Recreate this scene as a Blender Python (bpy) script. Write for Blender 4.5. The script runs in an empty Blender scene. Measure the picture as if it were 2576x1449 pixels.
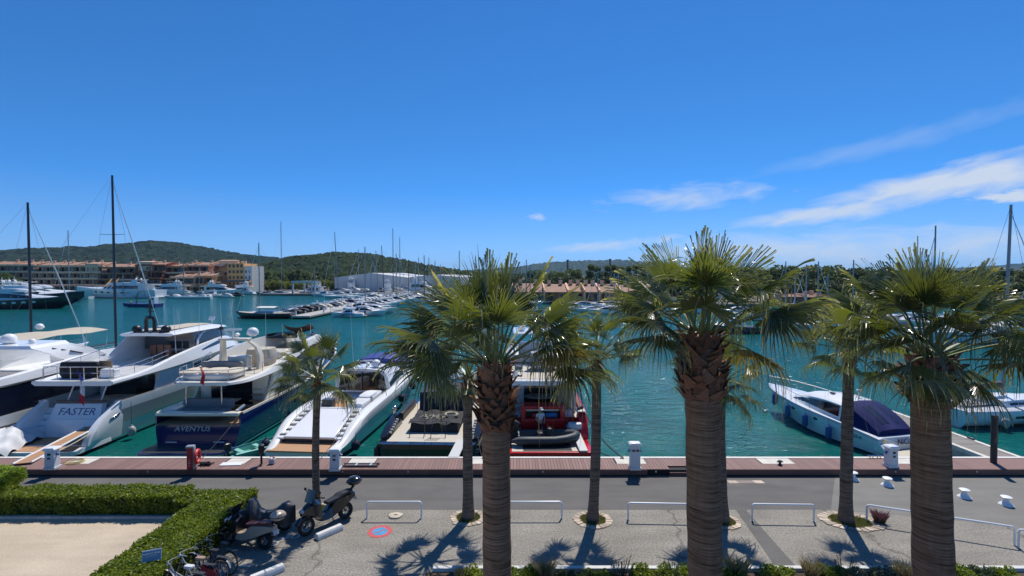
import bpy, bmesh, math, random
import numpy as np
from mathutils import Vector, Matrix
R = math.radians
random.seed(7); rng = np.random.default_rng(7)
sc = bpy.context.scene
col = sc.collection
# ---------------------------------------------------------------- camera
CAMZ, FD, PITCH = 9.0, 1250.0, math.atan(34.5/1250.0)     # eye height, focal length and pitch (photo 2576 px wide)
cam_d = bpy.data.cameras.new('camera'); cam = bpy.data.objects.new('camera', cam_d); col.objects.link(cam)
cam.location = (0, 0, CAMZ); cam.rotation_euler = (R(90) - PITCH, 0, 0)
cam_d.sensor_width = 36; cam_d.lens = 36*FD/2576; cam_d.clip_start = 0.1; cam_d.clip_end = 20000
sc.camera = cam
# ---------------------------------------------------------------- sky and sun
SUN_EL, SUN_AZ = R(60), R(20)            # azimuth: to the right of straight ahead (+Y)
world = bpy.data.worlds.new('World'); sc.world = world; world.use_nodes = True
wt = world.node_tree; wn = wt.nodes; wn.clear()
def N(t, typ, **kw):
    n = t.nodes.new(typ)
    for k, v in kw.items():
        if k in n.bl_rna.properties: setattr(n, k, v)
        else: n.inputs[k.replace('_', ' ')].default_value = v
    return n
sky = wn.new('ShaderNodeTexSky'); sky.sky_type = 'NISHITA'; sky.sun_disc = False
sky.sun_elevation = SUN_EL; sky.sun_rotation = SUN_AZ; sky.air_density = 1.0; sky.dust_density = 0.0; sky.ozone_density = 1.0; sky.altitude = 0
geo = wn.new('ShaderNodeTexCoord')
def wm(op, a, b=None, c=None):
    n = wn.new('ShaderNodeMath'); n.operation = op
    for i, v in enumerate((a, b, c)):
        if v is None: continue
        if isinstance(v, (int, float)): n.inputs[i].default_value = v
        else: wt.links.new(v, n.inputs[i])
    return n.outputs[0]
rgbw = wn.new('ShaderNodeRGBToBW'); wt.links.new(sky.outputs[0], rgbw.inputs[0])
sep0 = wn.new('ShaderNodeSeparateXYZ'); wt.links.new(geo.outputs['Generated'], sep0.inputs[0])
hue = wn.new('ShaderNodeValToRGB'); hue.color_ramp.elements[0].position = 0.0; hue.color_ramp.elements[0].color = (0.150, 0.300, 0.490, 1); hue.color_ramp.elements[1].position = 0.5; hue.color_ramp.elements[1].color = (0.048, 0.300, 0.98, 1)
he = hue.color_ramp.elements.new(0.16); he.color = (0.050, 0.285, 0.80, 1)
wt.links.new(sep0.outputs[2], hue.inputs[0])
hmul = wn.new('ShaderNodeMixRGB'); hmul.blend_type = 'MULTIPLY'; hmul.inputs[0].default_value = 1.0
lum = wm('MULTIPLY', rgbw.outputs[0], 2.1)
wt.links.new(hue.outputs[0], hmul.inputs[1]); wt.links.new(lum, hmul.inputs[2])
tint = wn.new('ShaderNodeMixRGB'); tint.inputs[0].default_value = 0.95      # the photo's sky is a purer blue than the bare model
wt.links.new(sky.outputs[0], tint.inputs[1]); wt.links.new(hmul.outputs[0], tint.inputs[2])

sep = wn.new('ShaderNodeSeparateXYZ'); wt.links.new(geo.outputs['Generated'], sep.inputs[0])
azn = wm('ARCTAN2', sep.outputs[0], sep.outputs[1])            # azimuth from +Y, to the right
eln = wm('ARCSINE', sep.outputs[2])
def cirrus(az, el, laz, lel, tilt, amp, nscale, soft=1.0):
    a = wm('SUBTRACT', azn, R(az)); e = wm('SUBTRACT', eln, R(el))
    c, s = math.cos(R(tilt)), math.sin(R(tilt))
    u = wm('ADD', wm('MULTIPLY', a, c), wm('MULTIPLY', e, s)); v = wm('SUBTRACT', wm('MULTIPLY', e, c), wm('MULTIPLY', a, s))
    d = wm('SQRT', wm('ADD', wm('POWER', wm('ABSOLUTE', wm('DIVIDE', u, R(laz))), 2), wm('POWER', wm('ABSOLUTE', wm('DIVIDE', v, R(lel))), 2)))
    cv = wn.new('ShaderNodeCombineXYZ'); wt.links.new(u, cv.inputs[0]); wt.links.new(wm('MULTIPLY', v, 3.2), cv.inputs[1])
    nz = N(wt, 'ShaderNodeTexNoise', Scale=nscale, Detail=7.0, Roughness=0.56, Distortion=0.7); wt.links.new(cv.outputs[0], nz.inputs['Vector'])
    f = wm('ADD', wm('SUBTRACT', 1.0, d), wm('MULTIPLY', wm('SUBTRACT', nz.outputs[0], 0.55), 2.0))
    return wm('MULTIPLY', wm('SMOOTHSTEP' if False else 'MINIMUM', wm('MAXIMUM', wm('MULTIPLY', f, soft), 0.0), 1.0), amp)
masks = [cirrus(43.0, 8.3, 13, 1.9, 10.0, 0.85, 8, 1.5), cirrus(34.0, 6.2, 12, 1.2, 8.0, 0.75, 10, 1.4), cirrus(19.5, 8.3, 9.5, 1.8, 3, 0.50, 14, 1.2), cirrus(33, 2.4, 24, 2.6, 2, 0.62, 9, 1.2),
         cirrus(11, 3.3, 9, 0.8, 6, 0.55, 14, 1.2), cirrus(45.3, 6.3, 2.8, 0.7, 2, 0.85, 45, 2.0), cirrus(3.0, 6.6, 1.3, 0.5, 2, 0.5, 30, 1.5), cirrus(38, 12.0, 15, 1.2, 10, 0.22, 9, 1.0)]
m = masks[0]
for k in masks[1:]: m = wm('MAXIMUM', m, k)
mixc = wn.new('ShaderNodeMixRGB'); mixc.inputs[2].default_value = (6.6, 7.2, 8.0, 1)
wt.links.new(m, mixc.inputs[0]); wt.links.new(tint.outputs[0], mixc.inputs[1])
bg = wn.new('ShaderNodeBackground'); bg.inputs[1].default_value = 0.105
wt.links.new(mixc.outputs[0], bg.inputs[0])
wo = wn.new('ShaderNodeOutputWorld'); wt.links.new(bg.outputs[0], wo.inputs[0])
sd = bpy.data.lights.new('sun', 'SUN'); sd.energy = 4.7; sd.angle = R(0.53); sd.color = (1.0, 0.95, 0.87)
sun = bpy.data.objects.new('sun', sd); col.objects.link(sun)
sdir = Vector((math.sin(SUN_AZ)*math.cos(SUN_EL), math.cos(SUN_AZ)*math.cos(SUN_EL), math.sin(SUN_EL)))
sun.rotation_euler = sdir.to_track_quat('Z', 'Y').to_euler(); sun.location = (0, 0, 60)
vs = sc.view_settings; vs.view_transform = 'Standard'; vs.look = 'None'; vs.exposure = 0.0; vs.gamma = 1.0; vs.use_curve_mapping = False
sc.cycles.max_bounces = 6; sc.cycles.transparent_max_bounces = 8; sc.cycles.diffuse_bounces = 3; sc.cycles.glossy_bounces = 3
sc.cycles.transmission_bounces = 4; sc.cycles.volume_bounces = 0; sc.cycles.use_denoising = True; sc.cycles.caustics_reflective = False; sc.cycles.caustics_refractive = False
# ---------------------------------------------------------------- photo pixel -> world point (a direction; the distance comes from a plane that the thing touches)
def ray(px, py):
    cx, cy, f = px - 1288.0, 724.5 - py, FD
    c, s = math.cos(PITCH), math.sin(PITCH)
    return Vector((cx, f*c + cy*s, cy*c - f*s))
def on_z(px, py, z=0.0):
    d = ray(px, py); t = (z - CAMZ)/d.z
    return Vector((d.x*t, d.y*t, z))
def on_y(px, py, Y):
    d = ray(px, py); t = Y/d.y
    return Vector((d.x*t, Y, CAMZ + d.z*t))
# ---------------------------------------------------------------- materials
MATS = {}
def mat(name, rgb, rough=0.5, metal=0.0, noise=None, bump=None, spec=0.5, coat=0.0, trans=None, alpha=None, emit=None, rand=0.0):
    """noise=(scale, amount[, second colour]); bump=(scale, strength, distance); rand = per-object value shift"""
    if name in MATS: return MATS[name]
    m = bpy.data.materials.new(name); m.use_nodes = True; t = m.node_tree; b = t.nodes['Principled BSDF']
    b.inputs['Roughness'].default_value = rough; b.inputs['Metallic'].default_value = metal; b.inputs['Specular IOR Level'].default_value = spec
    b.inputs['Coat Weight'].default_value = coat; b.inputs['Coat Roughness'].default_value = 0.05
    c = (*rgb, 1); b.inputs['Base Color'].default_value = c
    tc = N(t, 'ShaderNodeTexCoord'); out = None
    if noise:
        nz = N(t, 'ShaderNodeTexNoise', Scale=noise[0], Detail=6.0, Roughness=0.6); t.links.new(tc.outputs['Object'], nz.inputs['Vector'])
        rp = N(t, 'ShaderNodeMapRange'); rp.inputs[1].default_value = 0.3; rp.inputs[2].default_value = 0.7; t.links.new(nz.outputs[0], rp.inputs[0])
        mx = N(t, 'ShaderNodeMixRGB'); a = noise[1]
        c2 = noise[2] if len(noise) > 2 else tuple(x*(1+a) for x in rgb)
        mx.inputs[1].default_value = (*[x*(1-a) for x in rgb], 1) if len(noise) <= 2 else c; mx.inputs[2].default_value = (*c2, 1)
        t.links.new(rp.outputs[0], mx.inputs[0]); out = mx.outputs[0]
    if rand:
        oi = N(t, 'ShaderNodeObjectInfo'); h = N(t, 'ShaderNodeHueSaturation')
        mr = N(t, 'ShaderNodeMapRange'); mr.inputs[3].default_value = 1-rand; mr.inputs[4].default_value = 1+rand
        t.links.new(oi.outputs['Random'], mr.inputs[0]); t.links.new(mr.outputs[0], h.inputs['Value'])
        if out: t.links.new(out, h.inputs['Color'])
        else: h.inputs['Color'].default_value = c
        out = h.outputs[0]
    if out: t.links.new(out, b.inputs['Base Color'])
    if bump:
        nb = N(t, 'ShaderNodeTexNoise', Scale=bump[0], Detail=6.0, Roughness=0.65); t.links.new(tc.outputs['Object'], nb.inputs['Vector'])
        bp = N(t, 'ShaderNodeBump', Strength=bump[1], Distance=bump[2]); t.links.new(nb.outputs[0], bp.inputs['Height']); t.links.new(bp.outputs[0], b.inputs['Normal'])
    if trans:
        tr = N(t, 'ShaderNodeBsdfTranslucent'); tr.inputs[0].default_value = (*trans[1], 1); ms = N(t, 'ShaderNodeMixShader'); ms.inputs[0].default_value = trans[0]
        o = t.nodes['Material Output']; t.links.new(b.outputs[0], ms.inputs[1]); t.links.new(tr.outputs[0], ms.inputs[2]); t.links.new(ms.outputs[0], o.inputs[0])
    if alpha is not None: b.inputs['Alpha'].default_value = alpha
    MATS[name] = m
    return m
# ---------------------------------------------------------------- mesh collector
class MB:
    def __init__(s): s.v = []; s.f = []; s.a = []
    def add(s, vs, fs):
        o = len(s.v); s.v.extend([tuple(p) for p in vs]); s.f.extend([tuple(i+o for i in f) for f in fs]); return s
    def box(s, c, d, rz=0, rx=0, ry=0, taper=1.0):
        x, y, z = d[0]/2, d[1]/2, d[2]/2; t = taper
        P = [(-x,-y,-z),(x,-y,-z),(x,y,-z),(-x,y,-z),(-x*t,-y*t,z),(x*t,-y*t,z),(x*t,y*t,z),(-x*t,y*t,z)]
        if rz or rx or ry:
            M = Matrix.Rotation(rz, 3, 'Z') @ Matrix.Rotation(ry, 3, 'Y') @ Matrix.Rotation(rx, 3, 'X'); P = [M @ Vector(p) for p in P]
        return s.add([(p[0]+c[0], p[1]+c[1], p[2]+c[2]) for p in P], [(0,3,2,1),(4,5,6,7),(0,1,5,4),(1,2,6,5),(2,3,7,6),(3,0,4,7)])
    def box2(s, a, b): return s.box([(a[i]+b[i])/2 for i in range(3)], [abs(b[i]-a[i]) for i in range(3)])
    def rings(s, rs, caps=True, closed=True):
        n = len(rs[0]); o = len(s.v)
        for r in rs: s.v.extend([tuple(p) for p in r])
        for i in range(len(rs)-1):
            for j in range(n if closed else n-1):
                k = (j+1) % n
                s.f.append((o+i*n+j, o+i*n+k, o+(i+1)*n+k, o+(i+1)*n+j))
        if caps and closed:
            s.f.append(tuple(o+j for j in reversed(range(n)))); e = o+(len(rs)-1)*n; s.f.append(tuple(e+j for j in range(n)))
        return s
    def tube(s, pts, r, n=6, caps=True):
        pts = [Vector(p) for p in pts]; rs = []
        rad = r if isinstance(r, (list, tuple)) else [r]*len(pts)
        up = Vector((0, 0, 1)); prev = None
        for i, p in enumerate(pts):
            d = (pts[min(i+1, len(pts)-1)] - pts[max(i-1, 0)])
            if d.length < 1e-9: d = Vector((0, 0, 1))
            d.normalize()
            if prev is None:
                a = d.cross(up if abs(d.z) < 0.95 else Vector((1, 0, 0))).normalized()
            else:
                a = (prev - d*prev.dot(d)); a = a.normalized() if a.length > 1e-6 else d.cross(Vector((1, 0, 0))).normalized()
            prev = a; b = d.cross(a)
            rs.append([p + (a*math.cos(2*math.pi*k/n) + b*math.sin(2*math.pi*k/n))*rad[i] for k in range(n)])
        return s.rings(rs, caps)
    def lathe(s, prof, c=(0, 0, 0), n=12, caps=True):
        return s.rings([[(c[0]+r*math.cos(2*math.pi*k/n), c[1]+r*math.sin(2*math.pi*k/n), c[2]+z) for k in range(n)] for r, z in prof], caps)
    def ball(s, c, r, n=10, m=6, sc3=(1, 1, 1)):
        rs = []
        for i in range(m+1):
            a = -math.pi/2 + math.pi*i/m; q = max(math.cos(a), 0.02)
            rs.append([(c[0]+r*sc3[0]*q*math.cos(2*math.pi*k/n), c[1]+r*sc3[1]*q*math.sin(2*math.pi*k/n), c[2]+r*sc3[2]*math.sin(a)) for k in range(n)])
        return s.rings(rs)
    def prism(s, poly, z0, z1):
        n = len(poly); return s.rings([[(p[0], p[1], z0) for p in poly], [(p[0], p[1], z1) for p in poly]])
    def slab(s, poly3, t):      # thick sheet: polygon in space, extruded along its normal
        P = [Vector(p) for p in poly3]; nn = Vector((0, 0, 0))
        for i in range(len(P)): nn += (P[i]-P[0]).cross(P[(i+1) % len(P)]-P[0])
        nn.normalize(); return s.rings([[p - nn*t for p in P], P])
    def torus(s, c, Rr, r, n=24, m=6, axis='Z', a0=0, a1=2*math.pi):
        pts = []; full = abs(a1-a0-2*math.pi) < 1e-6
        rs = []
        for i in range(n+1):
            a = a0+(a1-a0)*i/n; rr = []
            for k in range(m):
                b = 2*math.pi*k/m; q = Rr + r*math.cos(b); p = (q*math.cos(a), q*math.sin(a), r*math.sin(b))
                if axis == 'X': p = (p[2], p[0], p[1])
                elif axis == 'Y': p = (p[0], p[2], p[1])
                rr.append((p[0]+c[0], p[1]+c[1], p[2]+c[2]))
            rs.append(rr)
        return s.rings(rs, caps=not full)
    def xf(s, M, start=0):
        for i in range(start, len(s.v)): s.v[i] = tuple(M @ Vector(s.v[i]))
        return s
    def mesh(s, name, m, smooth=40):
        me = bpy.data.meshes.new(name); me.from_pydata(s.v, [], s.f); me.update()
        if m: me.materials.append(m)
        if smooth:
            me.polygons.foreach_set('use_smooth', [True]*len(me.polygons)); me.set_sharp_from_angle(angle=R(smooth))
        return me
    def build(s, name, m, parent=None, smooth=40, bevel=0, loc=None, fix=True):
        me = s.mesh(name, m, smooth)
        if fix:
            bm = bmesh.new(); bm.from_mesh(me); bmesh.ops.recalc_face_normals(bm, faces=bm.faces)
            bm.to_mesh(me); bm.free()
            if smooth: me.set_sharp_from_angle(angle=R(smooth))
        o = bpy.data.objects.new(name, me); col.objects.link(o)
        if parent: o.parent = parent
        if loc: o.location = loc
        if bevel:
            bv = o.modifiers.new('bevel', 'BEVEL'); bv.width = bevel; bv.segments = 2; bv.limit_method = 'ANGLE'; bv.angle_limit = R(35)
        return o
def tag(o, label=None, cat=None, group=None, kind=None):
    if label: o['label'] = label
    if cat: o['category'] = cat
    if group: o['group'] = group
    if kind: o['kind'] = kind
    return o
def thing(name, label, cat, loc=(0, 0, 0), rz=0, group=None):
    o = bpy.data.objects.new(name, None); col.objects.link(o); o.empty_display_size = 0.2
    o.location = loc; o.rotation_euler = (0, 0, rz); return tag(o, label, cat, group)
KIDS = {}
def copy_tree(o, parent=None):
    c = o.copy(); col.objects.link(c); c.parent = parent
    for ch in o.children: copy_tree(ch, c)
    return c
def inst(me, name, parent, M=None, loc=None, rot=None, scale=None):
    o = bpy.data.objects.new(name, me); col.objects.link(o); o.parent = parent
    if M is not None: o.matrix_local = M
    if loc is not None: o.location = loc
    if rot is not None: o.rotation_euler = rot
    if scale is not None: o.scale = scale if isinstance(scale, (tuple, list)) else (scale,)*3
    return o
def text(body, name, m, parent, loc, rot, size, shear=0.0, ext=0.004, sx=1.0, align='CENTER'):
    cu = bpy.data.curves.new(name, 'FONT'); cu.body = body; cu.size = size; cu.align_x = align; cu.align_y = 'CENTER'; cu.extrude = ext; cu.shear = shear; cu.resolution_u = 2
    o = bpy.data.objects.new(name, cu); col.objects.link(o)
    dg = bpy.context.evaluated_depsgraph_get(); me = bpy.data.meshes.new_from_object(o.evaluated_get(dg)); bpy.data.objects.remove(o); bpy.data.curves.remove(cu)
    me.name = name; me.materials.clear(); me.materials.append(m)
    o = bpy.data.objects.new(name, me); col.objects.link(o); o.parent = parent; o.location = loc; o.rotation_euler = rot; o.scale = (sx, 1, 1)
    return o
def lerp(a, b, t): return a + (b-a)*t
def catenary(a, b, sag, n=8):
    a, b = Vector(a), Vector(b); return [a.lerp(b, i/n) - Vector((0, 0, sag*4*(i/n)*(1-i/n))) for i in range(n+1)]
# ================================================================ THE SETTING
WZ = -1.0        # water level below the quay
white = mat('white_paint', (0.78, 0.79, 0.78), 0.35)
M_road = mat('asphalt_dark', (0.085, 0.086, 0.090), 0.9)
def asphalt(name, c1, c2, spk, crack=0.0, fine=38.0):
    m = bpy.data.materials.new(name); m.use_nodes = True; t = m.node_tree; b = t.nodes['Principled BSDF']; b.inputs['Roughness'].default_value = 0.92; b.inputs['Specular IOR Level'].default_value = 0.25
    tc = N(t, 'ShaderNodeTexCoord')
    n1 = N(t, 'ShaderNodeTexNoise', Scale=0.45, Detail=7.0, Roughness=0.62); n2 = N(t, 'ShaderNodeTexNoise', Scale=fine, Detail=3.0, Roughness=0.7)
    mp = N(t, 'ShaderNodeMapping'); mp.inputs['Scale'].default_value = (0.35, 1.5, 1); n3 = N(t, 'ShaderNodeTexNoise', Scale=1.3, Detail=5.0)
    for n in (n1, n2): t.links.new(tc.outputs['Object'], n.inputs['Vector'])
    t.links.new(tc.outputs['Object'], mp.inputs[0]); t.links.new(mp.outputs[0], n3.inputs['Vector'])
    a = N(t, 'ShaderNodeMixRGB'); a.inputs[1].default_value = (*c1, 1); a.inputs[2].default_value = (*c2, 1)
    ad = N(t, 'ShaderNodeMath', operation='ADD'); r = N(t, 'ShaderNodeMapRange'); r.inputs[1].default_value = 0.7; r.inputs[2].default_value = 1.35
    t.links.new(n1.outputs[0], ad.inputs[0]); t.links.new(n3.outputs[0], ad.inputs[1]); t.links.new(ad.outputs[0], r.inputs[0]); t.links.new(r.outputs[0], a.inputs[0])
    s = N(t, 'ShaderNodeMapRange'); s.inputs[1].default_value = 0.28; s.inputs[2].default_value = 0.72; s.inputs[3].default_value = 1-spk; s.inputs[4].default_value = 1+spk
    t.links.new(n2.outputs[0], s.inputs[0])
    mu = N(t, 'ShaderNodeMixRGB', blend_type='MULTIPLY'); mu.inputs[0].default_value = 1.0; t.links.new(a.outputs[0], mu.inputs[1]); t.links.new(s.outputs[0], mu.inputs[2])
    o = mu.outputs[0]
    if crack:
        vo = N(t, 'ShaderNodeTexVoronoi', feature='DISTANCE_TO_EDGE', Scale=crack); nd = N(t, 'ShaderNodeTexNoise', Scale=1.2, Detail=4.0)
        t.links.new(tc.outputs['Object'], nd.inputs['Vector']); va = N(t, 'ShaderNodeVectorMath', operation='ADD'); vm = N(t, 'ShaderNodeVectorMath', operation='SCALE'); vm.inputs[3].default_value = 1.4
        t.links.new(nd.outputs[1], vm.inputs[0]); t.links.new(tc.outputs['Object'], va.inputs[0]); t.links.new(vm.outputs[0], va.inputs[1]); t.links.new(va.outputs[0], vo.inputs['Vector'])
        cr = N(t, 'ShaderNodeMapRange'); cr.inputs[1].default_value = 0.0; cr.inputs[2].default_value = 0.012; cr.inputs[3].default_value = 0.55; cr.inputs[4].default_value = 1.0
        t.links.new(vo.outputs[0], cr.inputs[0]); m2 = N(t, 'ShaderNodeMixRGB', blend_type='MULTIPLY'); m2.inputs[0].default_value = 1.0; t.links.new(o, m2.inputs[1]); t.links.new(cr.outputs[0], m2.inputs[2]); o = m2.outputs[0]
    t.links.new(o, b.inputs['Base Color'])
    bp = N(t, 'ShaderNodeBump', Strength=0.5, Distance=0.012); t.links.new(n2.outputs[0], bp.inputs['Height']); t.links.new(bp.outputs[0], b.inputs['Normal'])
    MATS[name] = m; return m
M_road = asphalt('road_asphalt', (0.112, 0.106, 0.100), (0.158, 0.150, 0.140), 0.20)
M_road2 = asphalt('quay_asphalt', (0.175, 0.168, 0.150), (0.225, 0.215, 0.195), 0.18)
M_park = asphalt('parking_asphalt', (0.200, 0.183, 0.155), (0.300, 0.275, 0.235), 0.48, 0.13, 16.0)
M_sand = asphalt('sand_gravel', (0.42, 0.345, 0.262), (0.56, 0.465, 0.35), 0.22, 0, 30.0)
M_soil = asphalt('soil', (0.055, 0.04, 0.028), (0.10, 0.075, 0.05), 0.4, 0, 14.0)
M_conc = mat('concrete', (0.40, 0.385, 0.35), 0.85, noise=(3.0, 0.22), bump=(40, 0.3, 0.01))
def sheet(name, poly, z, m):
    b = MB(); b.add([(x, y, z) for x, y in poly], [tuple(range(len(poly)))])
    return tag(b.build(name, m, smooth=0, fix=False), kind='structure')
KE = 21.9   # quay edge (road side of the boardwalk)
# ground under the quay: a block with a sea wall
b = MB(); b.box2((-140, -30, -5), (140, KE+1.2, 0)); tag(b.build('quay', M_park, smooth=0), kind='structure')
# the right half of the road is an older, paler asphalt; its joint runs away at an angle
pj = on_z(2040, 1228); pj2 = on_z(2150, 1310)
road_split = [on_z(2105, 1214), on_z(2165, 1262), on_z(2170, 1320)]
RY0 = 18.75
xs = [-60, -1.0, 6.6]
sheet('road', [(-140, RY0), (12.2, RY0+0.02), (14.4, KE-0.0), (-140, KE)], 0.004, M_road)
sheet('quay_apron', [(12.2, RY0+0.02), (15.8, 18.1), (22, 16.2), (30, 13.0), (140, -20), (140, KE), (14.4, KE)], 0.0045, M_road2)
# patched trench across the parking strip
t0, t1 = on_z(1822, 1240), on_z(1838, 1240); t2, t3 = on_z(2012, 1436), on_z(1958, 1436)
sheet('trench_patch', [(t0.x, t0.y), (t1.x, t1.y), (t2.x, t2.y), (t3.x, t3.y)], 0.009, M_road)
# sandy court on the left behind the hedges
sheet('sand_court', [(-140, -20), (-11.0, -20), (-11.0, 18.0), (-140, 18.0)], 0.005, M_sand)
# planting bed at the foot of the building
sheet('planting_bed', [(-2.6, -20), (60, -20), (60, 14.75), (-2.6, 14.75)], 0.012, M_soil)
# water
def water_mat():
    m = bpy.data.materials.new('harbour_water'); m.use_nodes = True; t = m.node_tree; b = t.nodes['Principled BSDF']
    b.inputs['Base Color'].default_value = (0.004, 0.088, 0.092, 1); b.inputs['Roughness'].default_value = 0.06; b.inputs['IOR'].default_value = 1.33; b.inputs['Specular IOR Level'].default_value = 0.36
    tc = N(t, 'ShaderNodeTexCoord')
    def nz(scale, sx, sy, rot, det=4.0):
        mp = N(t, 'ShaderNodeMapping'); mp.inputs['Scale'].default_value = (sx, sy, 1); mp.inputs['Rotation'].default_value = (0, 0, rot); t.links.new(tc.outputs['Object'], mp.inputs[0])
        n = N(t, 'ShaderNodeTexNoise', Scale=scale, Detail=det, Roughness=0.55, Distortion=0.3); t.links.new(mp.outputs[0], n.inputs['Vector']); return n.outputs[0]
    a = nz(0.75, 1.0, 2.2, 0.25); c = nz(2.6, 1.0, 1.9, -0.2, 5.0); d = nz(0.09, 1, 1.8, 0.1, 3.0)
    s1 = N(t, 'ShaderNodeMath', operation='MULTIPLY_ADD'); s1.inputs[1].default_value = 0.35; t.links.new(c, s1.inputs[0]); t.links.new(a, s1.inputs[2])
    bp = N(t, 'ShaderNodeBump', Strength=1.0, Distance=0.30); t.links.new(s1.outputs[0], bp.inputs['Height']); t.links.new(bp.outputs[0], b.inputs['Normal'])
    mx = N(t, 'ShaderNodeMixRGB'); mx.inputs[1].default_value = (0.003, 0.094, 0.090, 1); mx.inputs[2].default_value = (0.006, 0.128, 0.112, 1)
    mr = N(t, 'ShaderNodeMapRange'); mr.inputs[1].default_value = 0.35; mr.inputs[2].default_value = 0.65; t.links.new(d, mr.inputs[0]); t.links.new(mr.outputs[0], mx.inputs[0]); t.links.new(mx.outputs[0], b.inputs['Base Color'])
    return m
M_water = water_mat()
sheet('water', [(-2500, KE+1.0), (2500, KE+1.0), (2500, 330), (-2500, 330)], WZ, M_water)
# ---------------------------------------------------------------- boardwalk along the quay edge
BW0, BW1, BZ = KE, KE+1.36, 0.32
def wood_mat(name, c1, c2, axis_scale, rough=0.75, rand=0.14, sc=6.0):
    m = mat(name, c1, rough, noise=None, rand=0)
    t = m.node_tree; b = t.nodes['Principled BSDF']; tc = N(t, 'ShaderNodeTexCoord'); mp = N(t, 'ShaderNodeMapping'); mp.inputs['Scale'].default_value = axis_scale; t.links.new(tc.outputs['Object'], mp.inputs[0])
    n = N(t, 'ShaderNodeTexNoise', Scale=sc, Detail=6.0, Roughness=0.65); t.links.new(mp.outputs[0], n.inputs['Vector'])
    mx = N(t, 'ShaderNodeMixRGB'); mx.inputs[1].default_value = (*c1, 1); mx.inputs[2].default_value = (*c2, 1); r = N(t, 'ShaderNodeMapRange'); r.inputs[1].default_value = 0.3; r.inputs[2].default_value = 0.7
    t.links.new(n.outputs[0], r.inputs[0]); t.links.new(r.outputs[0], mx.inputs[0])
    oi = N(t, 'ShaderNodeObjectInfo'); h = N(t, 'ShaderNodeHueSaturation'); mr = N(t, 'ShaderNodeMapRange'); mr.inputs[3].default_value = 1-rand; mr.inputs[4].default_value = 1+rand
    t.links.new(oi.outputs['Random'], mr.inputs[0]); t.links.new(mr.outputs[0], h.inputs['Value']); t.links.new(mx.outputs[0], h.inputs['Color']); t.links.new(h.outputs[0], b.inputs['Base Color'])
    return m
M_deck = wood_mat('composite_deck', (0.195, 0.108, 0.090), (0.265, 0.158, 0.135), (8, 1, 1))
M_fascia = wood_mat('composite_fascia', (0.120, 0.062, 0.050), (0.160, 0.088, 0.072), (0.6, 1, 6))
M_cream = mat('cream_concrete', (0.60, 0.565, 0.49), 0.8, noise=(2.5, 0.14), bump=(30, 0.2, 0.008))
M_dark = mat('dark_void', (0.012, 0.012, 0.013), 0.8)
bw = thing('boardwalk', 'reddish brown composite boardwalk running along the quay edge', 'boardwalk', (0, BW0, 0))
PW = 0.142
cut = [on_z(1690, 1186, BZ).x, on_z(1828, 1186, BZ).x]      # the step cut into the boardwalk
pl = MB(); pl.box((0, 0.66, 0), (PW-0.012, 1.30, 0.03)); plank_me = pl.mesh('plank', M_deck, 0)
pl = MB(); pl.box((0, 0.85, 0), (PW-0.012, 0.92, 0.03)); plank_short = pl.mesh('plank', M_deck, 0)
patches = [(on_z(x, 1168, BZ).x, w) for x, w in ((188, 1.1), (588, 1.0), (1205, 1.1), (1592, 1.4), (1962, 1.5), (905, 1.2), (2290, 1.2))]
def in_patch(x): return any(abs(x-px) < w/2 for px, w in patches)
pl = MB(); pl.box((0, 0.33, 0), (PW-0.012, 0.64, 0.03)); plank_front = pl.mesh('plank', M_deck, 0)
rest = MB(); k0 = -150
for k in range(-320, 321):
    x = k*PW
    if -150 <= k < 150:
        me = plank_front if in_patch(x) else (plank_short if cut[0] < x < cut[1] else plank_me)
        inst(me, 'plank', bw, loc=(x, 0, BZ-0.015))
    elif not in_patch(x): rest.box((x, 0.66, BZ-0.015), (PW-0.012, 1.30, 0.03))
    else: rest.box((x, 0.33, BZ-0.015), (PW-0.012, 0.64, 0.03))
tag(rest.build('planks_far', M_deck, bw, smooth=0, fix=False), kind='stuff')
for px, w in patches:
    p = MB(); p.box((px, 0.985, BZ-0.02), (w, 0.66, 0.04)); p.build('concrete_pad', M_cream, bw, smooth=0)
p = MB(); p.box((0, 0.68, BZ/2-0.03), (92, 1.2, BZ-0.06)); p.build('frame', M_dark, bw, smooth=0)
p = MB(); p.box((0, 1.40, BZ-0.16), (95, 0.16, 0.36)); p.build('edge_coping', mat('white_coping', (0.70, 0.68, 0.62), 0.7, noise=(4, 0.1)), bw, smooth=0)
x = -45.0
fw = 1.62
k = 0
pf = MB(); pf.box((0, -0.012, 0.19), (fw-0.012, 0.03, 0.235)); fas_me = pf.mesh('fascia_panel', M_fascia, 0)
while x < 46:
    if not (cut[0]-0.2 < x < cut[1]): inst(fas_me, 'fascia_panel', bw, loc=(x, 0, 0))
    x += fw
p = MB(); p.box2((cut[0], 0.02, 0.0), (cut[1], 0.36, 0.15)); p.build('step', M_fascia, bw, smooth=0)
p = MB(); p.box2((cut[0], 0.0, 0.150), (cut[1], 0.37, 0.172)); p.build('step_tread', M_deck, bw, smooth=0)
lm = MB(); lm.lathe([(0.001, 0), (0.035, 0), (0.035, 0.012), (0.001, 0.014)], n=10); lm.xf(Matrix.Rotation(R(90), 4, 'X')); lme = lm.mesh('step_light', mat('light_disc', (0.6, 0.58, 0.52), 0.4))
for px in (362, 857, 1367+0, 1654, 2143+120, 2470, 1024):
    inst(lme, 'step_light', bw, loc=(on_z(px, 1196, 0.15).x, -0.03, 0.22))
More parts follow.
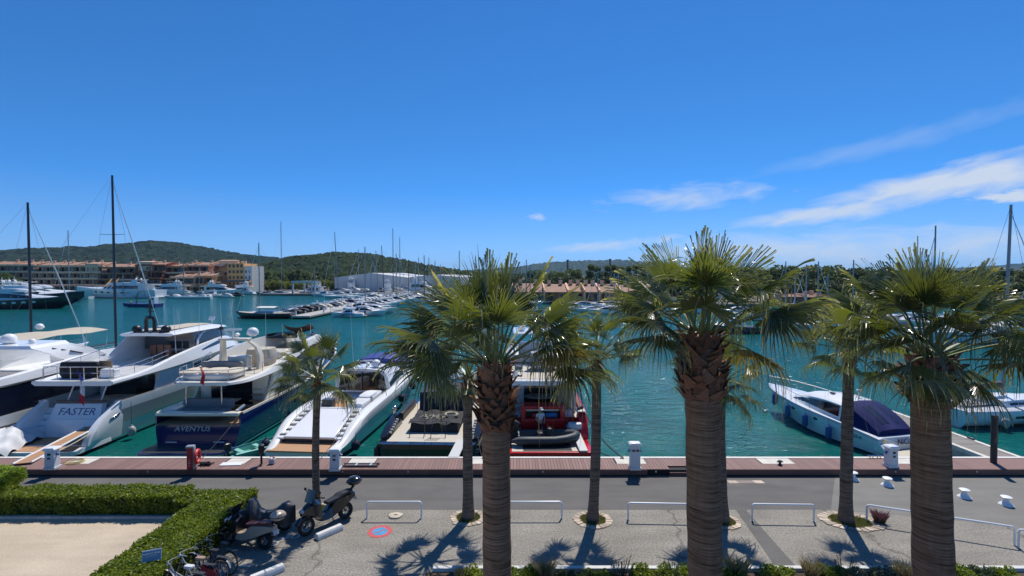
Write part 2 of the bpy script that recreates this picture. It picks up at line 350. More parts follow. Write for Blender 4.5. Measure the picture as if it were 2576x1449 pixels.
# ================================================================ PALMS
def leaf_mat(name, c_in, c_tip, c_dry, tr):
    m = bpy.data.materials.new(name); m.use_nodes = True; t = m.node_tree; b = t.nodes['Principled BSDF']
    b.inputs['Roughness'].default_value = 0.25; b.inputs['Specular IOR Level'].default_value = 0.8
    at = N(t, 'ShaderNodeAttribute'); at.attribute_name = 'tip'; oi = N(t, 'ShaderNodeObjectInfo'); tc = N(t, 'ShaderNodeTexCoord')
    mx = N(t, 'ShaderNodeMixRGB'); mx.inputs[1].default_value = (*c_in, 1); mx.inputs[2].default_value = (*c_tip, 1); t.links.new(at.outputs['Fac'], mx.inputs[0])
    nz = N(t, 'ShaderNodeTexNoise', Scale=2.2, Detail=3.0); t.links.new(tc.outputs['Object'], nz.inputs['Vector'])
    ad = N(t, 'ShaderNodeMath', operation='MULTIPLY_ADD'); ad.inputs[1].default_value = 0.8; t.links.new(oi.outputs['Random'], ad.inputs[0]); t.links.new(nz.outputs[0], ad.inputs[2])
    pw = N(t, 'ShaderNodeMath', operation='MULTIPLY'); t.links.new(ad.outputs[0], pw.inputs[0]); p2 = N(t, 'ShaderNodeMath', operation='POWER'); p2.inputs[1].default_value = 2.5; t.links.new(at.outputs['Fac'], p2.inputs[0]); t.links.new(p2.outputs[0], pw.inputs[1])
    rr = N(t, 'ShaderNodeMapRange'); rr.inputs[1].default_value = 0.55; rr.inputs[2].default_value = 1.05; t.links.new(pw.outputs[0], rr.inputs[0])
    m2 = N(t, 'ShaderNodeMixRGB'); m2.inputs[2].default_value = (*c_dry, 1); t.links.new(rr.outputs[0], m2.inputs[0]); t.links.new(mx.outputs[0], m2.inputs[1])
    h = N(t, 'ShaderNodeHueSaturation'); mr = N(t, 'ShaderNodeMapRange'); mr.inputs[3].default_value = 0.75; mr.inputs[4].default_value = 1.3; t.links.new(oi.outputs['Random'], mr.inputs[0]); t.links.new(mr.outputs[0], h.inputs['Value']); t.links.new(m2.outputs[0], h.inputs['Color'])
    t.links.new(h.outputs[0], b.inputs['Base Color'])
    trn = N(t, 'ShaderNodeBsdfTranslucent'); mu = N(t, 'ShaderNodeMixRGB', blend_type='MULTIPLY'); mu.inputs[0].default_value = 1; mu.inputs[2].default_value = (1.9, 2.0, 0.55, 1); t.links.new(h.outputs[0], mu.inputs[1]); t.links.new(mu.outputs[0], trn.inputs[0])
    ms = N(t, 'ShaderNodeMixShader'); ms.inputs[0].default_value = tr; t.links.new(b.outputs[0], ms.inputs[1]); t.links.new(trn.outputs[0], ms.inputs[2]); t.links.new(ms.outputs[0], t.nodes['Material Output'].inputs[0])
    MATS[name] = m; return m
M_frond = leaf_mat('palm_leaf', (0.074, 0.094, 0.022), (0.155, 0.158, 0.078), (0.42, 0.34, 0.19), 0.31)
M_frond2 = leaf_mat('palm_leaf_yellowing', (0.20, 0.15, 0.025), (0.33, 0.21, 0.05), (0.36, 0.25, 0.10), 0.3)
M_petiole = mat('palm_petiole', (0.14, 0.17, 0.055), 0.4, rand=0.2)
def frond_mesh(name, elev, Lp, Rb, nseg, droop, rnd, mt, splay=128, fold=0.25):
    """costapalmate fan leaf; built with z up, pointing along +x at elevation elev; the blade splits into ribbons whose tips hang"""
    r = random.Random(rnd); V = []; F = []; T = []
    # petiole arches slightly downward
    pts = []; d = R(elev); p = Vector((0, 0, 0)); np_ = 6
    for i in range(np_+1):
        pts.append(p.copy()); dd = d - R(16 if elev < 75 else 4)*(i/np_)*1.0; p = p + Vector((math.cos(dd), 0, math.sin(dd)))*Lp/np_
    ax = (pts[-1]-pts[-2]).normalized(); tip = pts[-1]
    for i, q in enumerate(pts):
        w = lerp(0.036, 0.014, min(1, i/np_*1.3)); n = Vector((-ax.z, 0, ax.x))
        for k in ((-w, 0.012), (w, 0.012), (w*0.4, -0.014), (-w*0.4, -0.014)):
            V.append(q + Vector((0, k[0], 0)) + n*k[1]); T.append(0.25)
    for i in range(np_):
        for k in range(4): a = i*4+k; b_ = i*4+(k+1) % 4; F.append((a, b_, b_+4, a+4))
    npet = len(F)
    # blade frame: u along the axis, v lateral (y), n normal (up side)
    u = ax; v = Vector((0, 1, 0)); n = u.cross(v); n = -n if n.z < 0 and elev < 80 else n
    if elev >= 80: n = Vector((-u.z, 0, u.x))
    st = [0.03, 0.24, 0.44, 0.60, 0.76, 0.90, 1.0]; fus = 2
    for s_ in range(nseg):
        a0 = R(-splay + 2*splay*s_/nseg); a1 = R(-splay + 2*splay*(s_+1)/nseg); am = (a0+a1)/2
        q = abs(am)/R(splay); L = Rb*(1.0 - 0.30*q**2)*r.uniform(0.82, 1.08); dr = droop*r.uniform(0.55, 1.5)*(0.75 + 0.6*q)
        twist = r.uniform(-0.5, 0.5); bend_at = r.uniform(0.46, 0.68); o = len(V)
        if r.random() < 0.20: dr = dr*1.7 + 0.25; bend_at = 0.45
        for i, f in enumerate(st):
            rr = f*L
            hw = (a1-a0)/2
            if i > fus: hw = hw*(1.0 - (f-st[fus])/(1-st[fus]))**1.05*0.80*st[fus]/f + 0.0010/rr
            for j, aa in enumerate((am-hw, am, am+hw)):
                # costa pulls the middle forward and folds the sides down
                rad = u*math.cos(aa) + v*math.sin(aa)
                pos = tip + rad*rr - n*(fold*rr*abs(math.sin(aa))**1.5*0.8)
                if j == 1: pos = pos - n*rr*hw*0.95
                if i > fus: pos = pos + (n*0.02*twist*(j-1))*(f-0.5)*4
                t_ = max(0, f-bend_at)/(1-bend_at); g = dr*L*(t_**1.7)*0.62 + 0.10*dr*L*f*f
                hor = 1.0 - 0.38*min(1.0, dr)*t_**2
                pos = Vector((tip.x + (pos.x-tip.x)*hor, tip.y + (pos.y-tip.y)*hor, pos.z - g))
                V.append(pos); T.append(f)
        for i in range(len(st)-1):
            for j in range(2): F.append((o+i*3+j, o+i*3+j+1, o+(i+1)*3+j+1, o+(i+1)*3+j))
    me = bpy.data.meshes.new(name); me.from_pydata([tuple(x) for x in V], [], F)
    me.materials.append(mt); me.materials.append(M_petiole)
    mi = [1]*npet + [0]*(len(F)-npet); me.polygons.foreach_set('material_index', mi)
    at = me.attributes.new('tip', 'FLOAT', 'POINT'); at.data.foreach_set('value', T); me.update(); return me
ELEV = [86, 72, 56, 40, 24, 8, -10, -30, -52]
FR = {}
def shape(e): return (76, 0.12, 0.10) if e > 65 else ((100, 0.34, 0.30) if e > 45 else ((118, 0.50, 0.36) if e > 10 else (122, 0.5, 0.40)))
for e in ELEV:
    sp, fo, dr_ = shape(e)
    FR[e] = [frond_mesh('frond', e, 1.08 if e < 70 else 0.95, 1.02, 44, dr_, 100*i+e, M_frond, sp, fo) for i in range(3)]
FRY = [frond_mesh('frond', e, 0.95, 1.05, 40, 0.8, 900+e, M_frond2, 120, 0.4) for e in (24, -10)]
FRS = {e: [frond_mesh('frond', e, 0.90, 0.74, 32, shape(e)[2]*1.1, 500+31*i+e, M_frond, shape(e)[0], shape(e)[1]) for i in range(2)] for e in ELEV}
def trunk_mat(name, c1, c2, ring):
    m = bpy.data.materials.new(name); m.use_nodes = True; t = m.node_tree; b = t.nodes['Principled BSDF']; b.inputs['Roughness'].default_value = 0.9; b.inputs['Specular IOR Level'].default_value = 0.15
    tc = N(t, 'ShaderNodeTexCoord'); mp = N(t, 'ShaderNodeMapping'); mp.inputs['Scale'].default_value = (1.6, 1.6, ring); t.links.new(tc.outputs['Object'], mp.inputs[0])
    n = N(t, 'ShaderNodeTexNoise', Scale=1.0, Detail=5.0, Roughness=0.6, Distortion=0.25); t.links.new(mp.outputs[0], n.inputs['Vector'])
    mp2 = N(t, 'ShaderNodeMapping'); mp2.inputs['Scale'].default_value = (9, 9, 1.2); t.links.new(tc.outputs['Object'], mp2.inputs[0]); n2 = N(t, 'ShaderNodeTexNoise', Scale=1.5, Detail=4.0); t.links.new(mp2.outputs[0], n2.inputs['Vector'])
    cr = N(t, 'ShaderNodeValToRGB'); cr.color_ramp.elements[0].position = 0.32; cr.color_ramp.elements[0].color = (*[x*0.35 for x in c1], 1); cr.color_ramp.elements[1].position = 0.62; cr.color_ramp.elements[1].color = (*c2, 1)
    e = cr.color_ramp.elements.new(0.43); e.color = (*c1, 1); t.links.new(n.outputs[0], cr.inputs[0])
    mu = N(t, 'ShaderNodeMixRGB', blend_type='MULTIPLY'); mu.inputs[0].default_value = 0.7; r = N(t, 'ShaderNodeMapRange'); r.inputs[3].default_value = 0.6; r.inputs[4].default_value = 1.35; t.links.new(n2.outputs[0], r.inputs[0]); t.links.new(cr.outputs[0], mu.inputs[1]); t.links.new(r.outputs[0], mu.inputs[2]); t.links.new(mu.outputs[0], b.inputs['Base Color'])
    bp = N(t, 'ShaderNodeBump', Strength=0.9, Distance=0.02); t.links.new(n.outputs[0], bp.inputs['Height']); t.links.new(bp.outputs[0], b.inputs['Normal'])
    MATS[name] = m; return m
M_trunk = trunk_mat('palm_trunk', (0.215, 0.118, 0.068), (0.36, 0.215, 0.130), 40)
M_trunk_s = trunk_mat('palm_trunk_grey', (0.140, 0.100, 0.072), (0.24, 0.175, 0.125), 22)
M_boot = mat('leaf_base', (0.235, 0.115, 0.068), 0.85, noise=(9, 0.5), bump=(18, 0.5, 0.02), rand=0.35, spec=0.2)
def boot_mesh(rnd):
    r = random.Random(rnd); b = MB(); h = r.uniform(0.9, 1.1); lean = r.uniform(0.30, 0.48); kx = r.uniform(-.12, .12)
    secs = [(0.0, 0.52, 0.0, 0.05), (0.25, 0.46, 0.10, 0.10), (0.55, 0.30, lean*0.7, 0.09), (0.82, 0.20, lean*1.0, 0.06), (1.0, 0.13, lean*1.35, 0.03)]
    rs = []
    for z, w, o, th in secs:
        z *= h; x0 = kx*z
        rs.append([(o-th*0.2, x0-w, z-0.06), (o+th, x0-w*0.45, z+0.02), (o+th*1.1, x0, z+0.03), (o+th, x0+w*0.45, z+0.02), (o-th*0.2, x0+w, z-0.06), (o-th, x0, z)])
    b.rings(rs); return b.mesh('leaf_base', M_boot, 30)
BOOTS = [boot_mesh(i) for i in range(4)]
def palm(label, base, top, r0, r1, bulge, bootlen, crown, meshes, seed, mtrunk, group, bscale, flare=1.0, wob=0.0, extra=(), fscale=1.0, nb=None, clear=0.0):
    """base/top world points of the trunk axis; crown = list of (elevation, count)"""
    r = random.Random(seed); base, top = Vector(base), Vector(top)
    t = thing('palm_tree', label, 'palm tree', base, 0, group); H = top - base; L = H.length
    b = MB(); rs = []; n = 20; K = 60
    wv = Vector((r.uniform(-1, 1), r.uniform(-1, 1), 0))*wob
    def axis(f): return H*f + wv*math.sin(f*math.pi)*1.0
    fb = 1 - bootlen/L
    def rad(f):
        q = lerp(r0, r1, f); q *= 1 + (flare-1)*max(0, 1-f*L/0.9)**2
        return q
    for i in range(K+1):
        f = i/K; c = axis(f); rr = rad(f)*(1+0.012*math.sin(f*L*7+seed)) * (1 + 0.02*r.uniform(-1, 1))
        if f > fb: rr *= 0.94
        rs.append([(c.x + rr*(1+0.015*math.sin(3*a+f*9))*math.cos(a), c.y + rr*(1+0.015*math.sin(3*a+f*9))*math.sin(a), c.z) for a in [2*math.pi*k/n for k in range(n)]])
    b.rings(rs); b.build('trunk', mtrunk, t, fix=False)
    # old leaf bases criss-crossing under the crown
    ph = 0; per = nb or 10; rows = max(6, int(bootlen/(bscale*0.42)))
    for i in range(rows):
        f = lerp(fb-0.012, 1.0, i/rows)
        for k in range(per):
            a = 2*math.pi*(k + 0.5*(i % 2))/per + r.uniform(-.1, .1); c = axis(f); g = i/rows
            rr = rad(f)*(lerp(0.96, 1.0, g))*(1 + bulge*math.sin(math.pi*min(1, g*1.05+0.12)))
            s = bscale*r.uniform(0.85, 1.15)
            M = Matrix.Translation(c + Vector((math.cos(a), math.sin(a), 0))*rr*0.97 + Vector((0, 0, r.uniform(-.02, .02)))) @ Matrix.Rotation(a, 4, 'Z') @ Matrix.Rotation(r.uniform(-0.55, 0.55), 4, 'X') @ Matrix.Rotation(r.uniform(-0.45, 0.35), 4, 'Y') @ Matrix.Scale(s, 4) @ Matrix.Diagonal((r.uniform(0.8, 1.3), r.uniform(0.8, 1.25), r.uniform(0.7, 1.05), 1))
            inst(r.choice(BOOTS), 'leaf_base', t, M)
    az = r.uniform(0, 6.28); c = axis(1.0)
    for e, cnt, dz in crown:
        for k in range(cnt):
            az += 2.39996 + r.uniform(-.25, .25)
            if clear and e <= 24:                       # old leaves were cut on the building side
                q = (az + math.pi/2 + math.pi) % (2*math.pi) - math.pi
                if abs(q) < clear: az += (1 if q > 0 else -1)*(clear - abs(q) + 0.1)
            M = Matrix.Translation(c + Vector((math.cos(az)*r1*0.5, math.sin(az)*r1*0.5, dz + r.uniform(-.04, .04)))) @ Matrix.Rotation(az, 4, 'Z') @ Matrix.Rotation(R(r.uniform(-8, 8)), 4, 'Y') @ Matrix.Rotation(r.uniform(-.35, .35), 4, 'X') @ Matrix.Scale(fscale*r.uniform(0.86, 1.08), 4)
            inst(r.choice(meshes[e]), 'frond', t, M)
    for me, a, dz, s in extra:
        inst(me, 'frond', t, Matrix.Translation(c + Vector((math.cos(R(a))*r1*0.5, math.sin(R(a))*r1*0.5, dz))) @ Matrix.Rotation(R(a), 4, 'Z') @ Matrix.Scale(s, 4))
    return t
CROWN = [(86, 3, 0.05), (72, 6, 0.05), (56, 6, 0.02), (40, 7, 0.0), (24, 6, 0.0), (8, 2, 0.0)]
YB = 8.7
pa_top, pb_top, pc_top = on_y(1246, 915, YB), on_y(1764, 842, YB-0.1), on_y(2338, 895, YB-0.1)
pa_b, pb_b, pc_b = on_y(1253, 1449, YB), on_y(1775, 1449, YB-0.1), on_y(2347, 1449, YB-0.1)
def basept(t, b_):      # carry the trunk line on down to the ground
    k = (0 - t.z)/(b_.z - t.z); return t.lerp(b_, k)
G_NEAR = 'tall palms rising in front of the balcony'
palm('tall fan palm with a drooping yellow frond, standing in front of the red yacht', basept(pa_top, pa_b), pa_top, 0.275, 0.235, 0.22, 1.05, CROWN, FR, 3, M_trunk, G_NEAR, 0.20, 1.3, 0.02, [(FRY[0], -20, 0.0, 0.95), (FR[24][0], 178, -0.05, 1.12), (FR[40][1], 160, -0.05, 1.1)], clear=0.9)
palm('tallest fan palm, its trunk rising between the open water and the service post', basept(pb_top, pb_b), pb_top, 0.290, 0.285, 0.26, 0.98, CROWN, FR, 11, M_trunk, G_NEAR, 0.21, 1.3, 0.02, [(FRY[1], 10, -0.05, 0.9)], clear=0.9)
palm('stout fan palm with a skirt of hanging leaves, in front of the timber pier', basept(pc_top, pc_b), pc_top, 0.335, 0.27, 0.30, 0.72, CROWN, FR, 23, M_trunk, G_NEAR, 0.22, 1.3, 0.02, [(FR[-30][0], -62, 0.05, 0.62), (FR[-30][1], -105, 0.05, 0.60), (FR[-30][2], -140, 0.05, 0.62), (FR[-10][2], -85, 0.05, 0.55), (FR[24][2], 10, 0, 1.1), (FR[8][1], -8, -0.1, 1.1), (FR[40][1], 5, 0.1, 1.15)], clear=0.8)
CS = [(86, 2, 0.05), (72, 2, 0.05), (56, 3, 0.02), (40, 2, 0.0), (24, 3, -0.03), (8, 3, -0.06), (-10, 3, -0.1), (-30, 1, -0.14)]
CS2 = [(86, 1, 0.05), (72, 2, 0.05), (40, 2, 0.0), (24, 3, -0.03), (8, 3, -0.06), (-10, 3, -0.1)]
G_SM = 'slender palms set in stone rings along the road'
def small(label, base_px, top_px, r0, r1, crown, seed, bootlen, fs, dy=0.0, fl=1.35, extra=()):
    bb = on_z(*base_px); tp = on_y(*top_px, bb.y + dy)
    return bb, palm(label, bb, tp, r0, r1, 0.30, bootlen, crown, FRS, seed, M_trunk_s, G_SM, 0.125, fl, 0.05, extra, fs, 8)
SP = []
SP.append(small('slender palm with a full green crown standing beside the parked black scooter', (797, 1282), (800, 950), 0.14, 0.125, CS + [(40, 3, 0), (56, 2, 0), (8, 2, 0)], 31, 0.5, 1.22)[0])
SP.append(small('slender palm in a grassy stone ring, behind the tall palm with the yellow frond', (1178, 1303), (1177, 945), 0.20, 0.155, CS + [(24, 2, 0), (8, 2, 0)], 41, 0.75, 1.18)[0])
SP.append(small('slender palm in a stone ring, between the red yacht and the open water', (1491, 1308), (1500, 905), 0.185, 0.165, CS + [(24, 2, 0), (40, 2, 0)], 52, 0.62, 1.22)[0])
SP.append(small('slender palm half hidden behind the trunk of the tallest palm', (1819, 1312), (1814, 960), 0.20, 0.15, CS + [(24, 2, 0)], 67, 0.5, 1.22)[0])
SP.append(small('slender palm in a wide grassy ring in front of the white cruiser with navy canopy', (2128, 1312), (2137, 880), 0.215, 0.165, CS + [(24, 2, 0), (40, 2, 0)], 73, 0.62, 1.28)[0])
# ================================================================ BOATS: shared tools
def cr(P, t):          # Catmull-Rom through rows of P at parameter t in [0, len-1]
    n = len(P); i = int(min(max(math.floor(t), 0), n-2)); f = t-i
    p1, p2 = P[i], P[i+1]; p0 = P[i-1] if i > 0 else 2*p1-p2; p3 = P[i+2] if i+2 < n else 2*p2-p1
    return 0.5*((2*p1) + (-p0+p2)*f + (2*p0-5*p1+4*p2-p3)*f*f + (-p0+3*p1-3*p2+p3)*f**3)
class Body:
    """a lofted shell, symmetric about x=0: stations (y, [(half width, z), ...] from keel up and over)"""
    def __init__(s, st, n=28, lin=False):
        s.y = np.array([q[0] for q in st], float); s.P = np.array([q[1] for q in st], float); s.n = n; s.lin = lin
    def sec(s, y):
        t = float(np.interp(y, s.y, np.arange(len(s.y))))
        if s.lin:
            i = int(min(math.floor(t), len(s.y)-2)); q = s.P[i] + (s.P[i+1]-s.P[i])*(t-i)
        else: q = cr(s.P, t)
        q = q.copy(); q[:, 0] = np.maximum(q[:, 0], 0.0); return q
    def pt(s, y, u):
        q = s.sec(y); i = int(min(max(math.floor(u), 0), len(q)-2)); return q[i] + (q[i+1]-q[i])*(u-i)
    def samples(s, y0=None, y1=None, n=None):
        y0 = s.y[0] if y0 is None else y0; y1 = s.y[-1] if y1 is None else y1; n = n or s.n
        return [y0 + (y1-y0)*i/n for i in range(n+1)]
    def shell(s, mb, y0=None, y1=None):
        rs = []
        for y in s.samples(y0, y1):
            q = s.sec(y); r = [(a, y, b) for a, b in q]; l = [(-a, y, b) for a, b in q[::-1]]
            rs.append(r+l)
        mb.rings(rs); return mb
    def band(s, mb, y0, y1, u0, u1, off=0.012, n=16, sides=(1, -1), m=1):
        f0 = u0 if callable(u0) else (lambda t: u0); f1 = u1 if callable(u1) else (lambda t: u1)
        for sd in sides:
            o = len(mb.v); 
            for i in range(n+1):
                t = i/n; y = y0+(y1-y0)*t; q = s.sec(y)
                for j in range(m+1):
                    u = f0(t) + (f1(t)-f0(t))*j/m; p = s.pt(y, u); e = 0.05; a = s.pt(y, max(0, u-e)); b_ = s.pt(y, min(len(q)-1, u+e)); d = b_-a; L = math.hypot(*d) or 1
                    nx, nz = d[1]/L, -d[0]/L
                    mb.v.append((sd*(p[0]+nx*off), y, p[1]+nz*off))
            for i in range(n):
                for j in range(m):
                    k = o+i*(m+1)+j; f = (k, k+1, k+m+2, k+m+1); mb.f.append(f if sd > 0 else f[::-1])
        return mb
def sideband(body, name, m, parent, *args):
    if any(isinstance(a, tuple) for a in args): b = MB(); body.band(b, *args); b.build(name, m, parent, fix=False); return
    for sd in (1, -1): b = MB(); body.band(b, *args, sides=(sd,)); b.build(name, m, parent, fix=False)
gel = mat('gelcoat_white', (0.80, 0.80, 0.785), 0.22, noise=(0.8, 0.03), coat=0.3)
gelw = mat('gelcoat_cool_white', (0.70, 0.73, 0.75), 0.2, noise=(0.9, 0.04), coat=0.3)
cream = mat('gelcoat_cream', (0.72, 0.66, 0.54), 0.3, noise=(1.0, 0.04), coat=0.2)
glass = mat('tinted_glass', (0.012, 0.014, 0.018), 0.06, spec=0.8)
steel = mat('stainless', (0.62, 0.62, 0.62), 0.18, 1.0)
black = mat('black_plastic', (0.012, 0.012, 0.014), 0.4)
rubber = mat('black_rubber', (0.018, 0.018, 0.02), 0.7)
blackcloth = mat('black_canvas', (0.010, 0.010, 0.013), 0.75, noise=(6, 0.4), bump=(5, 0.6, 0.05))
navy = mat('navy_gelcoat', (0.007, 0.013, 0.105), 0.12, coat=0.7)
navycloth = mat('navy_canvas', (0.006, 0.009, 0.036), 0.7, noise=(5, 0.25), bump=(4, 0.5, 0.04))
bluecloth = mat('blue_canvas', (0.016, 0.040, 0.24), 0.7, noise=(4, 0.2), bump=(4, 0.4, 0.04))
teak = wood_mat('teak', (0.38, 0.20, 0.10), (0.47, 0.27, 0.14), (9, 0.6, 1), 0.6, 0.05, 4.0)
teakg = wood_mat('teak_weathered', (0.46, 0.41, 0.33), (0.56, 0.51, 0.42), (9, 0.5, 1), 0.7, 0.05, 4.0)
redgel = mat('red_gelcoat', (0.56, 0.010, 0.013), 0.25, coat=0.4, noise=(1.2, 0.12))
greyp = mat('grey_gelcoat', (0.30, 0.32, 0.33), 0.25, coat=0.3)
dgrey = mat('dark_grey_paint', (0.05, 0.052, 0.056), 0.35, coat=0.2)
cushion = mat('cushion_beige', (0.55, 0.49, 0.39), 0.85, noise=(5, 0.08), bump=(6, 0.3, 0.03))
cushg = mat('cushion_grey', (0.20, 0.20, 0.205), 0.85, noise=(5, 0.1))
tarp = mat('white_tarp', (0.60, 0.61, 0.62), 0.6, noise=(2, 0.08))
beigecloth = mat('beige_canvas', (0.47, 0.42, 0.33), 0.85, noise=(3, 0.08), bump=(3, 0.3, 0.05))
rope = mat('rope_cream', (0.50, 0.44, 0.32), 0.9)
ropeb = mat('rope_black', (0.02, 0.02, 0.024), 0.85)
fblue = mat('fender_blue', (0.03, 0.085, 0.26), 0.5)
fblack = mat('fender_black', (0.014, 0.014, 0.018), 0.6)
fwhite = mat('fender_grey', (0.36, 0.38, 0.38), 0.5)
antif = mat('antifouling', (0.012, 0.014, 0.02), 0.6)
varn = mat('varnished_wood', (0.16, 0.045, 0.018), 0.3, noise=(6, 0.3))
def fender_me(m, r, L):
    b = MB(); b.lathe([(0.001, -L/2), (r*0.6, -L/2+0.02), (r, -L/2+r*0.8), (r, L/2-r*0.8), (r*0.6, L/2-0.04), (r*0.25, L/2), (r*0.25, L/2+0.06), (0.001, L/2+0.06)], n=12); return b.mesh('fender', m)
FEN = {'blue': fender_me(fblue, 0.17, 0.85), 'black': fender_me(fblack, 0.18, 0.7), 'grey': fender_me(fwhite, 0.22, 0.62), 'darkround': fender_me(navycloth, 0.24, 0.55)}
def fender(kind, parent, x, y, z, zline):
    f = inst(FEN[kind], 'fender', parent, loc=(x, y, z)); b = MB(); b.tube([(0, 0, 0.3), (0, 0, zline-z)], 0.012, 4); b.build('lanyard', ropeb, f); return f
def rail(name, parent, pts, h, m=None, r=0.02, mid=True, post=1):
    """stanchion rail over deck points pts (x,y,z)"""
    m = m or steel; b = MB(); top = [Vector(p)+Vector((0, 0, h)) for p in pts]; b.tube(top, r, 5)
    if mid: b.tube([Vector(p)+Vector((0, 0, h*0.5)) for p in pts], r*0.6, 4)
    for p in pts[::post]: b.tube([p, Vector(p)+Vector((0, 0, h))], r*0.9, 5)
    return b.build(name, m, parent)
def dome(parent, x, y, z, r, m, name='radome', s=1.0):
    b = MB(); b.lathe([(r*0.55, 0), (r*0.62, 0.06), (r*0.98, 0.12), (r, r*0.55), (r*0.93, r*1.0), (r*0.68, r*1.38), (r*0.3, r*1.55), (0.001, r*1.58)], (x, y, z), 16); return b.build(name, m, parent)
def antenna(parent, x, y, z, h, lean=(0, 0), m=None, r=0.012):
    b = MB(); b.tube([(x, y, z), (x+lean[0], y+lean[1], z+h)], [r*1.5, r*0.6], 5); return b.build('antenna', m or gel, parent)
def flag(parent, x, y, z, h, cols, L=0.7, W=0.45, lean=-0.25):
    b = MB(); b.tube([(x, y, z), (x, y+lean, z+h)], 0.014, 5); p = b.build('flagstaff', varn, parent)
    for i, c in enumerate(cols):
        k = MB(); n = 6; rs = []
        for j in range(n+1):
            t = (i + j/n)/len(cols); zz = z+h*0.97-L*0.98*t*1.2; xx = x + 0.06*math.sin(t*5)+W*0.3*t
            rs.append([(xx+0.03*math.sin(q*5+t*3)+q*W*(0.5-0.15*t), y+lean*0.97+0.07*math.sin(q*7+t*2)+0.05*q, zz - q*W*0.85) for q in (0, .33, .66, 1)])
        k.rings(rs, closed=False); k.build('flag_stripe', c, p, fix=False)
    return p
def pillow(mb, c, d, r=0.06):
    x, y, z = d; rs = []
    for k, (s, zz) in enumerate(((0.90, -z/2), (1, -z/2+r), (1, z/2-r), (0.92, z/2))):
        n = 16; rs.append([(c[0]+x/2*s*math.copysign(abs(math.cos(a))**0.45, math.cos(a)), c[1]+y/2*s*math.copysign(abs(math.sin(a))**0.45, math.sin(a)), c[2]+zz) for a in [2*math.pi*(i+0.5)/n for i in range(n)]])
    mb.rings(rs); return mb
def rr_outline(hw, y0, y1, r, n=5, hw2=None):
    """rounded outline of a deck slab: half width hw aft (hw2 forward)"""
    hw2 = hw if hw2 is None else hw2; P = []
    for cx, cy, a0 in ((hw2-r, y1-r, 0), (-(hw2-r), y1-r, 90), (-(hw-r), y0+r, 180), (hw-r, y0+r, 270)):
        for i in range(n+1):
            a = R(a0+90*i/n); P.append((cx+r*math.cos(a), cy+r*math.sin(a)))
    return P
def hull_st(L, B, sheer, stern=0.9, chine=0.86, full=0.62, zb=(-0.35, 0.15), bulw=0.45, bowz=0.9, flare=0.06, rake=1.0, inset=0.12):
    """stations of a planing motor-yacht hull; y=0 at the transom"""
    st = []
    for f in (0, 0.12, 0.28, 0.45, 0.62, 0.76, 0.87, 0.95, 1.0):
        w = B*(stern + (1-stern)*min(1, f/0.35)) if f < 0.35 else B*max(0.015, (1-((f-0.35)/0.65)**2.4)**full)
        z = sheer + bowz*max(0, (f-0.3)/0.7)**1.8; ch = lerp(chine, 0.28, max(0, (f-0.45)/0.55)**1.3); zc = zb[1] + 0.75*max(0, (f-0.5)/0.5)**2
        y = L*f; pts = [(0.0, zb[0] + (0.0 if f < 0.9 else 0.2)), (w*ch, zc), (w*(ch*0.35+0.65)*(1+flare*0.0), lerp(zc, z, 0.45)), (w, z-0.10), (w*1.0, z), (max(0.01, w-inset), z), (max(0.008, w-inset-0.02), z-bulw), (0.0, z-bulw+0.03)]
        st.append((y - rake*0.0, pts))
    return st
def stem_rake(mb, L, rake, y_from=0.7, zref=0.0, top=2.5):      # lean the stem forward with height
    for i, (x, y, z) in enumerate(mb.v):
        f = max(0, (y/L - y_from)/(1-y_from))
        mb.v[i] = (x, y - rake*f*f*max(0, 1-(z-zref)/top), z)
    return mb
def rope_line(a, b, sag, m=None, r=0.02, name='mooring_line', label=None, n=10):
    k = MB(); k.tube([p - Vector(a) for p in catenary(a, b, sag, n)], r, 5); o = k.build(name, m or ropeb, loc=a); return tag(o, label, 'rope', 'mooring lines of the moored boats')
# ================================================================ THE YACHTS MOORED STERN-TO AT THE QUAY (left to right)
def box_house(mb, st, n=20): Body(st, n).shell(mb); return mb
# ---------------------------------------------------------------- white yacht with blue canvas at the left edge
Y = thing('motor_yacht', 'white motor yacht with blue canvas cockpit sides and white arch with three slots', 'yacht', (-31.9, 26.6, WZ), 0)
L, B = 19.0, 2.45
h = Body(hull_st(L, B, 1.75)); b = MB(); h.shell(b); stem_rake(b, L, 2.2); b.build('hull', gelw, Y)
b = MB(); h.band(b, 0.1, 15, 2.1, 2.35, 0.012); b.build('hull_stripe', glass, Y, fix=False)
b = MB(); h.band(b, 1.2, 15, 4.1, 4.9, 0.02); b.build('toe_rail', greyp, Y, fix=False)
b = MB(); b.prism(rr_outline(2.2, -1.1, 0.1, 0.3), 0.30, 0.48); b.build('swim_platform', gelw, Y)
b = MB(); Body([(1.2, [(2.2, 1.7), (2.15, 3.25), (0, 3.3)]), (4.0, [(2.2, 1.7), (2.1, 3.3), (0, 3.35)]), (7.5, [(2.1, 1.8), (2.0, 3.4), (0, 3.45)])], 14).shell(b); b.build('canvas_enclosure', navycloth, Y)
cw = Body([(1.2, [(2.2, 1.7), (2.15, 3.25), (0, 3.3)]), (4.0, [(2.2, 1.7), (2.1, 3.3), (0, 3.35)]), (7.5, [(2.1, 1.8), (2.0, 3.4), (0, 3.45)])], 14)
vinyl = mat('clear_vinyl', (0.026, 0.032, 0.055), 0.22)
for a, c in ((1.5, 3.0), (3.5, 5.0), (5.4, 6.9)):
    for sd in (1, -1): sideband(cw, 'canvas_window', vinyl, Y, a, c, 0.42, 0.85, 0.02, 4, (sd,))
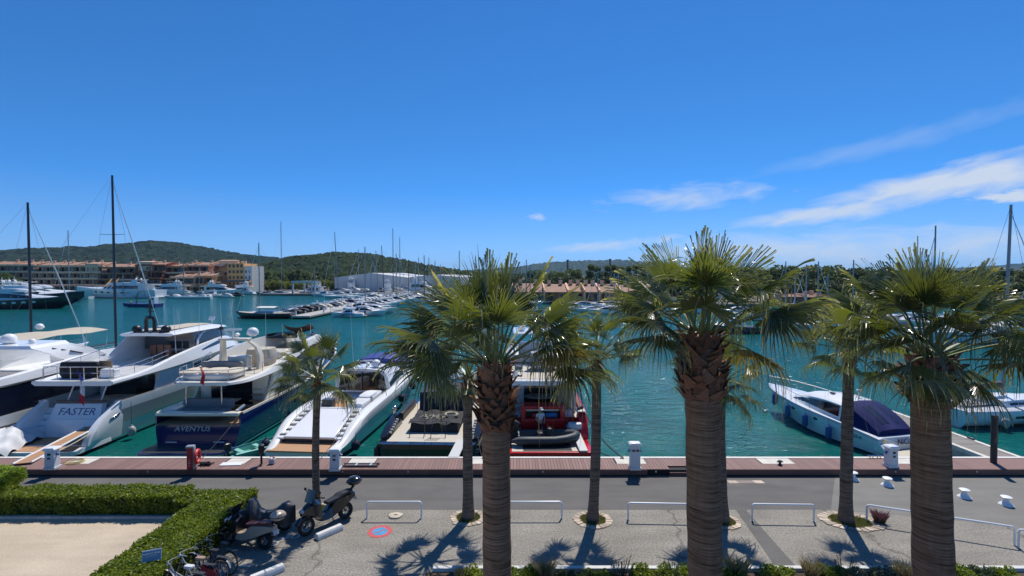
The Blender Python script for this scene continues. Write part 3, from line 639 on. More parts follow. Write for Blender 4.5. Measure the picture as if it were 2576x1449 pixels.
b = MB(); Body([(7.4, [(2.05, 1.6), (1.95, 3.4), (0, 3.45)]), (11, [(1.95, 1.7), (1.75, 3.3), (0, 3.4)]), (14, [(1.5, 1.9), (0.9, 2.6), (0, 2.7)]), (16.5, [(0.8, 2.0), (0.4, 2.15), (0, 2.2)])], 18).shell(b); b.build('cabin', gel, Y)
f = Body([(0.4, [(0, 3.40), (2.35, 3.40), (2.55, 3.55), (2.5, 3.85), (2.2, 3.9), (2.1, 3.62), (0, 3.62)]), (4, [(0, 3.45), (2.35, 3.45), (2.6, 3.62), (2.5, 4.1), (2.2, 4.15), (2.1, 3.66), (0, 3.66)]),
          (8, [(0, 3.5), (2.3, 3.5), (2.5, 3.7), (2.35, 4.45), (2.1, 4.5), (2.0, 3.7), (0, 3.7)]), (11.5, [(0, 3.5), (1.8, 3.5), (2.0, 3.7), (1.8, 4.4), (1.6, 4.4), (1.5, 3.7), (0, 3.7)])], 22)
b = MB(); f.shell(b); b.build('flybridge', gel, Y)
# arch with slots
b = MB()
for s in (-1, 1):
    b.rings([[(s*x1, y0, z0), (s*x2, y0, z0), (s*x2, y1, z0), (s*x1, y1, z0)] for x1, x2, y0, y1, z0 in ((2.05, 2.3, 6.4, 9.6, 4.2), (2.0, 2.22, 5.2, 8.2, 4.9), (1.75, 1.95, 4.3, 7.0, 5.35))])
b.rings([[(-1.95, 4.3+q*0.0, 5.30), (1.95, 4.3, 5.30), (1.7, 4.4, 5.5), (-1.7, 4.4, 5.5)], [(-1.95, 7.0, 5.30), (1.95, 7.0, 5.30), (1.7, 6.9, 5.55), (-1.7, 6.9, 5.55)]] if (q := 0) == 0 else [])
ar = b.build('radar_arch', gel, Y)
for k in range(3):
    b = MB(); b.box((2.235-0.10*k+0.0, 7.1-0.55*k, 4.72+0.16*k), (0.12, 1.0, 0.07), rx=R(-18)); b.build('slot', black, ar)
dome(Y, -0.6, 5.4, 5.5, 0.42, gel); dome(Y, 0.7, 5.6, 5.5, 0.2, gel)
b = MB(); b.box((1.2, 3.0, 3.85), (1.6, 1.8, 0.4)); b.build('seat_cushion', cushg, Y, bevel=0.08)
b = MB(); b.box((0.3, 8.6, 4.15), (2.2, 0.5, 0.9)); b.build('helm_console', gel, Y, bevel=0.1)
flag(Y, 1.2, 0.2, 3.9, 1.0, [mat('flag_red', (0.5, 0.02, 0.03), 0.8)], 0.5, 0.3)
antenna(Y, 2.2, 8, 4.4, 2.0, (0.0, -0.5))
# covered tender between the quay and the two left yachts
T = thing('covered_tender', 'tender under a creased white tarpaulin beside the tan gangway', 'tender', (-28.0, 25.9, WZ), R(12))
b = MB(); Body([(-0.0, [(0, 0.1), (1.0, 0.2), (1.15, 0.6), (0, 0.6)]), (2.4, [(0, 0.0), (1.0, 0.15), (1.15, 0.62), (0, 0.62)]), (4.2, [(0, 0.2), (0.3, 0.4), (0.4, 0.75), (0, 0.75)])], 12).shell(b); b.build('hull', dgrey, T)
r_ = random.Random(5); b = MB(); rs = []
for i in range(25):
    y = -0.2+4.6*i/24; rr = []
    for j in range(19):
        x = -1.3+2.6*j/18; w = 1.0 if y < 3 else max(0.3, 1-(y-3)/2.0)
        q = abs(x)/1.3; zz = 1.15 + 0.25*math.sin(y*1.1) - 0.75*q**2.5 + 0.09*math.sin(x*6+y*3.1) + 0.07*math.sin(y*7-x*5) + 0.05*r_.uniform(-1, 1)
        rr.append((x*w, y, zz))
    rs.append(rr)
b.rings(rs, closed=False); b.build('tarpaulin', tarp, T, fix=False)
# ---------------------------------------------------------------- white and grey yacht FASTER
Y = thing('motor_yacht', 'large white and grey flybridge yacht with FASTER lettered on its transom', 'yacht', (-25.9, 26.9, WZ), 0)
L, B = 23.0, 2.62
hs_ = hull_st(L, B, 2.42, stern=0.93, bulw=0.6); h = Body(hs_, 32)
b = MB(); h.shell(b, 2.72, L); stem_rake(b, L, 2.4); b.build('hull', gelw, Y)
b = MB(); h.band(b, 2.75, 20, 1.9, 2.62, 0.014, 24); b.build('grey_band', mat('silver_grey_paint', (0.33, 0.35, 0.36), 0.2, coat=0.4), Y, fix=False)
b = MB(); h.band(b, 0.9, 20, 1.02, 1.28, 0.05, 24); b.build('spray_rail', gel, Y, fix=False)
b = MB(); h.band(b, 2.3, 18, 4.15, 4.85, 0.03, 24); b.build('cap_rail', mat('cap_rail_brown', (0.13, 0.10, 0.085), 0.5), Y, fix=False)
# quarter wings sweeping down to the platform
for s in (-1, 1):
    b = MB(); rs = []
    for i in range(11):
        t = i/10; y = lerp(0.35, 2.85, t); top = 0.55 + 1.89*(t**0.62); w = B*0.93
        rs.append([(s*(w-0.42), y, 0.35), (s*w*0.95, y, 0.30), (s*(w+0.0), y, lerp(0.45, 1.4, t)), (s*(w), y, top-0.12), (s*(w-0.08), y, top), (s*(w-0.36), y, top), (s*(w-0.42), y, top-0.1)])
    b.rings(rs); b.build('quarter_wing', gelw, Y)
    b = MB(); b.box((s*(w+0.015), 2.25, 1.62), (0.05, 0.75, 0.12), rx=R(16)); b.build('fairlead', steel, Y, bevel=0.03)
b = MB(); b.prism(rr_outline(2.35, -0.55, 2.3, 0.35), 0.22, 0.44); b.build('swim_platform', gelw, Y)
b = MB(); b.box2((-2.1, -0.4, 0.435), (2.1, 1.95, 0.455)); b.build('platform_teak', teak, Y, smooth=0)
b = MB(); b.box2((-2.1, 0.45, 0.45), (2.1, 0.62, 0.462)); b.build('platform_seam', gelw, Y, smooth=0)
tr = MB(); tr.rings([[(-1.62, 2.0, 0.44), (1.62, 2.0, 0.44), (1.62, 2.6, 0.44), (-1.62, 2.6, 0.44)], [(-1.56, 2.22, 1.42), (1.56, 2.22, 1.42), (1.56, 2.6, 1.42), (-1.56, 2.6, 1.42)], [(-1.50, 2.30, 1.46), (1.50, 2.30, 1.46), (1.50, 2.7, 1.46), (-1.50, 2.7, 1.46)], [(-1.38, 2.62, 2.26), (1.38, 2.62, 2.26), (1.38, 2.95, 2.26), (-1.38, 2.95, 2.26)]])
tp = tr.build('transom_door', gelw, Y)
ft = mat('lettering_blue', (0.055, 0.11, 0.24), 0.35)
text('FASTER', 'lettering', ft, tp, (0.02, 2.435, 1.82), (R(90-22), 0, 0), 0.60, 0.18, 0.006, 1.12)
for s in (-1, 1):
    for k in range(5):
        b = MB(); b.box((s*1.88, 1.75+k*0.3, 0.44+0.16+k*0.30), (0.62, 0.34, 0.30)); b.build('step', gelw, Y, smooth=0, bevel=0.02)
b = MB(); b.box((0, 2.75, 2.33), (3.0, 0.10, 0.08)); b.tube([(-1.5, 2.78, 2.42), (1.5, 2.78, 2.42)], 0.03, 6); b.build('aft_rail', mat('cap_rail_brown', (0.1, .08, .07)), Y)
b = MB(); b.box2((-2.3, 2.9, 1.20), (2.3, 6.6, 1.26)); b.build('cockpit_sole', teak, Y, smooth=0)
b = MB(); pillow(b, (-0.2, 3.6, 1.62), (2.6, 0.8, 0.5)); b.build('cockpit_sofa', cushg, Y)
b = MB(); pillow(b, (0.5, 5.0, 1.72), (1.9, 1.3, 0.8), 0.2); b.build('covered_table', beigecloth, Y)
for s in (-1, 1):
    b = MB(); b.tube([(s*1.0-0.1, 2.95, 2.0), (s*1.0+0.25, 3.25, 3.45)], 0.045, 6); b.build('strut', gel, Y)
# deckhouse
hb = Body([(6.6, [(2.05, 1.6), (2.0, 3.45), (0, 3.5)]), (10, [(2.05, 1.65), (1.95, 3.5), (0, 3.55)]), (14, [(1.95, 1.8), (1.75, 3.6), (0, 3.7)]), (17.5, [(1.5, 2.2), (1.1, 2.9), (0, 3.1)]), (20.0, [(0.8, 2.5), (0.45, 2.65), (0, 2.7)])], 22)
b = MB(); hb.shell(b); b.build('deckhouse', gelw, Y)
sideband(hb, 'saloon_window', glass, Y, 8.2, 17.2, lambda t: 0.30+0.1*t, lambda t: 0.86, 0.015, 14)
b = MB(); b.box((0, 6.57, 2.4), (3.4, 0.05, 1.9)); b.build('saloon_door', glass, Y, smooth=0)
# side wing between bulwark and flybridge
for s in (-1, 1):
    b = MB(); P = [(s*2.42, 5.4, 1.9), (s*2.42, 9.5, 2.15), (s*2.42, 9.5, 3.5), (s*2.42, 6.1, 3.5)]
    b.slab(P if s > 0 else P[::-1], 0.12); wgo = b.build('side_wing', gelw, Y)
text('YACHTING', 'lettering', mat('lettering_dark', (0.02, 0.02, 0.025), 0.4), Y, (2.432, 8.3, 3.18), (R(90), 0, R(90)), 0.2, 0.3, 0.003, 1.2) if False else None
fb = Body([(2.2, [(0, 3.42), (2.2, 3.42), (2.42, 3.55), (2.40, 3.68), (2.2, 3.74), (2.1, 3.70), (0, 3.70)]), (4.5, [(0, 3.46), (2.35, 3.46), (2.6, 3.62), (2.55, 3.80), (2.3, 3.86), (2.2, 3.72), (0, 3.72)]), (8, [(0, 3.5), (2.4, 3.5), (2.66, 3.70), (2.52, 4.35), (2.3, 4.40), (2.2, 3.74), (0, 3.74)]),
           (12, [(0, 3.55), (2.2, 3.55), (2.5, 3.85), (2.25, 4.75), (2.05, 4.78), (1.95, 3.8), (0, 3.8)]), (16, [(0, 3.6), (1.5, 3.6), (1.85, 3.85), (1.45, 4.65), (1.3, 4.7), (1.2, 4.4), (0, 4.4)]), (19.5, [(0, 3.0), (0.5, 3.0), (0.85, 3.1), (0.6, 3.3), (0.5, 3.35), (0.4, 3.3), (0, 3.3)])], 34)
b = MB(); fb.shell(b); b.build('flybridge', gel, Y)
sideband(fb, 'flybridge_window', glass, Y, 10.5, 18.0, lambda t: 2.55+0.1*t, lambda t: 2.55+0.32*math.sin(math.pi*min(1, t*0.9+0.1)), 0.015, 14)
# aft sofa block under black covers with rail, wheelhouse and hard top
b = MB(); pillow(b, (-0.5, 3.35, 4.15), (2.2, 0.8, 0.85), 0.2); pillow(b, (-0.4, 3.2, 4.5), (2.3, 0.4, 0.35), 0.15); b.build('covered_sofa', blackcloth, Y)
b = MB(); b.box((1.35, 3.3, 3.98), (0.9, 0.5, 0.55)); b.build('deck_chest', gel, Y, bevel=0.08)
for kx in (0.55, 0.95):
    cst = MB(); cst.box((kx, 3.5, 4.05), (0.4, 0.42, 0.05)); cst.box((kx, 3.72, 4.35), (0.4, 0.05, 0.6)); 
    for a in (-.17, .17):
        for c in (-.17, .17): cst.box((kx+a, 3.5+c, 3.87), (0.03, 0.03, 0.32))
    cst.build('deck_chair', mat('wicker', (0.36, 0.24, 0.13), 0.7), Y)
rail('aft_rail', Y, [(x, 2.55, 3.74) for x in (-2.0, -1.2, -0.4, 0.4, 1.2, 1.95)], 0.75, steel, 0.024)
for s in (-1, 1): rail('side_rail', Y, [(s*2.1, 2.6, 3.74), (s*2.3, 4, 3.84), (s*2.35, 5.5, 4.0), (s*2.35, 7, 4.2)], 0.6, steel, 0.022)
for s in (-1,):
    b = MB(); P = [(s*2.0, 7.2, 4.2), (s*2.15, 12.3, 4.7), (s*1.95, 11.0, 5.55), (s*1.9, 9.2, 5.72)]
    b.slab(P if s < 0 else P[::-1], 0.10); b.build('hardtop_wing', gelw, Y)
wh = Body([(10.6, [(1.95, 4.4), (1.75, 5.6), (0, 5.65)]), (14.2, [(1.8, 4.5), (1.55, 5.6), (0, 5.65)]), (16.2, [(1.4, 4.55), (0.9, 5.0), (0, 5.1)]), (17, [(1.0, 4.4), (0.5, 4.5), (0, 4.6)])], 16)
b = MB(); wh.shell(b); b.build('wheelhouse_glass', mat('wheelhouse_glass', (0.05, 0.06, 0.07), 0.05, spec=0.8), Y)
for s in (-1, 1):
    b = MB(); b.tube([(s*1.98, 10.7, 4.4), (s*1.88, 10.9, 5.0), (s*1.8, 11.6, 5.45), (s*1.75, 12.2, 5.62)], 0.09, 6); b.tube([(s*1.42, 16.2, 4.55), (s*1.6, 14.6, 5.58)], 0.06, 6); b.build('window_frame', gel, Y)
ht = Body([(8.2, [(0, 5.62), (1.7, 5.60), (1.92, 5.70), (1.8, 5.80), (0, 5.84)]), (11, [(0, 5.62), (1.9, 5.60), (2.1, 5.70), (1.9, 5.86), (0, 5.94)]), (14, [(0, 5.60), (1.8, 5.58), (2.0, 5.66), (1.8, 5.84), (0, 5.96)]), (15.6, [(0, 5.52), (1.3, 5.5), (1.45, 5.55), (1.3, 5.65), (0, 5.74)])], 20)
b = MB(); ht.shell(b); b.build('hard_top', gel, Y)
b = MB(); b.rings([[(x, y, 5.975-0.02*abs(x)) for x in (-1.0, 0, 1.0)] for y in (9.0, 11, 13, 14.2)], closed=False); b.build('sunroof_canvas', beigecloth, Y, fix=False)
for kx in (-0.55, 0, 0.55):
    b = MB(); b.box((kx, 9.6, 4.45), (0.46, 0.1, 0.75)); b.box((kx, 9.8, 4.1), (0.46, 0.45, 0.1)); b.build('chair', varn, Y, bevel=0.03)
b = MB(); b.box((0, 11.4, 4.5), (2.6, 0.6, 0.8)); b.build('helm_console', gelw, Y, bevel=0.1)
for s in (-1, 1): dome(Y, s*1.05, 8.7, 5.82, 0.33, black)
b = MB(); b.box((0, 8.6, 5.88), (1.6, 0.5, 0.08)); b.tube([(-.3, 8.6, 5.9), (-.3, 8.6, 6.7), (-.2, 8.6, 6.9), (.2, 8.6, 6.9), (.3, 8.6, 6.7), (.3, 8.6, 5.9)], 0.13, 6); b.tube([(0, 8.6, 6.9), (0, 8.6, 8.2)], 0.07, 6); b.tube([(-.35, 8.6, 7.6), (.35, 8.6, 7.6)], 0.03, 5); b.tube([(-.25, 8.6, 7.3), (.3, 8.6, 7.35)], 0.03, 5)
b.build('antenna_mast', black, Y)
b = MB(); b.lathe([(0.12, 0), (0.34, 0.03), (0.34, 0.16), (0.1, 0.2)], (0.6, 9.0, 6.1), 12); b.tube([(0.6, 9.0, 5.8), (0.6, 9.0, 6.1)], 0.06, 6); b.build('radar_scanner', gel, Y)
b = MB(); b.box((0.9, 14.4, 6.35), (0.5, 0.04, 0.32), rx=R(-30)); b.tube([(0.9, 14.4, 5.85), (0.9, 14.4, 6.3)], 0.025, 5); b.build('flat_antenna', gel, Y)
antenna(Y, 1.95, 8.4, 4.4, 3.4, (0, -0.25)); antenna(Y, 1.6, 9.4, 5.8, 1.5, (0, -0.2)); antenna(Y, 2.3, 10.4, 4.6, 3.4, (0.1, 0.0)); antenna(Y, 1.4, 17, 4.5, 3.4, (-0.3, -0.4))
flag(Y, 0.3, 2.5, 3.3, 1.1, [mat('flag_blue', (0.012, 0.03, 0.25), 0.8), mat('flag_white', (0.7, 0.7, 0.7), 0.8), mat('flag_red', (0.5, 0.02, 0.03), 0.8)], 1.5, 0.5, -0.3)
for y, z in ((3.0, 0.5), (9.5, 1.3)): fender('grey', Y, 2.62+0.2, y, z, 2.3)
b = MB(); b.box((1.55, 12.6, 4.98), (0.10, 1.0, 0.10)); b.build('life_raft', gel, Y)
# gangway (tan boards, white sides)
G = thing('gangway', 'long tan gangway with white edges rising from the boardwalk to the yacht lettered FASTER', 'gangway', (0, 0, 0))
a, c = on_z(55, 1165, 0.42), on_y(232, 1072, 28.9); d = (c-a); sd_ = d.cross(Vector((0, 0, 1))).normalized()*0.30
G.location = a; n = 16
for i in range(n):
    p0, p1 = d*(i/n), d*((i+0.94)/n); b = MB(); b.slab([p0-sd_, p0+sd_, p1+sd_, p1-sd_], 0.03); b.build('tread', teak, G, smooth=0)
for s in (-1, 1):
    b = MB(); b.tube([sd_*s*1.12, d+sd_*s*1.12], 0.045, 6); b.build('side_rail', gel, G)
# ---------------------------------------------------------------- navy yacht AVENTUS
Y = thing('motor_yacht', 'navy hulled yacht with cream decks and AVENTUS lettered on its stern', 'yacht', (-17.75, 26.5, WZ), 0)
L, B = 22.0, 2.62
hs_ = hull_st(L, B, 2.15, stern=0.93, bulw=0.6, full=0.6); h = Body(hs_, 34)
def tumble(mb, y0=0.75, yl=1.3):           # rounded transom corners and raked stern
    for i, (x, y, z) in enumerate(mb.v):
        if y < yl+0.6: mb.v[i] = (x, y + 0.10*max(0, z)*max(0, 1-(y-1.0)/1.5) + 0.25*(abs(x)/2.5)**4*max(0, 1-(y-1.0)/1.5), z)
    return mb
b = MB(); h.shell(b, 1.0, L); stem_rake(b, L, 2.4); tumble(b); b.build('hull', navy, Y)
b = MB(); h.band(b, 1.15, 21.5, 4.0, 5.0, 0.03, 28); h.band(b, 1.15, 21.5, 3.2, 4.0, 0.014, 28); stem_rake(b, L, 2.4); tumble(b); b.build('cap_rail', cream, Y, fix=False)
b = MB(); h.band(b, 1.1, 20, 1.0, 1.12, 0.045, 28); stem_rake(b, L, 2.4); b.build('boot_stripe', gel, Y, fix=False)
b = MB(); h.band(b, 1.05, 15, 6.03, 7.0, 0.02, 10); b.build('deck', teak, Y, fix=False)
b = MB(); b.prism(rr_outline(2.45, -0.35, 1.25, 0.55), 0.20, 0.42); b.build('swim_platform', navy, Y)
b = MB(); b.prism(rr_outline(2.5, -0.40, 1.2, 0.58), 0.34, 0.38); b.build('platform_rubstrake', steel, Y)
b = MB(); b.prism(rr_outline(2.3, -0.2, 1.05, 0.45), 0.415, 0.435); b.build('platform_teak', dgrey, Y)
text('AVENTUS', 'lettering', mat('lettering_silver', (0.5, 0.5, 0.52), 0.3), Y, (-0.15, 1.085, 1.34), (R(90-6), 0, 0), 0.40, 0.22, 0.006, 1.16)
for x in (-1.3, 1.35):
    b = MB(); b.box((x, 1.02, 0.62), (0.62, 0.05, 0.06)); b.build('transom_light', gel, Y, bevel=0.02)
b = MB(); b.box2((-2.35, 1.25, 2.0), (2.35, 1.7, 2.2)); b.build('aft_coaming', cream, Y, bevel=0.06)
b = MB(); pillow(b, (-0.2, 2.2, 2.02), (3.0, 1.1, 0.35), 0.1); pillow(b, (-0.2, 2.75, 2.35), (3.0, 0.3, 0.6), 0.1); b.build('cockpit_sofa', cushg, Y)
b = MB(); pillow(b, (-1.9, 2.4, 2.12), (0.9, 1.4, 0.3), 0.1); b.build('cockpit_lounger', cream, Y)
b = MB(); b.box((0, 3.75, 2.28), (1.9, 0.9, 0.06)); b.tube([(0, 3.75, 1.6), (0, 3.75, 2.25)], 0.07, 8); b.build('cockpit_table', mat('table_wood', (0.42, 0.35, 0.26), 0.35), Y, bevel=0.02)
for x in (-1.35, 0.72):
    b = MB(); b.tube([(x, 2.45, 2.1), (x, 2.45, 3.65)], 0.03, 8); b.build('pillar', steel, Y)
hb = Body([(5.0, [(2.12, 1.6), (2.10, 3.6), (0, 3.65)]), (8, [(2.12, 1.7), (2.02, 3.7), (0, 3.75)]), (12, [(2.0, 1.9), (1.85, 3.8), (0, 3.9)]), (15.5, [(1.6, 2.3), (1.2, 3.2), (0, 3.4)]), (18.5, [(0.9, 2.6), (0.5, 2.8), (0, 2.9)])], 24)
b = MB(); hb.shell(b); b.build('deckhouse', cream, Y)
sideband(hb, 'saloon_window', glass, Y, 6.0, 15.2, lambda t: 0.34+0.06*t, lambda t: 0.42+0.5*math.sin(math.pi*(t*0.95+0.05))**0.6, 0.015, 16)
b = MB(); b.box((-0.1, 4.97, 2.6), (2.6, 0.05, 1.8)); b.build('saloon_door', glass, Y, smooth=0)
for s in (-1, 1):      # swooping side fashion plates
    b = MB(); P = [(s*2.33, 4.4, 2.1), (s*2.33, 6.0, 2.15), (s*2.33, 6.6, 3.0), (s*2.33, 7.4, 3.62), (s*2.33, 5.5, 3.62), (s*2.33, 5.35, 3.2)]
    b.slab(P if s > 0 else P[::-1], 0.14); b.build('fashion_plate', cream, Y)
for k in range(6):
    b = MB(); b.box((1.55, 4.3+0.28*k, 1.75+0.31*k), (0.6, 0.3, 0.05)); b.build('stair_tread', teak, Y, smooth=0)
fb = Body([(1.9, [(0, 3.58), (1.2, 3.58), (1.55, 3.64), (1.5, 3.76), (1.3, 3.80), (1.2, 3.78), (0, 3.78)]), (2.6, [(0, 3.58), (1.9, 3.58), (2.2, 3.66), (2.12, 3.80), (1.95, 3.86), (1.85, 3.80), (0, 3.80)]), (5, [(0, 3.6), (2.3, 3.6), (2.55, 3.75), (2.45, 4.02), (2.25, 4.08), (2.1, 3.82), (0, 3.82)]),
           (9, [(0, 3.62), (2.35, 3.62), (2.6, 3.85), (2.4, 4.75), (2.15, 4.8), (2.0, 3.85), (0, 3.85)]), (13, [(0, 3.7), (2.1, 3.7), (2.4, 3.95), (2.1, 5.05), (1.85, 5.1), (1.7, 3.9), (0, 3.9)]), (16, [(0, 3.6), (1.5, 3.6), (1.75, 3.8), (1.3, 4.75), (1.15, 4.75), (1.0, 4.3), (0, 4.3)]), (19, [(0, 2.85), (0.8, 2.85), (1.0, 2.95), (0.6, 3.2), (0.5, 3.2), (0.4, 3.2), (0, 3.2)])], 36)
b = MB(); fb.shell(b); b.build('flybridge', mat('gelcoat_ivory', (0.76, 0.73, 0.66), 0.25, coat=0.3), Y)
sideband(fb, 'flybridge_window', glass, Y, 7.6, 15.6, lambda t: 2.05+0.1*t, lambda t: 2.05+0.55*math.sin(math.pi*min(1, 0.06+t*0.94))**0.8, 0.015, 16)
b = MB(); b.torus((2.47, 6.9, 4.12), 0.13, 0.012, 20, 5, 'X'); b.build('emblem_ring', black, Y)
b = MB(); fb.band(b, 4.2, 13, 5.1, 6.0, 0.02, 10); b.build('fly_deck', teakg, Y, fix=False)
b = MB(); pillow(b, (-0.15, 3.3, 3.98), (3.2, 1.9, 0.36), 0.12); b.build('sunpad_base', mat('gelcoat_ivory', (0.7, .7, .65)), Y)
for i, x in enumerate((-1.3, -0.1, 1.05)):
    b = MB(); pillow(b, (x-0.05, 3.25, 4.2), (1.12, 1.7, 0.14), 0.05); b.build('sunpad_cushion', cushion, Y)
b = MB(); pillow(b, (-0.4, 4.5, 4.35), (2.6, 0.45, 0.4), 0.12); b.build('bolster', cushg, Y)
rail('aft_rail', Y, [(-2.05, 3.6, 3.85), (-1.9, 2.75, 3.82), (-1.3, 2.15, 3.80), (0, 1.98, 3.80), (1.3, 2.15, 3.80), (1.9, 2.75, 3.82), (2.05, 3.6, 3.85)], 0.65, steel, 0.022)
for s in (-1, 1): rail('side_rail', Y, [(s*2.15, 4.4, 3.95), (s*2.25, 5.4, 4.05), (s*2.25, 6.4, 4.3)], 0.55, steel, 0.022)
# arch and equipment
for s in (-1, 1):
    b = MB(); b.rings([[(s*x-0.09, y-0.26*k, z), (s*x+0.09, y-0.26*k, z), (s*x+0.09, y+0.26*k, z), (s*x-0.09, y+0.26*k, z)] for x, y, z, k in ((1.25, 5.9, 3.85, 1.3), (1.22, 6.0, 4.7, 1.0), (1.1, 5.8, 5.3, 0.8), (0.8, 5.3, 5.8, 0.7))]); b.build('arch_leg', cream, Y)
b = MB(); b.box((0, 5.25, 5.85), (1.9, 0.55, 0.14)); b.build('arch_top', cream, Y, bevel=0.04)
b = MB(); b.box((0.2, 5.4, 4.3), (1.3, 0.6, 0.9)); b.build('wet_bar', cream, Y, bevel=0.06)
dome(Y, 0.75, 6.0, 5.95, 0.36, gel); dome(Y, -0.1, 5.7, 5.95, 0.16, gel)
b = MB(); b.box((-0.1, 5.2, 6.45), (1.0, 0.14, 0.12), rz=R(20)); b.tube([(-0.1, 5.2, 5.9), (-0.1, 5.2, 6.4)], 0.06, 6); b.build('radar_scanner', gel, Y)
b = MB(); b.tube([(-0.85, 5.2, 5.85), (-0.85, 5.2, 6.9)], 0.03, 5); b.tube([(-1.1, 5.2, 6.5), (-0.55, 5.2, 6.5)], 0.025, 5); b.box((-0.85, 5.2, 6.55), (0.16, 0.16, 0.2)); b.build('instrument_post', black, Y)
antenna(Y, -0.8, 5.2, 6.4, 1.9, (-0.1, 0)); antenna(Y, 1.5, 6.2, 4.6, 3.0)
b = MB(); pillow(b, (0.6, 7.4, 4.4), (1.7, 1.5, 1.1), 0.35); b.build('covered_helm', beigecloth, Y)
b = MB(); pillow(b, (0.2, 10.4, 4.1), (2.6, 2.2, 0.45), 0.15); b.build('fly_seating', cream, Y)
b = MB(); b.box((-0.1, 9.3, 4.45), (1.6, 0.7, 0.06)); b.build('fly_table', cushion, Y, bevel=0.02)
b = MB(); Body([(13.0, [(1.95, 4.9), (1.85, 5.25), (1.8, 5.25), (1.75, 4.9)]), (15.0, [(1.45, 4.85), (1.3, 5.2), (1.25, 5.2), (1.2, 4.85)]), (16.2, [(0.5, 4.75), (0.4, 5.1), (0.35, 5.05), (0.3, 4.75)])], 10).shell(b); b.build('windscreen', glass, Y)
b = MB(); b.rings([[(lerp(-1.0, 1.3, i/6), 14.0+0.4*j, 5.9-0.3*math.sin(math.pi*i/6)-0.25*j+0.1*i/6) for i in range(7)] for j in range(3)], closed=False); b.build('sun_awning', mat('brown_canvas', (0.20, 0.13, 0.10), 0.85), Y, fix=False)
b = MB(); b.tube([(-1.0, 14, 4.9), (-1.0, 14, 5.95)], 0.02, 5); b.tube([(1.3, 14, 4.8), (1.3, 14, 6.0)], 0.02, 5); b.build('awning_pole', steel, Y)
flag(Y, 0.0, 2.0, 3.8, 1.0, [mat('flag_red', (0.5, 0.02, 0.03), 0.8)], 0.75, 0.3, -0.4)
for y in (9, 13): fender('black', Y, 2.62+0.2, y, 1.0, 2.2)
b = MB(); b.tube([(2.1, 1.6, 2.25), (2.1, 2.3, 2.35)], 0.09, 8); b.build('winch', steel, Y)
# ---------------------------------------------------------------- white sport yacht with blue canopy
Y = thing('sport_yacht', 'white open sport yacht with steps beside a flat stern hatch and blue canopy', 'yacht', (-11.35, 26.2, WZ), R(-4.5))
L, B = 21.0, 2.45
st = []
for f, w, z in ((0, 0.80, 0.62), (0.05, 0.90, 0.85), (0.12, 0.98, 1.45), (0.2, 1.0, 1.75), (0.35, 1.0, 1.85), (0.55, 0.98, 1.95), (0.72, 0.86, 2.1), (0.86, 0.58, 2.28), (0.95, 0.26, 2.42), (1.0, 0.02, 2.5)):
    w *= B; ch = lerp(0.9, 0.3, max(0, (f-0.45)/0.55)**1.3); zc = 0.15+0.8*max(0, (f-.5)/.5)**2; zd = 0.5 if f < 0.1 else (0.62 if f < 0.15 else (1.2 if f < 0.5 else z-0.02))
    st.append((L*f, [(0, -0.3), (w*ch, zc), (w*(0.4+0.6*ch), lerp(zc, z, 0.35)), (w*(0.15+0.85*1), lerp(zc, z, 0.7)), (w*0.97, z-0.12), (w*0.90, z), (w*0.79, z+0.02), (w*0.74, z-0.06), (w*0.73, zd), (0, zd)]))
h = Body(st, 40); b = MB(); h.shell(b); stem_rake(b, L, 2.6); b.build('hull', gel, Y)
b = MB(); h.band(b, 4, 18, 1.9, 2.9, 0.012, 24); b.build('hull_panel', mat('pale_blue_grey', (0.50, 0.57, 0.60), 0.2, coat=0.4), Y, fix=False)
b = MB(); h.band(b, 3.6, 8.2, 3.3, 3.75, 0.02, 10); b.build('vent_grille', mat('vent_grey', (0.40, 0.42, 0.43), 0.4), Y, fix=False)
for y in (10.2, 11.0, 14.2):
    sideband(h, 'porthole', glass, Y, y, y+0.45, 2.6, 3.0, 0.02, 2)
b = MB(); b.box2((-1.75, -0.15, 0.55), (1.75, 1.9, 0.63)); b.build('platform_teak', teak, Y, bevel=0.02)
b = MB(); b.box2((-1.72, 1.3, 0.3), (1.72, 2.2, 0.93)); b.build('garage_opening_shade', dgrey, Y, smooth=0)  # solid dark grey box stands in for the shadow inside the garage
b = MB(); b.slab([(-1.45, 1.1, 0.98), (1.45, 1.1, 0.98), (1.32, 4.3, 1.72), (-1.32, 4.3, 1.72)], 0.14); b.build('stern_hatch', gel, Y, bevel=0.04)
for s in (-1, 1):
    for k in range(6):
        b = MB(); b.box((s*1.64-s*0.02*k, 1.5+0.5*k, 1.01+0.124*k), (0.34, 0.32, 0.05)); b.build('step', mat('step_grey', (0.20, 0.18, 0.16), 0.7), Y, smooth=0)
    b = MB(); b.slab([(s*1.48, 1.1, 0.92), (s*1.86, 1.1, 0.92), (s*1.75, 4.4, 1.72), (s*1.34, 4.4, 1.72)][::s], 0.1); b.build('step_panel', gel, Y)
    rail('stair_rail', Y, [(s*1.3, 3.2, 1.5), (s*1.3, 4.0, 1.7), (s*1.3, 4.6, 1.8)], 0.6, steel, 0.02, False)
b = MB(); b.box2((-1.75, 4.35, 1.28), (1.75, 9.2, 1.34)); b.build('cockpit_sole', teak, Y, smooth=0)
b = MB(); b.box2((-1.7, 4.3, 1.3), (1.7, 4.55, 1.75)); b.build('aft_bench', gel, Y, bevel=0.05)
for x, y, w_, d_ in ((1.25, 5.3, 0.9, 1.6), (1.25, 7.3, 0.9, 1.8), (-1.3, 5.6, 0.7, 1.8), (-1.3, 7.4, 0.7, 1.2)):
    b = MB(); b.box((x, y, 1.65), (w_, d_, 0.66)); b.build('settee', gel, Y, bevel=0.08)
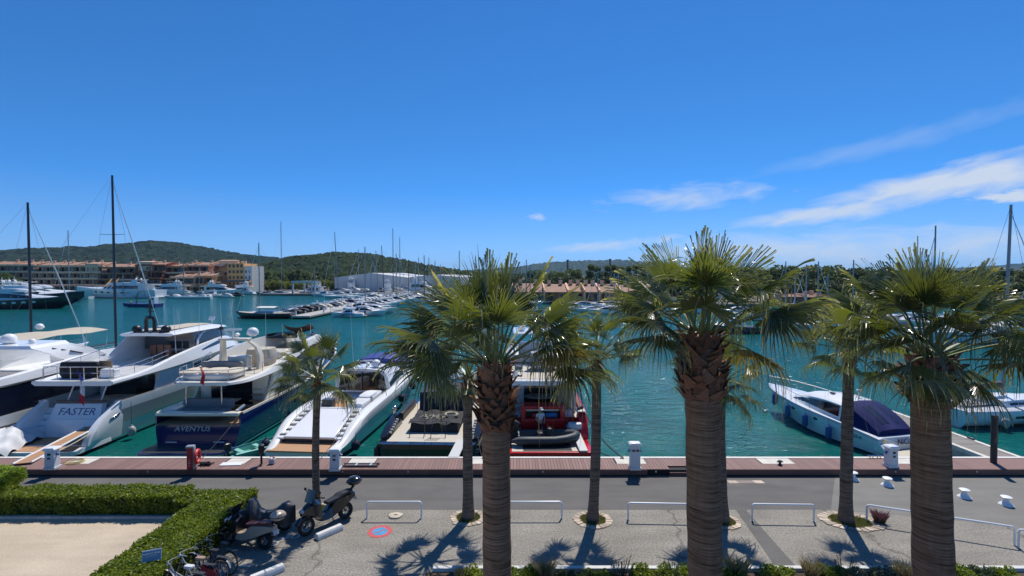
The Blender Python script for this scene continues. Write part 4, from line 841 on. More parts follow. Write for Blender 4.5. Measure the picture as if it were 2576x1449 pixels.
for x, y, w_, d_ in ((1.25, 6.8, 0.85, 1.7), (-1.3, 5.6, 0.65, 1.6)):
    b = MB(); pillow(b, (x, y, 2.02), (w_, d_, 0.14), 0.05); b.build('cushion', mat('cushion_white', (0.62, 0.64, 0.66), 0.8), Y)
b = MB(); b.box((-0.6, 4.9, 1.75), (0.7, 0.5, 0.8)); b.build('grill_unit', dgrey, Y, bevel=0.04)
hb = Body([(8.6, [(2.05, 1.6), (1.85, 2.7), (1.55, 3.15), (0, 3.28)]), (9.6, [(2.08, 1.6), (1.85, 2.75), (1.5, 3.2), (0, 3.34)]), (11.6, [(2.05, 1.7), (1.85, 2.7), (1.55, 3.1), (0, 3.25)]), (13.0, [(2.0, 1.8), (1.85, 2.35), (1.75, 2.45), (0, 2.6)]), (17.5, [(1.3, 2.1), (1.05, 2.3), (0.8, 2.42), (0, 2.5)]), (20, [(0.4, 2.3), (0.3, 2.4), (0.2, 2.45), (0, 2.48)])], 30)
b = MB(); hb.shell(b, 9.0, 20); b.build('superstructure', gel, Y)
b = MB(); b.slab([(-1.75, 8.97, 1.75), (1.75, 8.97, 1.75), (1.6, 9.0, 2.75), (1.2, 9.0, 3.1), (-1.2, 9.0, 3.1), (-1.6, 9.0, 2.75)], 0.03); b.build('cockpit_glass', glass, Y)
for x in (-1.0, 0, 1.0):
    b = MB(); b.box((x, 8.94, 2.4), (0.07, 0.05, 1.3)); b.build('glass_mullion', black, Y)
sideband(hb, 'side_window', glass, Y, 9.1, 12.4, lambda t: 0.35+0.3*t, lambda t: 1.15-0.2*t, 0.015, 8)
cn = Body([(12.0, [(1.75, 2.5), (1.7, 3.1), (1.35, 3.45), (0, 3.58)]), (14.5, [(1.7, 2.5), (1.6, 3.15), (1.25, 3.5), (0, 3.62)]), (16.6, [(1.35, 2.5), (1.2, 2.9), (0.95, 3.15), (0, 3.25)]), (17.4, [(1.1, 2.45), (0.9, 2.55), (0.7, 2.65), (0, 2.72)])], 18)
b = MB(); cn.shell(b); b.build('canopy', bluecloth, Y)
b = MB(); cn.band(b, 12.3, 14.3, 0.15, 1.1, 0.015, 6); cn.band(b, 14.5, 16.9, 0.15, 1.05, 0.015, 6); b.build('canopy_window', glass, Y, fix=False)
dome(Y, 0.75, 9.7, 3.3, 0.34, gel); dome(Y, 0.1, 9.9, 3.35, 0.15, gel)
b = MB(); b.box((0.1, 9.6, 3.75), (0.9, 0.12, 0.1), rz=R(15)); b.tube([(0.1, 9.6, 3.3), (0.1, 9.6, 3.7)], 0.05, 6); b.build('radar_scanner', gel, Y)
antenna(Y, -0.8, 9.4, 3.3, 4.6, (-0.15, -0.2)); antenna(Y, 1.2, 9.4, 3.1, 1.5)
for s in (-1, 1):
    rail('bow_rail', Y, [(s*1.95, 13.0, 2.08), (s*1.8, 14.6, 2.15), (s*1.55, 16.2, 2.22), (s*1.2, 17.6, 2.32), (s*0.75, 19, 2.42)], 0.55, steel, 0.02)
for y, z in ((9.6, 1.1), (13.0, 1.2), (15.6, 1.25)): fender('darkround', Y, h.pt(y, 3.0)[0]+0.2, y, z, 2.0)
fender('darkround', Y, 2.55, 1.4, 0.5, 1.2); fender('darkround', Y, -2.55, 1.2, 0.5, 1.2)
# ---------------------------------------------------------------- dark flat-decked tender
Y = thing('day_yacht', 'black flush-decked day yacht with pale teak deck and black canvas covers', 'yacht', (-4.4, 25.7, WZ), R(-2))
L, B = 15.5, 2.75
st = []
for f, w in ((0, 0.93), (0.1, 0.97), (0.3, 1.0), (0.55, 0.98), (0.75, 0.82), (0.9, 0.46), (1.0, 0.02)):
    w *= B; zc = 0.3+0.5*max(0, (f-.5)/.5)**2; z = 1.18
    st.append((L*f, [(0, -0.2), (w*0.9, zc), (w, 0.95), (w, z-0.06), (w*0.985, z), (0, z)]))
h = Body(st, 26); b = MB(); h.shell(b); stem_rake(b, L, -0.3); b.build('hull', mat('black_gelcoat', (0.01, 0.011, 0.014), 0.15, coat=0.5), Y)
b = MB(); h.band(b, 0.06, 14.5, 4.12, 5.0, 0.008, 20); b.build('deck', teakg, Y, fix=False)
b = MB(); b.prism(rr_outline(2.5, -0.25, 0.2, 0.2), 0.95, 1.19); b.build('stern_lip', mat('black_gelcoat', (0.01,)*3), Y)
for s in (-1, 1):
    b = MB(); b.tube([(s*2.62, 0.15, 0.98), (s*2.72, 2, 0.98), (s*2.82, 5, 0.98), (s*2.8, 8, 0.98), (s*2.4, 11.3, 0.98)], 0.09, 8); b.build('rub_rail', rubber, Y)
    # folding bulwark wing, with slots
    b = MB(); b.rings([[(s*2.2, y, 1.18), (s*2.62, y, 1.18), (s*2.66, y, z), (s*2.35, y, z)] for y, z in ((0.5, 1.32), (1.2, 1.6), (2.6, 1.85), (3.4, 1.85))]); wgo = b.build('bulwark_wing', mat('black_gelcoat', (.01,)*3), Y)
    for k in range(6):
        b = MB(); b.box((s*2.24, 1.0+0.28*k, 1.40+0.06*k), (0.14, 0.10, 0.10), rx=R(20)); b.build('slot', greyp, wgo)
    b = MB(); b.tube([(s*2.55, 3.0, 1.86), (s*2.55, 3.0, 2.15)], 0.10, 8); b.ball((s*2.55, 3.0, 2.2), 0.14); b.build('capstan', steel, Y)
    b = MB(); b.box((s*2.45, 5.6, 1.42), (0.35, 3.4, 0.5)); b.build('side_locker', black, Y, bevel=0.06)
b = MB(); b.rings([[(-1.35, 1.75, 1.19), (1.35, 1.75, 1.19), (1.35, 4.35, 1.19), (-1.35, 4.35, 1.19)], [(-1.3, 1.85, 1.66), (1.3, 1.85, 1.66), (1.3, 4.3, 1.66), (-1.3, 4.3, 1.66)]]); b.build('sunpad_base', blackcloth, Y)
b = MB(); rs = []; r_ = random.Random(3)
for i in range(10): rs.append([(lerp(-1.45, 1.45, j/12), lerp(1.7, 4.4, i/9), 1.70+0.05*r_.uniform(-1, 1)+0.06*math.sin(j*1.3+i)) for j in range(13)])
b.rings(rs, closed=False); b.build('sunpad_cover', blackcloth, Y, fix=False)
b = MB()
for k in range(7): b.torus((0.75, 3.1, 1.80+0.014*k), 0.30+0.035*(k % 4), 0.022, 20, 5)
b.build('coiled_rope', rope, Y)
b = MB(); b.tube([(-1.0+0.09*i+0.12*math.sin(i*1.9), 2.6+0.35*math.sin(i*0.8), 1.80+0.02*math.sin(i)) for i in range(19)], 0.02, 5); b.tube([(-0.8+0.08*i, 2.9+0.3*math.cos(i*1.1), 1.80) for i in range(17)], 0.02, 5); b.build('loose_rope', rope, Y)
cv = Body([(5.0, [(1.55, 1.18), (1.5, 2.65), (0, 2.75)]), (7.2, [(1.55, 1.18), (1.45, 2.75), (0, 2.85)]), (9.2, [(1.5, 1.18), (1.2, 2.2), (0, 2.3)]), (11, [(1.2, 1.18), (0.8, 1.5), (0, 1.55)])], 16)
b = MB(); cv.shell(b); b.build('cockpit_cover', navycloth, Y)
b = MB(); Body([(7.3, [(0, 2.95), (1.55, 2.9), (1.6, 2.98), (0, 3.06)]), (9.5, [(0, 3.0), (1.5, 2.95), (1.55, 3.02), (0, 3.12)]), (11.3, [(0, 2.8), (1.2, 2.76), (1.22, 2.82), (0, 2.9)])], 12).shell(b); b.build('hard_top', mat('silver_grey_paint', (.3,)*3), Y)
for s in (-1, 1):
    b = MB(); b.tube([(s*1.4, 8.4, 1.2), (s*1.35, 8.2, 2.95)], 0.06, 6); b.tube([(s*1.1, 11.6, 1.2), (s*1.2, 10.6, 2.85)], 0.05, 6); b.build('top_support', dgrey, Y)
for x0 in (-1.15, 0.0):
    b = MB(); b.tube([(x0, 0.75, 1.19), (x0, 1.25, 1.95), (x0+0.78, 1.25, 1.95), (x0+0.78, 0.75, 1.19)], 0.022, 6); b.build('ladder_rail', black, Y)
for i in range(4):
    for j in range(6):
        b = MB(); b.box((-0.25+0.12*j+0.06*i, 0.42+0.13*i, 1.196), (0.09, 0.03, 0.006)); b.build('deck_slot', black, Y, smooth=0)
b = MB(); b.slab([(1.45, -2.35, 1.36), (1.95, -2.35, 1.36), (2.0, 0.3, 1.32), (1.5, 0.3, 1.32)], 0.07); b.build('passerelle', mat('passerelle_grey', (0.52, 0.52, 0.50), 0.6), Y)
fender('black', Y, -2.75, 0.3, 0.55, 1.2); fender('black', Y, 2.8, 0.8, 0.5, 1.2)
# ---------------------------------------------------------------- red yacht
Y = thing('motor_yacht', 'red hulled yacht with white flybridge deck, carrying a black inflatable on its platform', 'yacht', (2.0, 26.1, WZ), R(1.0))
L, B = 24.0, 2.5
h = Body(hull_st(L, B, 2.0, stern=0.95, bulw=0.55), 32); b = MB(); h.shell(b, 3.25, L); stem_rake(b, L, 2.4); b.build('hull', redgel, Y)
b = MB(); h.band(b, 3.3, 21, 3.0, 5.0, 0.02, 24); b.build('white_bulwark', cream, Y, fix=False)
b = MB(); h.band(b, 3.3, 16, 6.02, 7.0, 0.02, 10); b.build('side_deck', teakg, Y, fix=False)
b = MB(); b.prism(rr_outline(2.35, -0.2, 3.0, 0.18), 0.05, 0.62); b.build('swim_platform', redgel, Y, bevel=0.04)
b = MB(); b.box2((-2.0, -0.05, 0.61), (1.72, 2.7, 0.64)); b.build('platform_teak', teakg, Y, smooth=0)
b = MB(); b.box2((-1.4, 0.0, 0.635), (1.2, 2.2, 0.65)); b.build('platform_mat', dgrey, Y, smooth=0)
b = MB(); b.box2((-1.45, 2.7, 0.6), (1.15, 3.7, 1.55)); b.box2((-1.45, 2.72, 1.5), (-1.15, 3.7, 2.2)); b.box2((0.85, 2.72, 1.5), (1.15, 3.7, 2.2)); b.box2((-1.45, 2.75, 2.1), (1.15, 3.7, 2.3)); b.build('garage_block', redgel, Y, bevel=0.05)
b = MB(); b.box2((-1.15, 3.3, 1.5), (0.85, 3.45, 2.1)); b.build('locker_back', black, Y, smooth=0)
b = MB(); b.box2((-1.14, 2.9, 1.95), (0.84, 3.3, 2.1)); b.build('locker_roll', cream, Y, bevel=0.04)
b = MB(); b.tube([(-0.75, 3.0, 1.68), (-0.3, 3.0, 1.68)], 0.13, 8); b.build('orange_bag', mat('orange_red', (0.55, 0.05, 0.02), 0.6), Y)
b = MB(); b.tube([(0.05, 3.0, 1.70), (0.7, 3.0, 1.70)], 0.15, 8); b.build('blue_bag', mat('cyan_blue', (0.03, 0.16, 0.36), 0.6), Y)
b = MB(); b.lathe([(0.001, 0), (1.0, 0), (1.02, 0.05), (0.001, 0.06)], (0, 0, 0), 24); b.xf(Matrix.Translation((-0.15, 4.6, 2.42)) @ Matrix.Diagonal((1.0, 0.7, 1, 1)).to_4x4()); b.build('cockpit_table', cushg, Y)
for s in (-1, 1):
    b = MB(); b.rings([[(s*1.75, y, 0.6), (s*2.42, y, 0.6), (s*2.42, y, z), (s*1.95, y, z)] for y, z in ((1.9, 0.75), (2.4, 1.5), (2.9, 1.95), (3.3, 2.0))]); b.build('quarter_wing', redgel, Y, bevel=0.05)
    for k in range(5):
        b = MB(); b.box((s*1.6 + (0.05 if s < 0 else -0.1), 2.85+0.28*k, 0.72+0.22*k), (0.5, 0.3, 0.24)); b.build('step', gelw, Y, smooth=0, bevel=0.02)
hb = Body([(5.2, [(2.0, 1.4), (1.95, 3.4), (0, 3.45)]), (10, [(1.95, 1.5), (1.85, 3.5), (0, 3.55)]), (15, [(1.7, 1.8), (1.4, 3.3), (0, 3.5)]), (19, [(1.0, 2.3), (0.6, 2.7), (0, 2.8)])], 20)
b = MB(); hb.shell(b); b.build('deckhouse', gelw, Y)
sideband(hb, 'saloon_window', glass, Y, 6.5, 15.5, 0.4, 0.85, 0.015, 14)
b = MB(); b.box((-0.1, 5.17, 2.35), (2.1, 0.05, 1.9)); b.build('saloon_door', glass, Y, smooth=0)
b = MB(); b.box((1.42, 5.16, 2.35), (0.8, 0.06, 1.9)); b.build('door_panel', mat('varnished_beige', (0.33, 0.27, 0.20), 0.4), Y, smooth=0)
for k in range(7):
    b = MB(); b.box((-1.62, 3.9+0.2*k, 1.7+0.27*k), (0.55, 0.22, 0.05)); b.build('stair_tread', teakg, Y, smooth=0)
for s in (-1, 1):
    b = MB(); b.box((s*1.95, 4.6, 2.5), (0.14, 0.5, 2.2)); b.build('pillar', gelw, Y, bevel=0.03)
fb = Body([(3.0, [(0, 3.45), (1.95, 3.45), (2.1, 3.52), (2.1, 3.80), (2.02, 3.85), (1.9, 3.72), (0, 3.70)]), (3.5, [(0, 3.45), (2.08, 3.45), (2.22, 3.52), (2.22, 3.84), (2.12, 3.88), (2.0, 3.72), (0, 3.70)]), (8, [(0, 3.5), (2.15, 3.5), (2.32, 3.6), (2.3, 4.1), (2.15, 4.15), (2.0, 3.74), (0, 3.74)]), (13, [(0, 3.5), (1.9, 3.5), (2.1, 3.65), (2.0, 4.6), (1.8, 4.6), (1.7, 3.8), (0, 3.8)]), (17, [(0, 3.3), (1.1, 3.3), (1.3, 3.4), (1.0, 4.2), (0.9, 4.2), (0.8, 3.9), (0, 3.9)])], 28)
b = MB(); fb.shell(b); b.build('flybridge', gel, Y)
b = MB(); fb.band(b, 3.6, 12, 5.05, 6.0, 0.015, 10); b.build('fly_deck', teakg, Y, fix=False)
rail('aft_rail', Y, [(-2.05, 6, 3.95), (-2.0, 3.6, 3.85), (-1.0, 3.3, 3.82), (0, 3.25, 3.82), (1.0, 3.3, 3.82), (2.0, 3.6, 3.85), (2.05, 6, 3.95)], 0.7, steel, 0.02)
b = MB(); pillow(b, (0.1, 6.6, 4.3), (1.6, 1.2, 1.1), 0.3); b.build('covered_grill', mat('grey_canvas', (0.27, 0.29, 0.32), 0.8, noise=(4, .15)), Y)
for x, y in ((-1.5, 4.6), (-0.7, 6.0), (1.3, 5.6), (1.6, 4.8)):
    b = MB(); b.box((x, y, 4.05), (0.5, 0.5, 0.08)); b.box((x, y+0.25, 4.4), (0.5, 0.06, 0.7)); 
    for a in (-.2, .2):
        for c in (-.2, .2): b.box((x+a, y+c, 3.88), (0.035, 0.035, 0.34))
    b.build('deck_chair', mat('wicker_grey', (0.33, 0.32, 0.29), 0.7), Y)
b = MB(); b.lathe([(0.16, 0), (0.19, 0.3), (0.17, 0.34), (0.001, 0.34)], (-1.75, 4.1, 3.74), 12); b.build('bin', gel, Y)
b = MB()
for s in (-1, 1): b.tube([(s*1.7, 9.0, 4.2), (s*1.65, 9.6, 5.7)], 0.06, 6)
b.build('bimini_pole', steel, Y)
b = MB(); b.box((0, 11.0, 5.78), (3.5, 4.2, 0.10)); b.build('hard_top', gelw, Y, bevel=0.04)
b = MB(); b.tube([(-0.6, 10, 5.8), (-0.5, 10, 7.0), (0.5, 10, 7.0), (0.6, 10, 5.8)], 0.08, 6); b.tube([(0, 10, 7), (0, 10, 8.2)], 0.05, 6); b.build('radar_mast', gelw, Y)
dome(Y, -1.1, 10.4, 5.83, 0.32, gel); dome(Y, 1.1, 10.4, 5.83, 0.32, gel)
b = MB(); b.box((0, 12.2, 4.3), (2.6, 0.6, 1.0)); b.build('helm_console', gelw, Y, bevel=0.1)
flag(Y, 0.25, 3.2, 3.3, 1.0, [mat('flag_red', (.5,)*3), mat('flag_white', (.7,)*3), mat('flag_blue', (.1,)*3)], 0.85, 0.28, -0.3)
b = MB(); b.box((0.05, 2.97, 3.7), (0.12, 0.08, 0.35)); b.build('stern_light', black, Y)
rail('side_rail', Y, [(2.36, 3.4, 2.0), (2.4, 5, 2.0), (2.42, 7, 2.02), (2.42, 9, 2.05), (2.4, 11, 2.1), (2.3, 13, 2.2)], 0.7, steel, 0.02)
b = MB(); b.box((2.08, 3.0, 1.98), (0.55, 0.7, 0.07)); b.build('quarter_cap', cream, Y, bevel=0.03)
b = MB(); b.tube([(2.0, 3.0, 2.0), (2.0, 3.0, 2.16)], 0.1, 8); b.tube([(2.2, 3.2, 2.0), (2.2, 3.2, 2.16)], 0.1, 8); b.build('bollard', black, Y)
b = MB(); b.slab([(1.55, -0.3, 0.75), (1.98, -0.3, 0.75), (1.85, 2.9, 1.15), (1.42, 2.9, 1.15)], 0.09); b.build('passerelle', mat('passerelle_grey', (.5,)*3), Y)
b = MB(); pillow(b, (1.65, 2.2, 1.3), (0.8, 0.5, 0.3), 0.1); b.build('folded_awning', mat('awning_white', (0.62, 0.62, 0.62), 0.7), Y)
for y in (6, 11, 15): fender('black', Y, 2.72, y, 0.9, 2.0)
b = MB(); b.ball((1.75, -0.25, 0.02), 0.42, 12, 8, (0.95, 0.5, 1)); b.build('stern_fender', mat('fender_olive', (0.10, 0.12, 0.10), 0.6), Y)
# black inflatable on the platform
D = thing('inflatable_dinghy', 'black inflatable boat with outboard lying across the red yacht platform', 'dinghy', (1.75, 27.1, WZ+0.65), R(-90+1))
def rib(D, tube_m, floor_m, L=3.3, W=0.62, r=0.22, z0=0.30):
    b = MB(); P = [(-W, 0, z0)] + [(-W, L*0.2*i, z0) for i in range(1, 4)] + [(-W*0.86, L*0.78, z0+0.05), (-W*0.5, L*0.93, z0+0.10), (0, L*0.98, z0+0.13), (W*0.5, L*0.93, z0+0.10), (W*0.86, L*0.78, z0+0.05)] + [(W, L*0.2*i, z0) for i in (3, 2, 1)] + [(W, 0, z0)]
    b.tube([(P[0][0], -0.35, z0)] + P + [(P[-1][0], -0.35, z0)], [0.08] + [r]*len(P) + [0.08], 10); b.build('tube', tube_m, D)
    b = MB(); Body([(0, [(0, 0.02), (W*0.9, 0.2), (W*0.9, 0.26), (0, 0.22)]), (L*0.6, [(0, 0.02), (W*0.9, 0.2), (W*0.9, 0.26), (0, 0.22)]), (L*0.92, [(0, 0.25), (W*0.2, 0.3), (W*0.2, 0.36), (0, 0.36)])], 10).shell(b); b.build('floor', floor_m, D)
    b = MB(); b.box((0, 0.02, 0.35), (W*1.6, 0.06, 0.36)); b.build('transom', floor_m, D)
    b = MB(); b.box((0, L*0.36, 0.48), (W*1.1, 0.35, 0.3)); b.build('seat', black, D, bevel=0.05)
    b = MB(); b.box((0, L*0.52, 0.55), (0.42, 0.3, 0.55)); b.build('console', black, D, bevel=0.05); b = MB(); b.torus((0, L*0.49, 0.88), 0.15, 0.018, 16, 5, 'Y'); b.build('steering_wheel', black, D)
def outboard(D, x, y, z, m=black, s=1.0, tilt=0, rz=0):
    b = MB(); b.rings([[(0.17*w*cx, 0.26*w*cy+oy, zz) for cx, cy in ((-1, -.8), (0, -1), (1, -.8), (1, .6), (0, 1), (-1, .6))] for zz, w, oy in ((0.05, 0.7, 0), (0.15, 1.0, 0), (0.40, 1.0, -0.02), (0.55, 0.85, -0.04), (0.60, 0.5, -0.05))]); b.box((0, 0, -0.3), (0.12, 0.16, 0.75)); b.box((0, 0.02, -0.62), (0.05, 0.32, 0.2)); b.tube([(0, -0.2, -0.6), (0, 0.25, -0.6)], 0.06, 6)
    b.xf(Matrix.Translation((x, y, z)) @ Matrix.Rotation(rz, 4, 'Z') @ Matrix.Rotation(tilt, 4, 'X') @ Matrix.Scale(s, 4)); return b.build('outboard_motor', m, D)
rib(D, mat('hypalon_dark', (0.05, 0.056, 0.06), 0.55), mat('deck_grey', (0.26, 0.28, 0.30), 0.6)); outboard(D, 0, -0.28, 0.62, black, 1.05, R(-25))
D.rotation_euler = (0, 0, R(-89)); D.location = (0.35, 27.35, WZ+0.66)
# ================================================================ MORE CRAFT NEAR THE QUAY
# ---------------------------------------------------------------- person on the red yacht's platform
def skin_obj(name, pts, edges, m, parent, root=0, sub=2):
    me = bpy.data.meshes.new(name); me.from_pydata([p[0] for p in pts], edges, []); me.materials.append(m)
    o = bpy.data.objects.new(name, me); col.objects.link(o); o.parent = parent
    sk = o.modifiers.new('skin', 'SKIN'); sk.use_smooth_shade = True
    for i, p in enumerate(pts):
        v = me.skin_vertices[0].data[i]; rr = p[1]; v.radius = rr if isinstance(rr, tuple) else (rr, rr); v.use_root = (i == root)
    ss = o.modifiers.new('sub', 'SUBSURF'); ss.levels = sub; ss.render_levels = sub
    return o
P = thing('person', 'person in white shirt, dark shorts and pale cap standing behind the black inflatable', 'person', (1.62, 28.35, WZ+0.64), R(200))
skin = mat('skin', (0.42, 0.24, 0.16), 0.55); shirt = mat('shirt_white', (0.62, 0.63, 0.66), 0.85, noise=(7, 0.1)); shorts = mat('shorts_dark', (0.03, 0.032, 0.045), 0.85)
J = [((0, 0, 0.90), (0.15, 0.11)), ((0, 0.01, 1.08), (0.14, 0.10)), ((0, 0.02, 1.30), (0.165, 0.105)), ((0, 0.05, 1.41), (0.07, 0.06)), ((0, 0.09, 1.48), 0.055), ((0, 0.13, 1.56), (0.075, 0.09)), ((0, 0.14, 1.66), (0.07, 0.085)),
     ((-0.19, 0.03, 1.33), 0.055), ((-0.26, 0.03, 1.08), 0.042), ((-0.18, 0.22, 0.95), 0.034), ((-0.12, 0.30, 0.93), (0.036, 0.02)),
     ((0.19, 0.03, 1.33), 0.055), ((0.27, 0.02, 1.08), 0.042), ((0.20, 0.22, 0.96), 0.034), ((0.14, 0.30, 0.94), (0.036, 0.02)),
     ((-0.09, 0, 0.84), 0.085), ((-0.11, 0.02, 0.48), 0.058), ((-0.11, -0.02, 0.09), 0.04), ((-0.12, 0.13, 0.03), 0.035),
     ((0.09, 0, 0.84), 0.085), ((0.11, 0.02, 0.48), 0.058), ((0.12, -0.02, 0.09), 0.04), ((0.14, 0.13, 0.03), 0.035)]
E = [(0, 1), (1, 2), (2, 3), (3, 4), (4, 5), (5, 6), (2, 7), (7, 8), (8, 9), (9, 10), (2, 11), (11, 12), (12, 13), (13, 14), (0, 15), (15, 16), (16, 17), (17, 18), (0, 19), (19, 20), (20, 21), (21, 22)]
for hand, sx in ((10, 1), (14, -1)):
    b0 = J[hand][0]
    for k in range(5):
        i = len(J); dx = (k-1.5)*0.018*sx; ln = (0.05, 0.075, 0.08, 0.075, 0.06)[k]
        if k == 0: a = (b0[0]+0.045*sx, b0[1]+0.01, b0[2]-0.01)
        else: a = (b0[0]+dx, b0[1]+0.05, b0[2])
        J.append((a, 0.009)); J.append(((a[0]+(0.02*sx if k == 0 else 0), a[1]+ln*0.6, a[2]-ln*0.55), 0.008)); E += [(hand, i), (i, i+1)]
body = skin_obj('body', J, E, skin, P, 0, 1)
skin_obj('shirt', [((0, 0, 0.93), (0.165, 0.125)), ((0, 0.01, 1.1), (0.158, 0.118)), ((0, 0.02, 1.30), (0.182, 0.122)), ((0, 0.045, 1.385), (0.09, 0.08)), ((-0.19, 0.03, 1.335), 0.07), ((-0.235, 0.03, 1.19), 0.062), ((0.19, 0.03, 1.335), 0.07), ((0.24, 0.025, 1.19), 0.062)], [(0, 1), (1, 2), (2, 3), (2, 4), (4, 5), (2, 6), (6, 7)], shirt, P, 0, 1)
skin_obj('shorts', [((0, 0, 0.93), (0.165, 0.12)), ((-0.095, 0.0, 0.80), 0.105), ((-0.115, 0.015, 0.52), 0.08), ((0.095, 0.0, 0.80), 0.105), ((0.115, 0.015, 0.52), 0.08)], [(0, 1), (1, 2), (0, 3), (3, 4)], shorts, P, 0, 1)
b = MB(); b.ball((0, 0.14, 1.68), 0.108, 12, 8, (0.95, 1.05, 0.75)); b.box((0, 0.27, 1.66), (0.16, 0.12, 0.015), rx=R(-15)); b.build('cap', mat('cap_grey', (0.5, 0.5, 0.5), 0.8), P)
b = MB()
for s in (-1, 1): b.ball((s*0.032, 0.222, 1.60), 0.012, 6, 4)
b.build('eyes', black, P); b = MB(); b.ball((0, 0.235, 1.565), 0.018, 6, 5, (0.8, 1, 1.4)); b.build('nose', skin, P)
b = MB(); b.box((0, 0.222, 1.525), (0.05, 0.01, 0.01)); b.build('mouth', mat('lips', (0.3, 0.12, 0.1), 0.6), P)
# ---------------------------------------------------------------- turquoise dinghy afloat between the navy and the white yacht
p = on_z(585, 1150, WZ+0.3)
D = thing('rowing_dinghy', 'small turquoise dinghy floating between the navy yacht and the white sport yacht', 'dinghy', (p.x-0.3, 26.5, WZ), R(-36))
tq = mat('turquoise_paint', (0.10, 0.36, 0.31), 0.45); tq2 = mat('turquoise_pale', (0.22, 0.50, 0.45), 0.5)
h = Body([(0, [(0, -0.1), (0.5, 0.0), (0.62, 0.42), (0.56, 0.43), (0.48, 0.12), (0, 0.10)]), (1.6, [(0, -0.12), (0.58, 0.0), (0.72, 0.42), (0.66, 0.43), (0.55, 0.12), (0, 0.10)]), (2.7, [(0, 0.0), (0.38, 0.1), (0.5, 0.5), (0.44, 0.51), (0.34, 0.2), (0, 0.18)]), (3.3, [(0, 0.3), (0.06, 0.35), (0.1, 0.58), (0.06, 0.58), (0.03, 0.35), (0, 0.33)])], 16)
b = MB(); h.shell(b); b.build('hull', tq, D); b = MB(); h.band(b, 0, 3.2, 2.0, 3.0, 0.02, 12); b.build('gunwale', tq2, D, fix=False)
for y in (0.5, 1.5, 2.3): b = MB(); b.box((0, y, 0.33), (1.15 if y < 2 else 0.9, 0.26, 0.04)); b.build('thwart', tq2, D)
outboard(D, 0, 3.55, 0.55, black, 0.8, 0, R(180)) if False else outboard(D, 0.1, -0.2, 0.55, black, 0.75)
# ---------------------------------------------------------------- white cruiser with navy canopy, right
Y = thing('motor_cruiser', 'white motor cruiser with navy stern canopy and blue fenders, moored by the timber pier', 'boat', (21.55, 26.6, WZ), R(13))
L, B = 10.6, 1.72
st = []
for f, w, z in ((0, 0.90, 0.95), (0.1, 0.95, 1.1), (0.25, 1.0, 1.28), (0.45, 1.0, 1.42), (0.62, 0.92, 1.55), (0.78, 0.72, 1.68), (0.9, 0.42, 1.78), (1.0, 0.02, 1.85)):
    w *= B; ch = lerp(0.9, 0.25, max(0, (f-.4)/.6)**1.2); zc = 0.12+0.8*max(0, (f-.5)/.5)**2
    st.append((L*f, [(0, -0.25), (w*ch, zc), (w*(0.45+0.55*ch), lerp(zc, z, 0.5)), (w, z-0.12), (w*0.98, z), (w*0.86, z+0.03), (0, z+0.02 if f > 0.3 else z-0.35)]))
h = Body(st, 28); b = MB(); h.shell(b, 0.5, L); stem_rake(b, L, 1.5, 0.6, 0, 1.8); b.build('hull', gelw, Y)
b = MB(); h.band(b, 0.55, 10.2, 3.0, 3.9, 0.03, 22); stem_rake(b, L, 1.5, 0.6, 0, 1.8); b.build('rub_rail', mat('rub_grey', (0.45, 0.48, 0.50), 0.3), Y, fix=False)
for s in (-1, 1):
    b = MB(); b.rings([[(s*1.2, y, 0.3), (s*1.58, y, 0.3), (s*1.62, y, z), (s*1.3, y, z)] for y, z in ((0.0, 0.45), (0.35, 0.75), (0.8, 1.02))]); b.build('quarter_wing', gelw, Y, bevel=0.04)
    for y in (4.6, 6.6):
        b = MB(); b.ball((s*(h.pt(y, 2.5)[0]+0.0), y, h.pt(y, 2.5)[1]), 0.09, 10, 6, (0.3, 2.0, 1.0)); b.build('porthole', glass, Y)
b = MB(); b.prism(rr_outline(1.45, -0.75, 0.6, 0.2), 0.22, 0.38); b.build('swim_platform', teakg, Y, bevel=0.02)
tr = MB(); tr.rings([[(-1.3, 0.45, 0.38), (1.3, 0.45, 0.38), (1.3, 0.8, 0.38), (-1.3, 0.8, 0.38)], [(-1.3, 0.62, 1.05), (1.3, 0.62, 1.05), (1.3, 0.9, 1.05), (-1.3, 0.9, 1.05)]]); to = tr.build('transom', gel, Y, bevel=0.04)
text('NiCo', 'lettering', mat('lettering_navy', (0.015, 0.015, 0.05), 0.4), to, (0.15, 0.50, 0.78), (R(76), 0, 0), 0.42, 0.3, 0.006)
text('47055-A', 'lettering', mat('lettering_navy', (0.0,)*3), Y, (-1.665, 1.9, 0.80), (R(90-6), 0, R(-91)), 0.26, 0.1, 0.004)
hb = Body([(3.0, [(1.45, 1.2), (1.3, 2.2), (1.0, 2.38), (0, 2.45)]), (4.5, [(1.45, 1.25), (1.25, 2.25), (0.95, 2.45), (0, 2.52)]), (6.0, [(1.35, 1.4), (1.1, 2.1), (0.8, 2.28), (0, 2.35)]), (7.4, [(1.1, 1.5), (0.8, 1.75), (0.5, 1.85), (0, 1.9)]), (9.3, [(0.5, 1.62), (0.3, 1.75), (0.15, 1.8), (0, 1.82)])], 20)
b = MB(); hb.shell(b); b.build('superstructure', gel, Y)
sideband(hb, 'side_window', glass, Y, 3.2, 7.1, lambda t: 0.30+0.25*t, lambda t: 0.95-0.15*t, 0.012, 12)
cn = Body([(0.85, [(1.35, 1.0), (1.2, 1.25), (0.9, 1.35), (0, 1.4)]), (1.6, [(1.42, 1.05), (1.25, 1.75), (0.95, 1.9), (0, 1.95)]), (2.6, [(1.45, 1.15), (1.28, 2.2), (1.0, 2.34), (0, 2.4)]), (3.05, [(1.47, 1.2), (1.3, 2.25), (1.02, 2.4), (0, 2.46)])], 14)
b = MB(); cn.shell(b); b.build('canopy', mat('navy_canopy', (0.008, 0.014, 0.085), 0.8, noise=(5, .2), bump=(4, .5, .04), spec=0.2), Y)
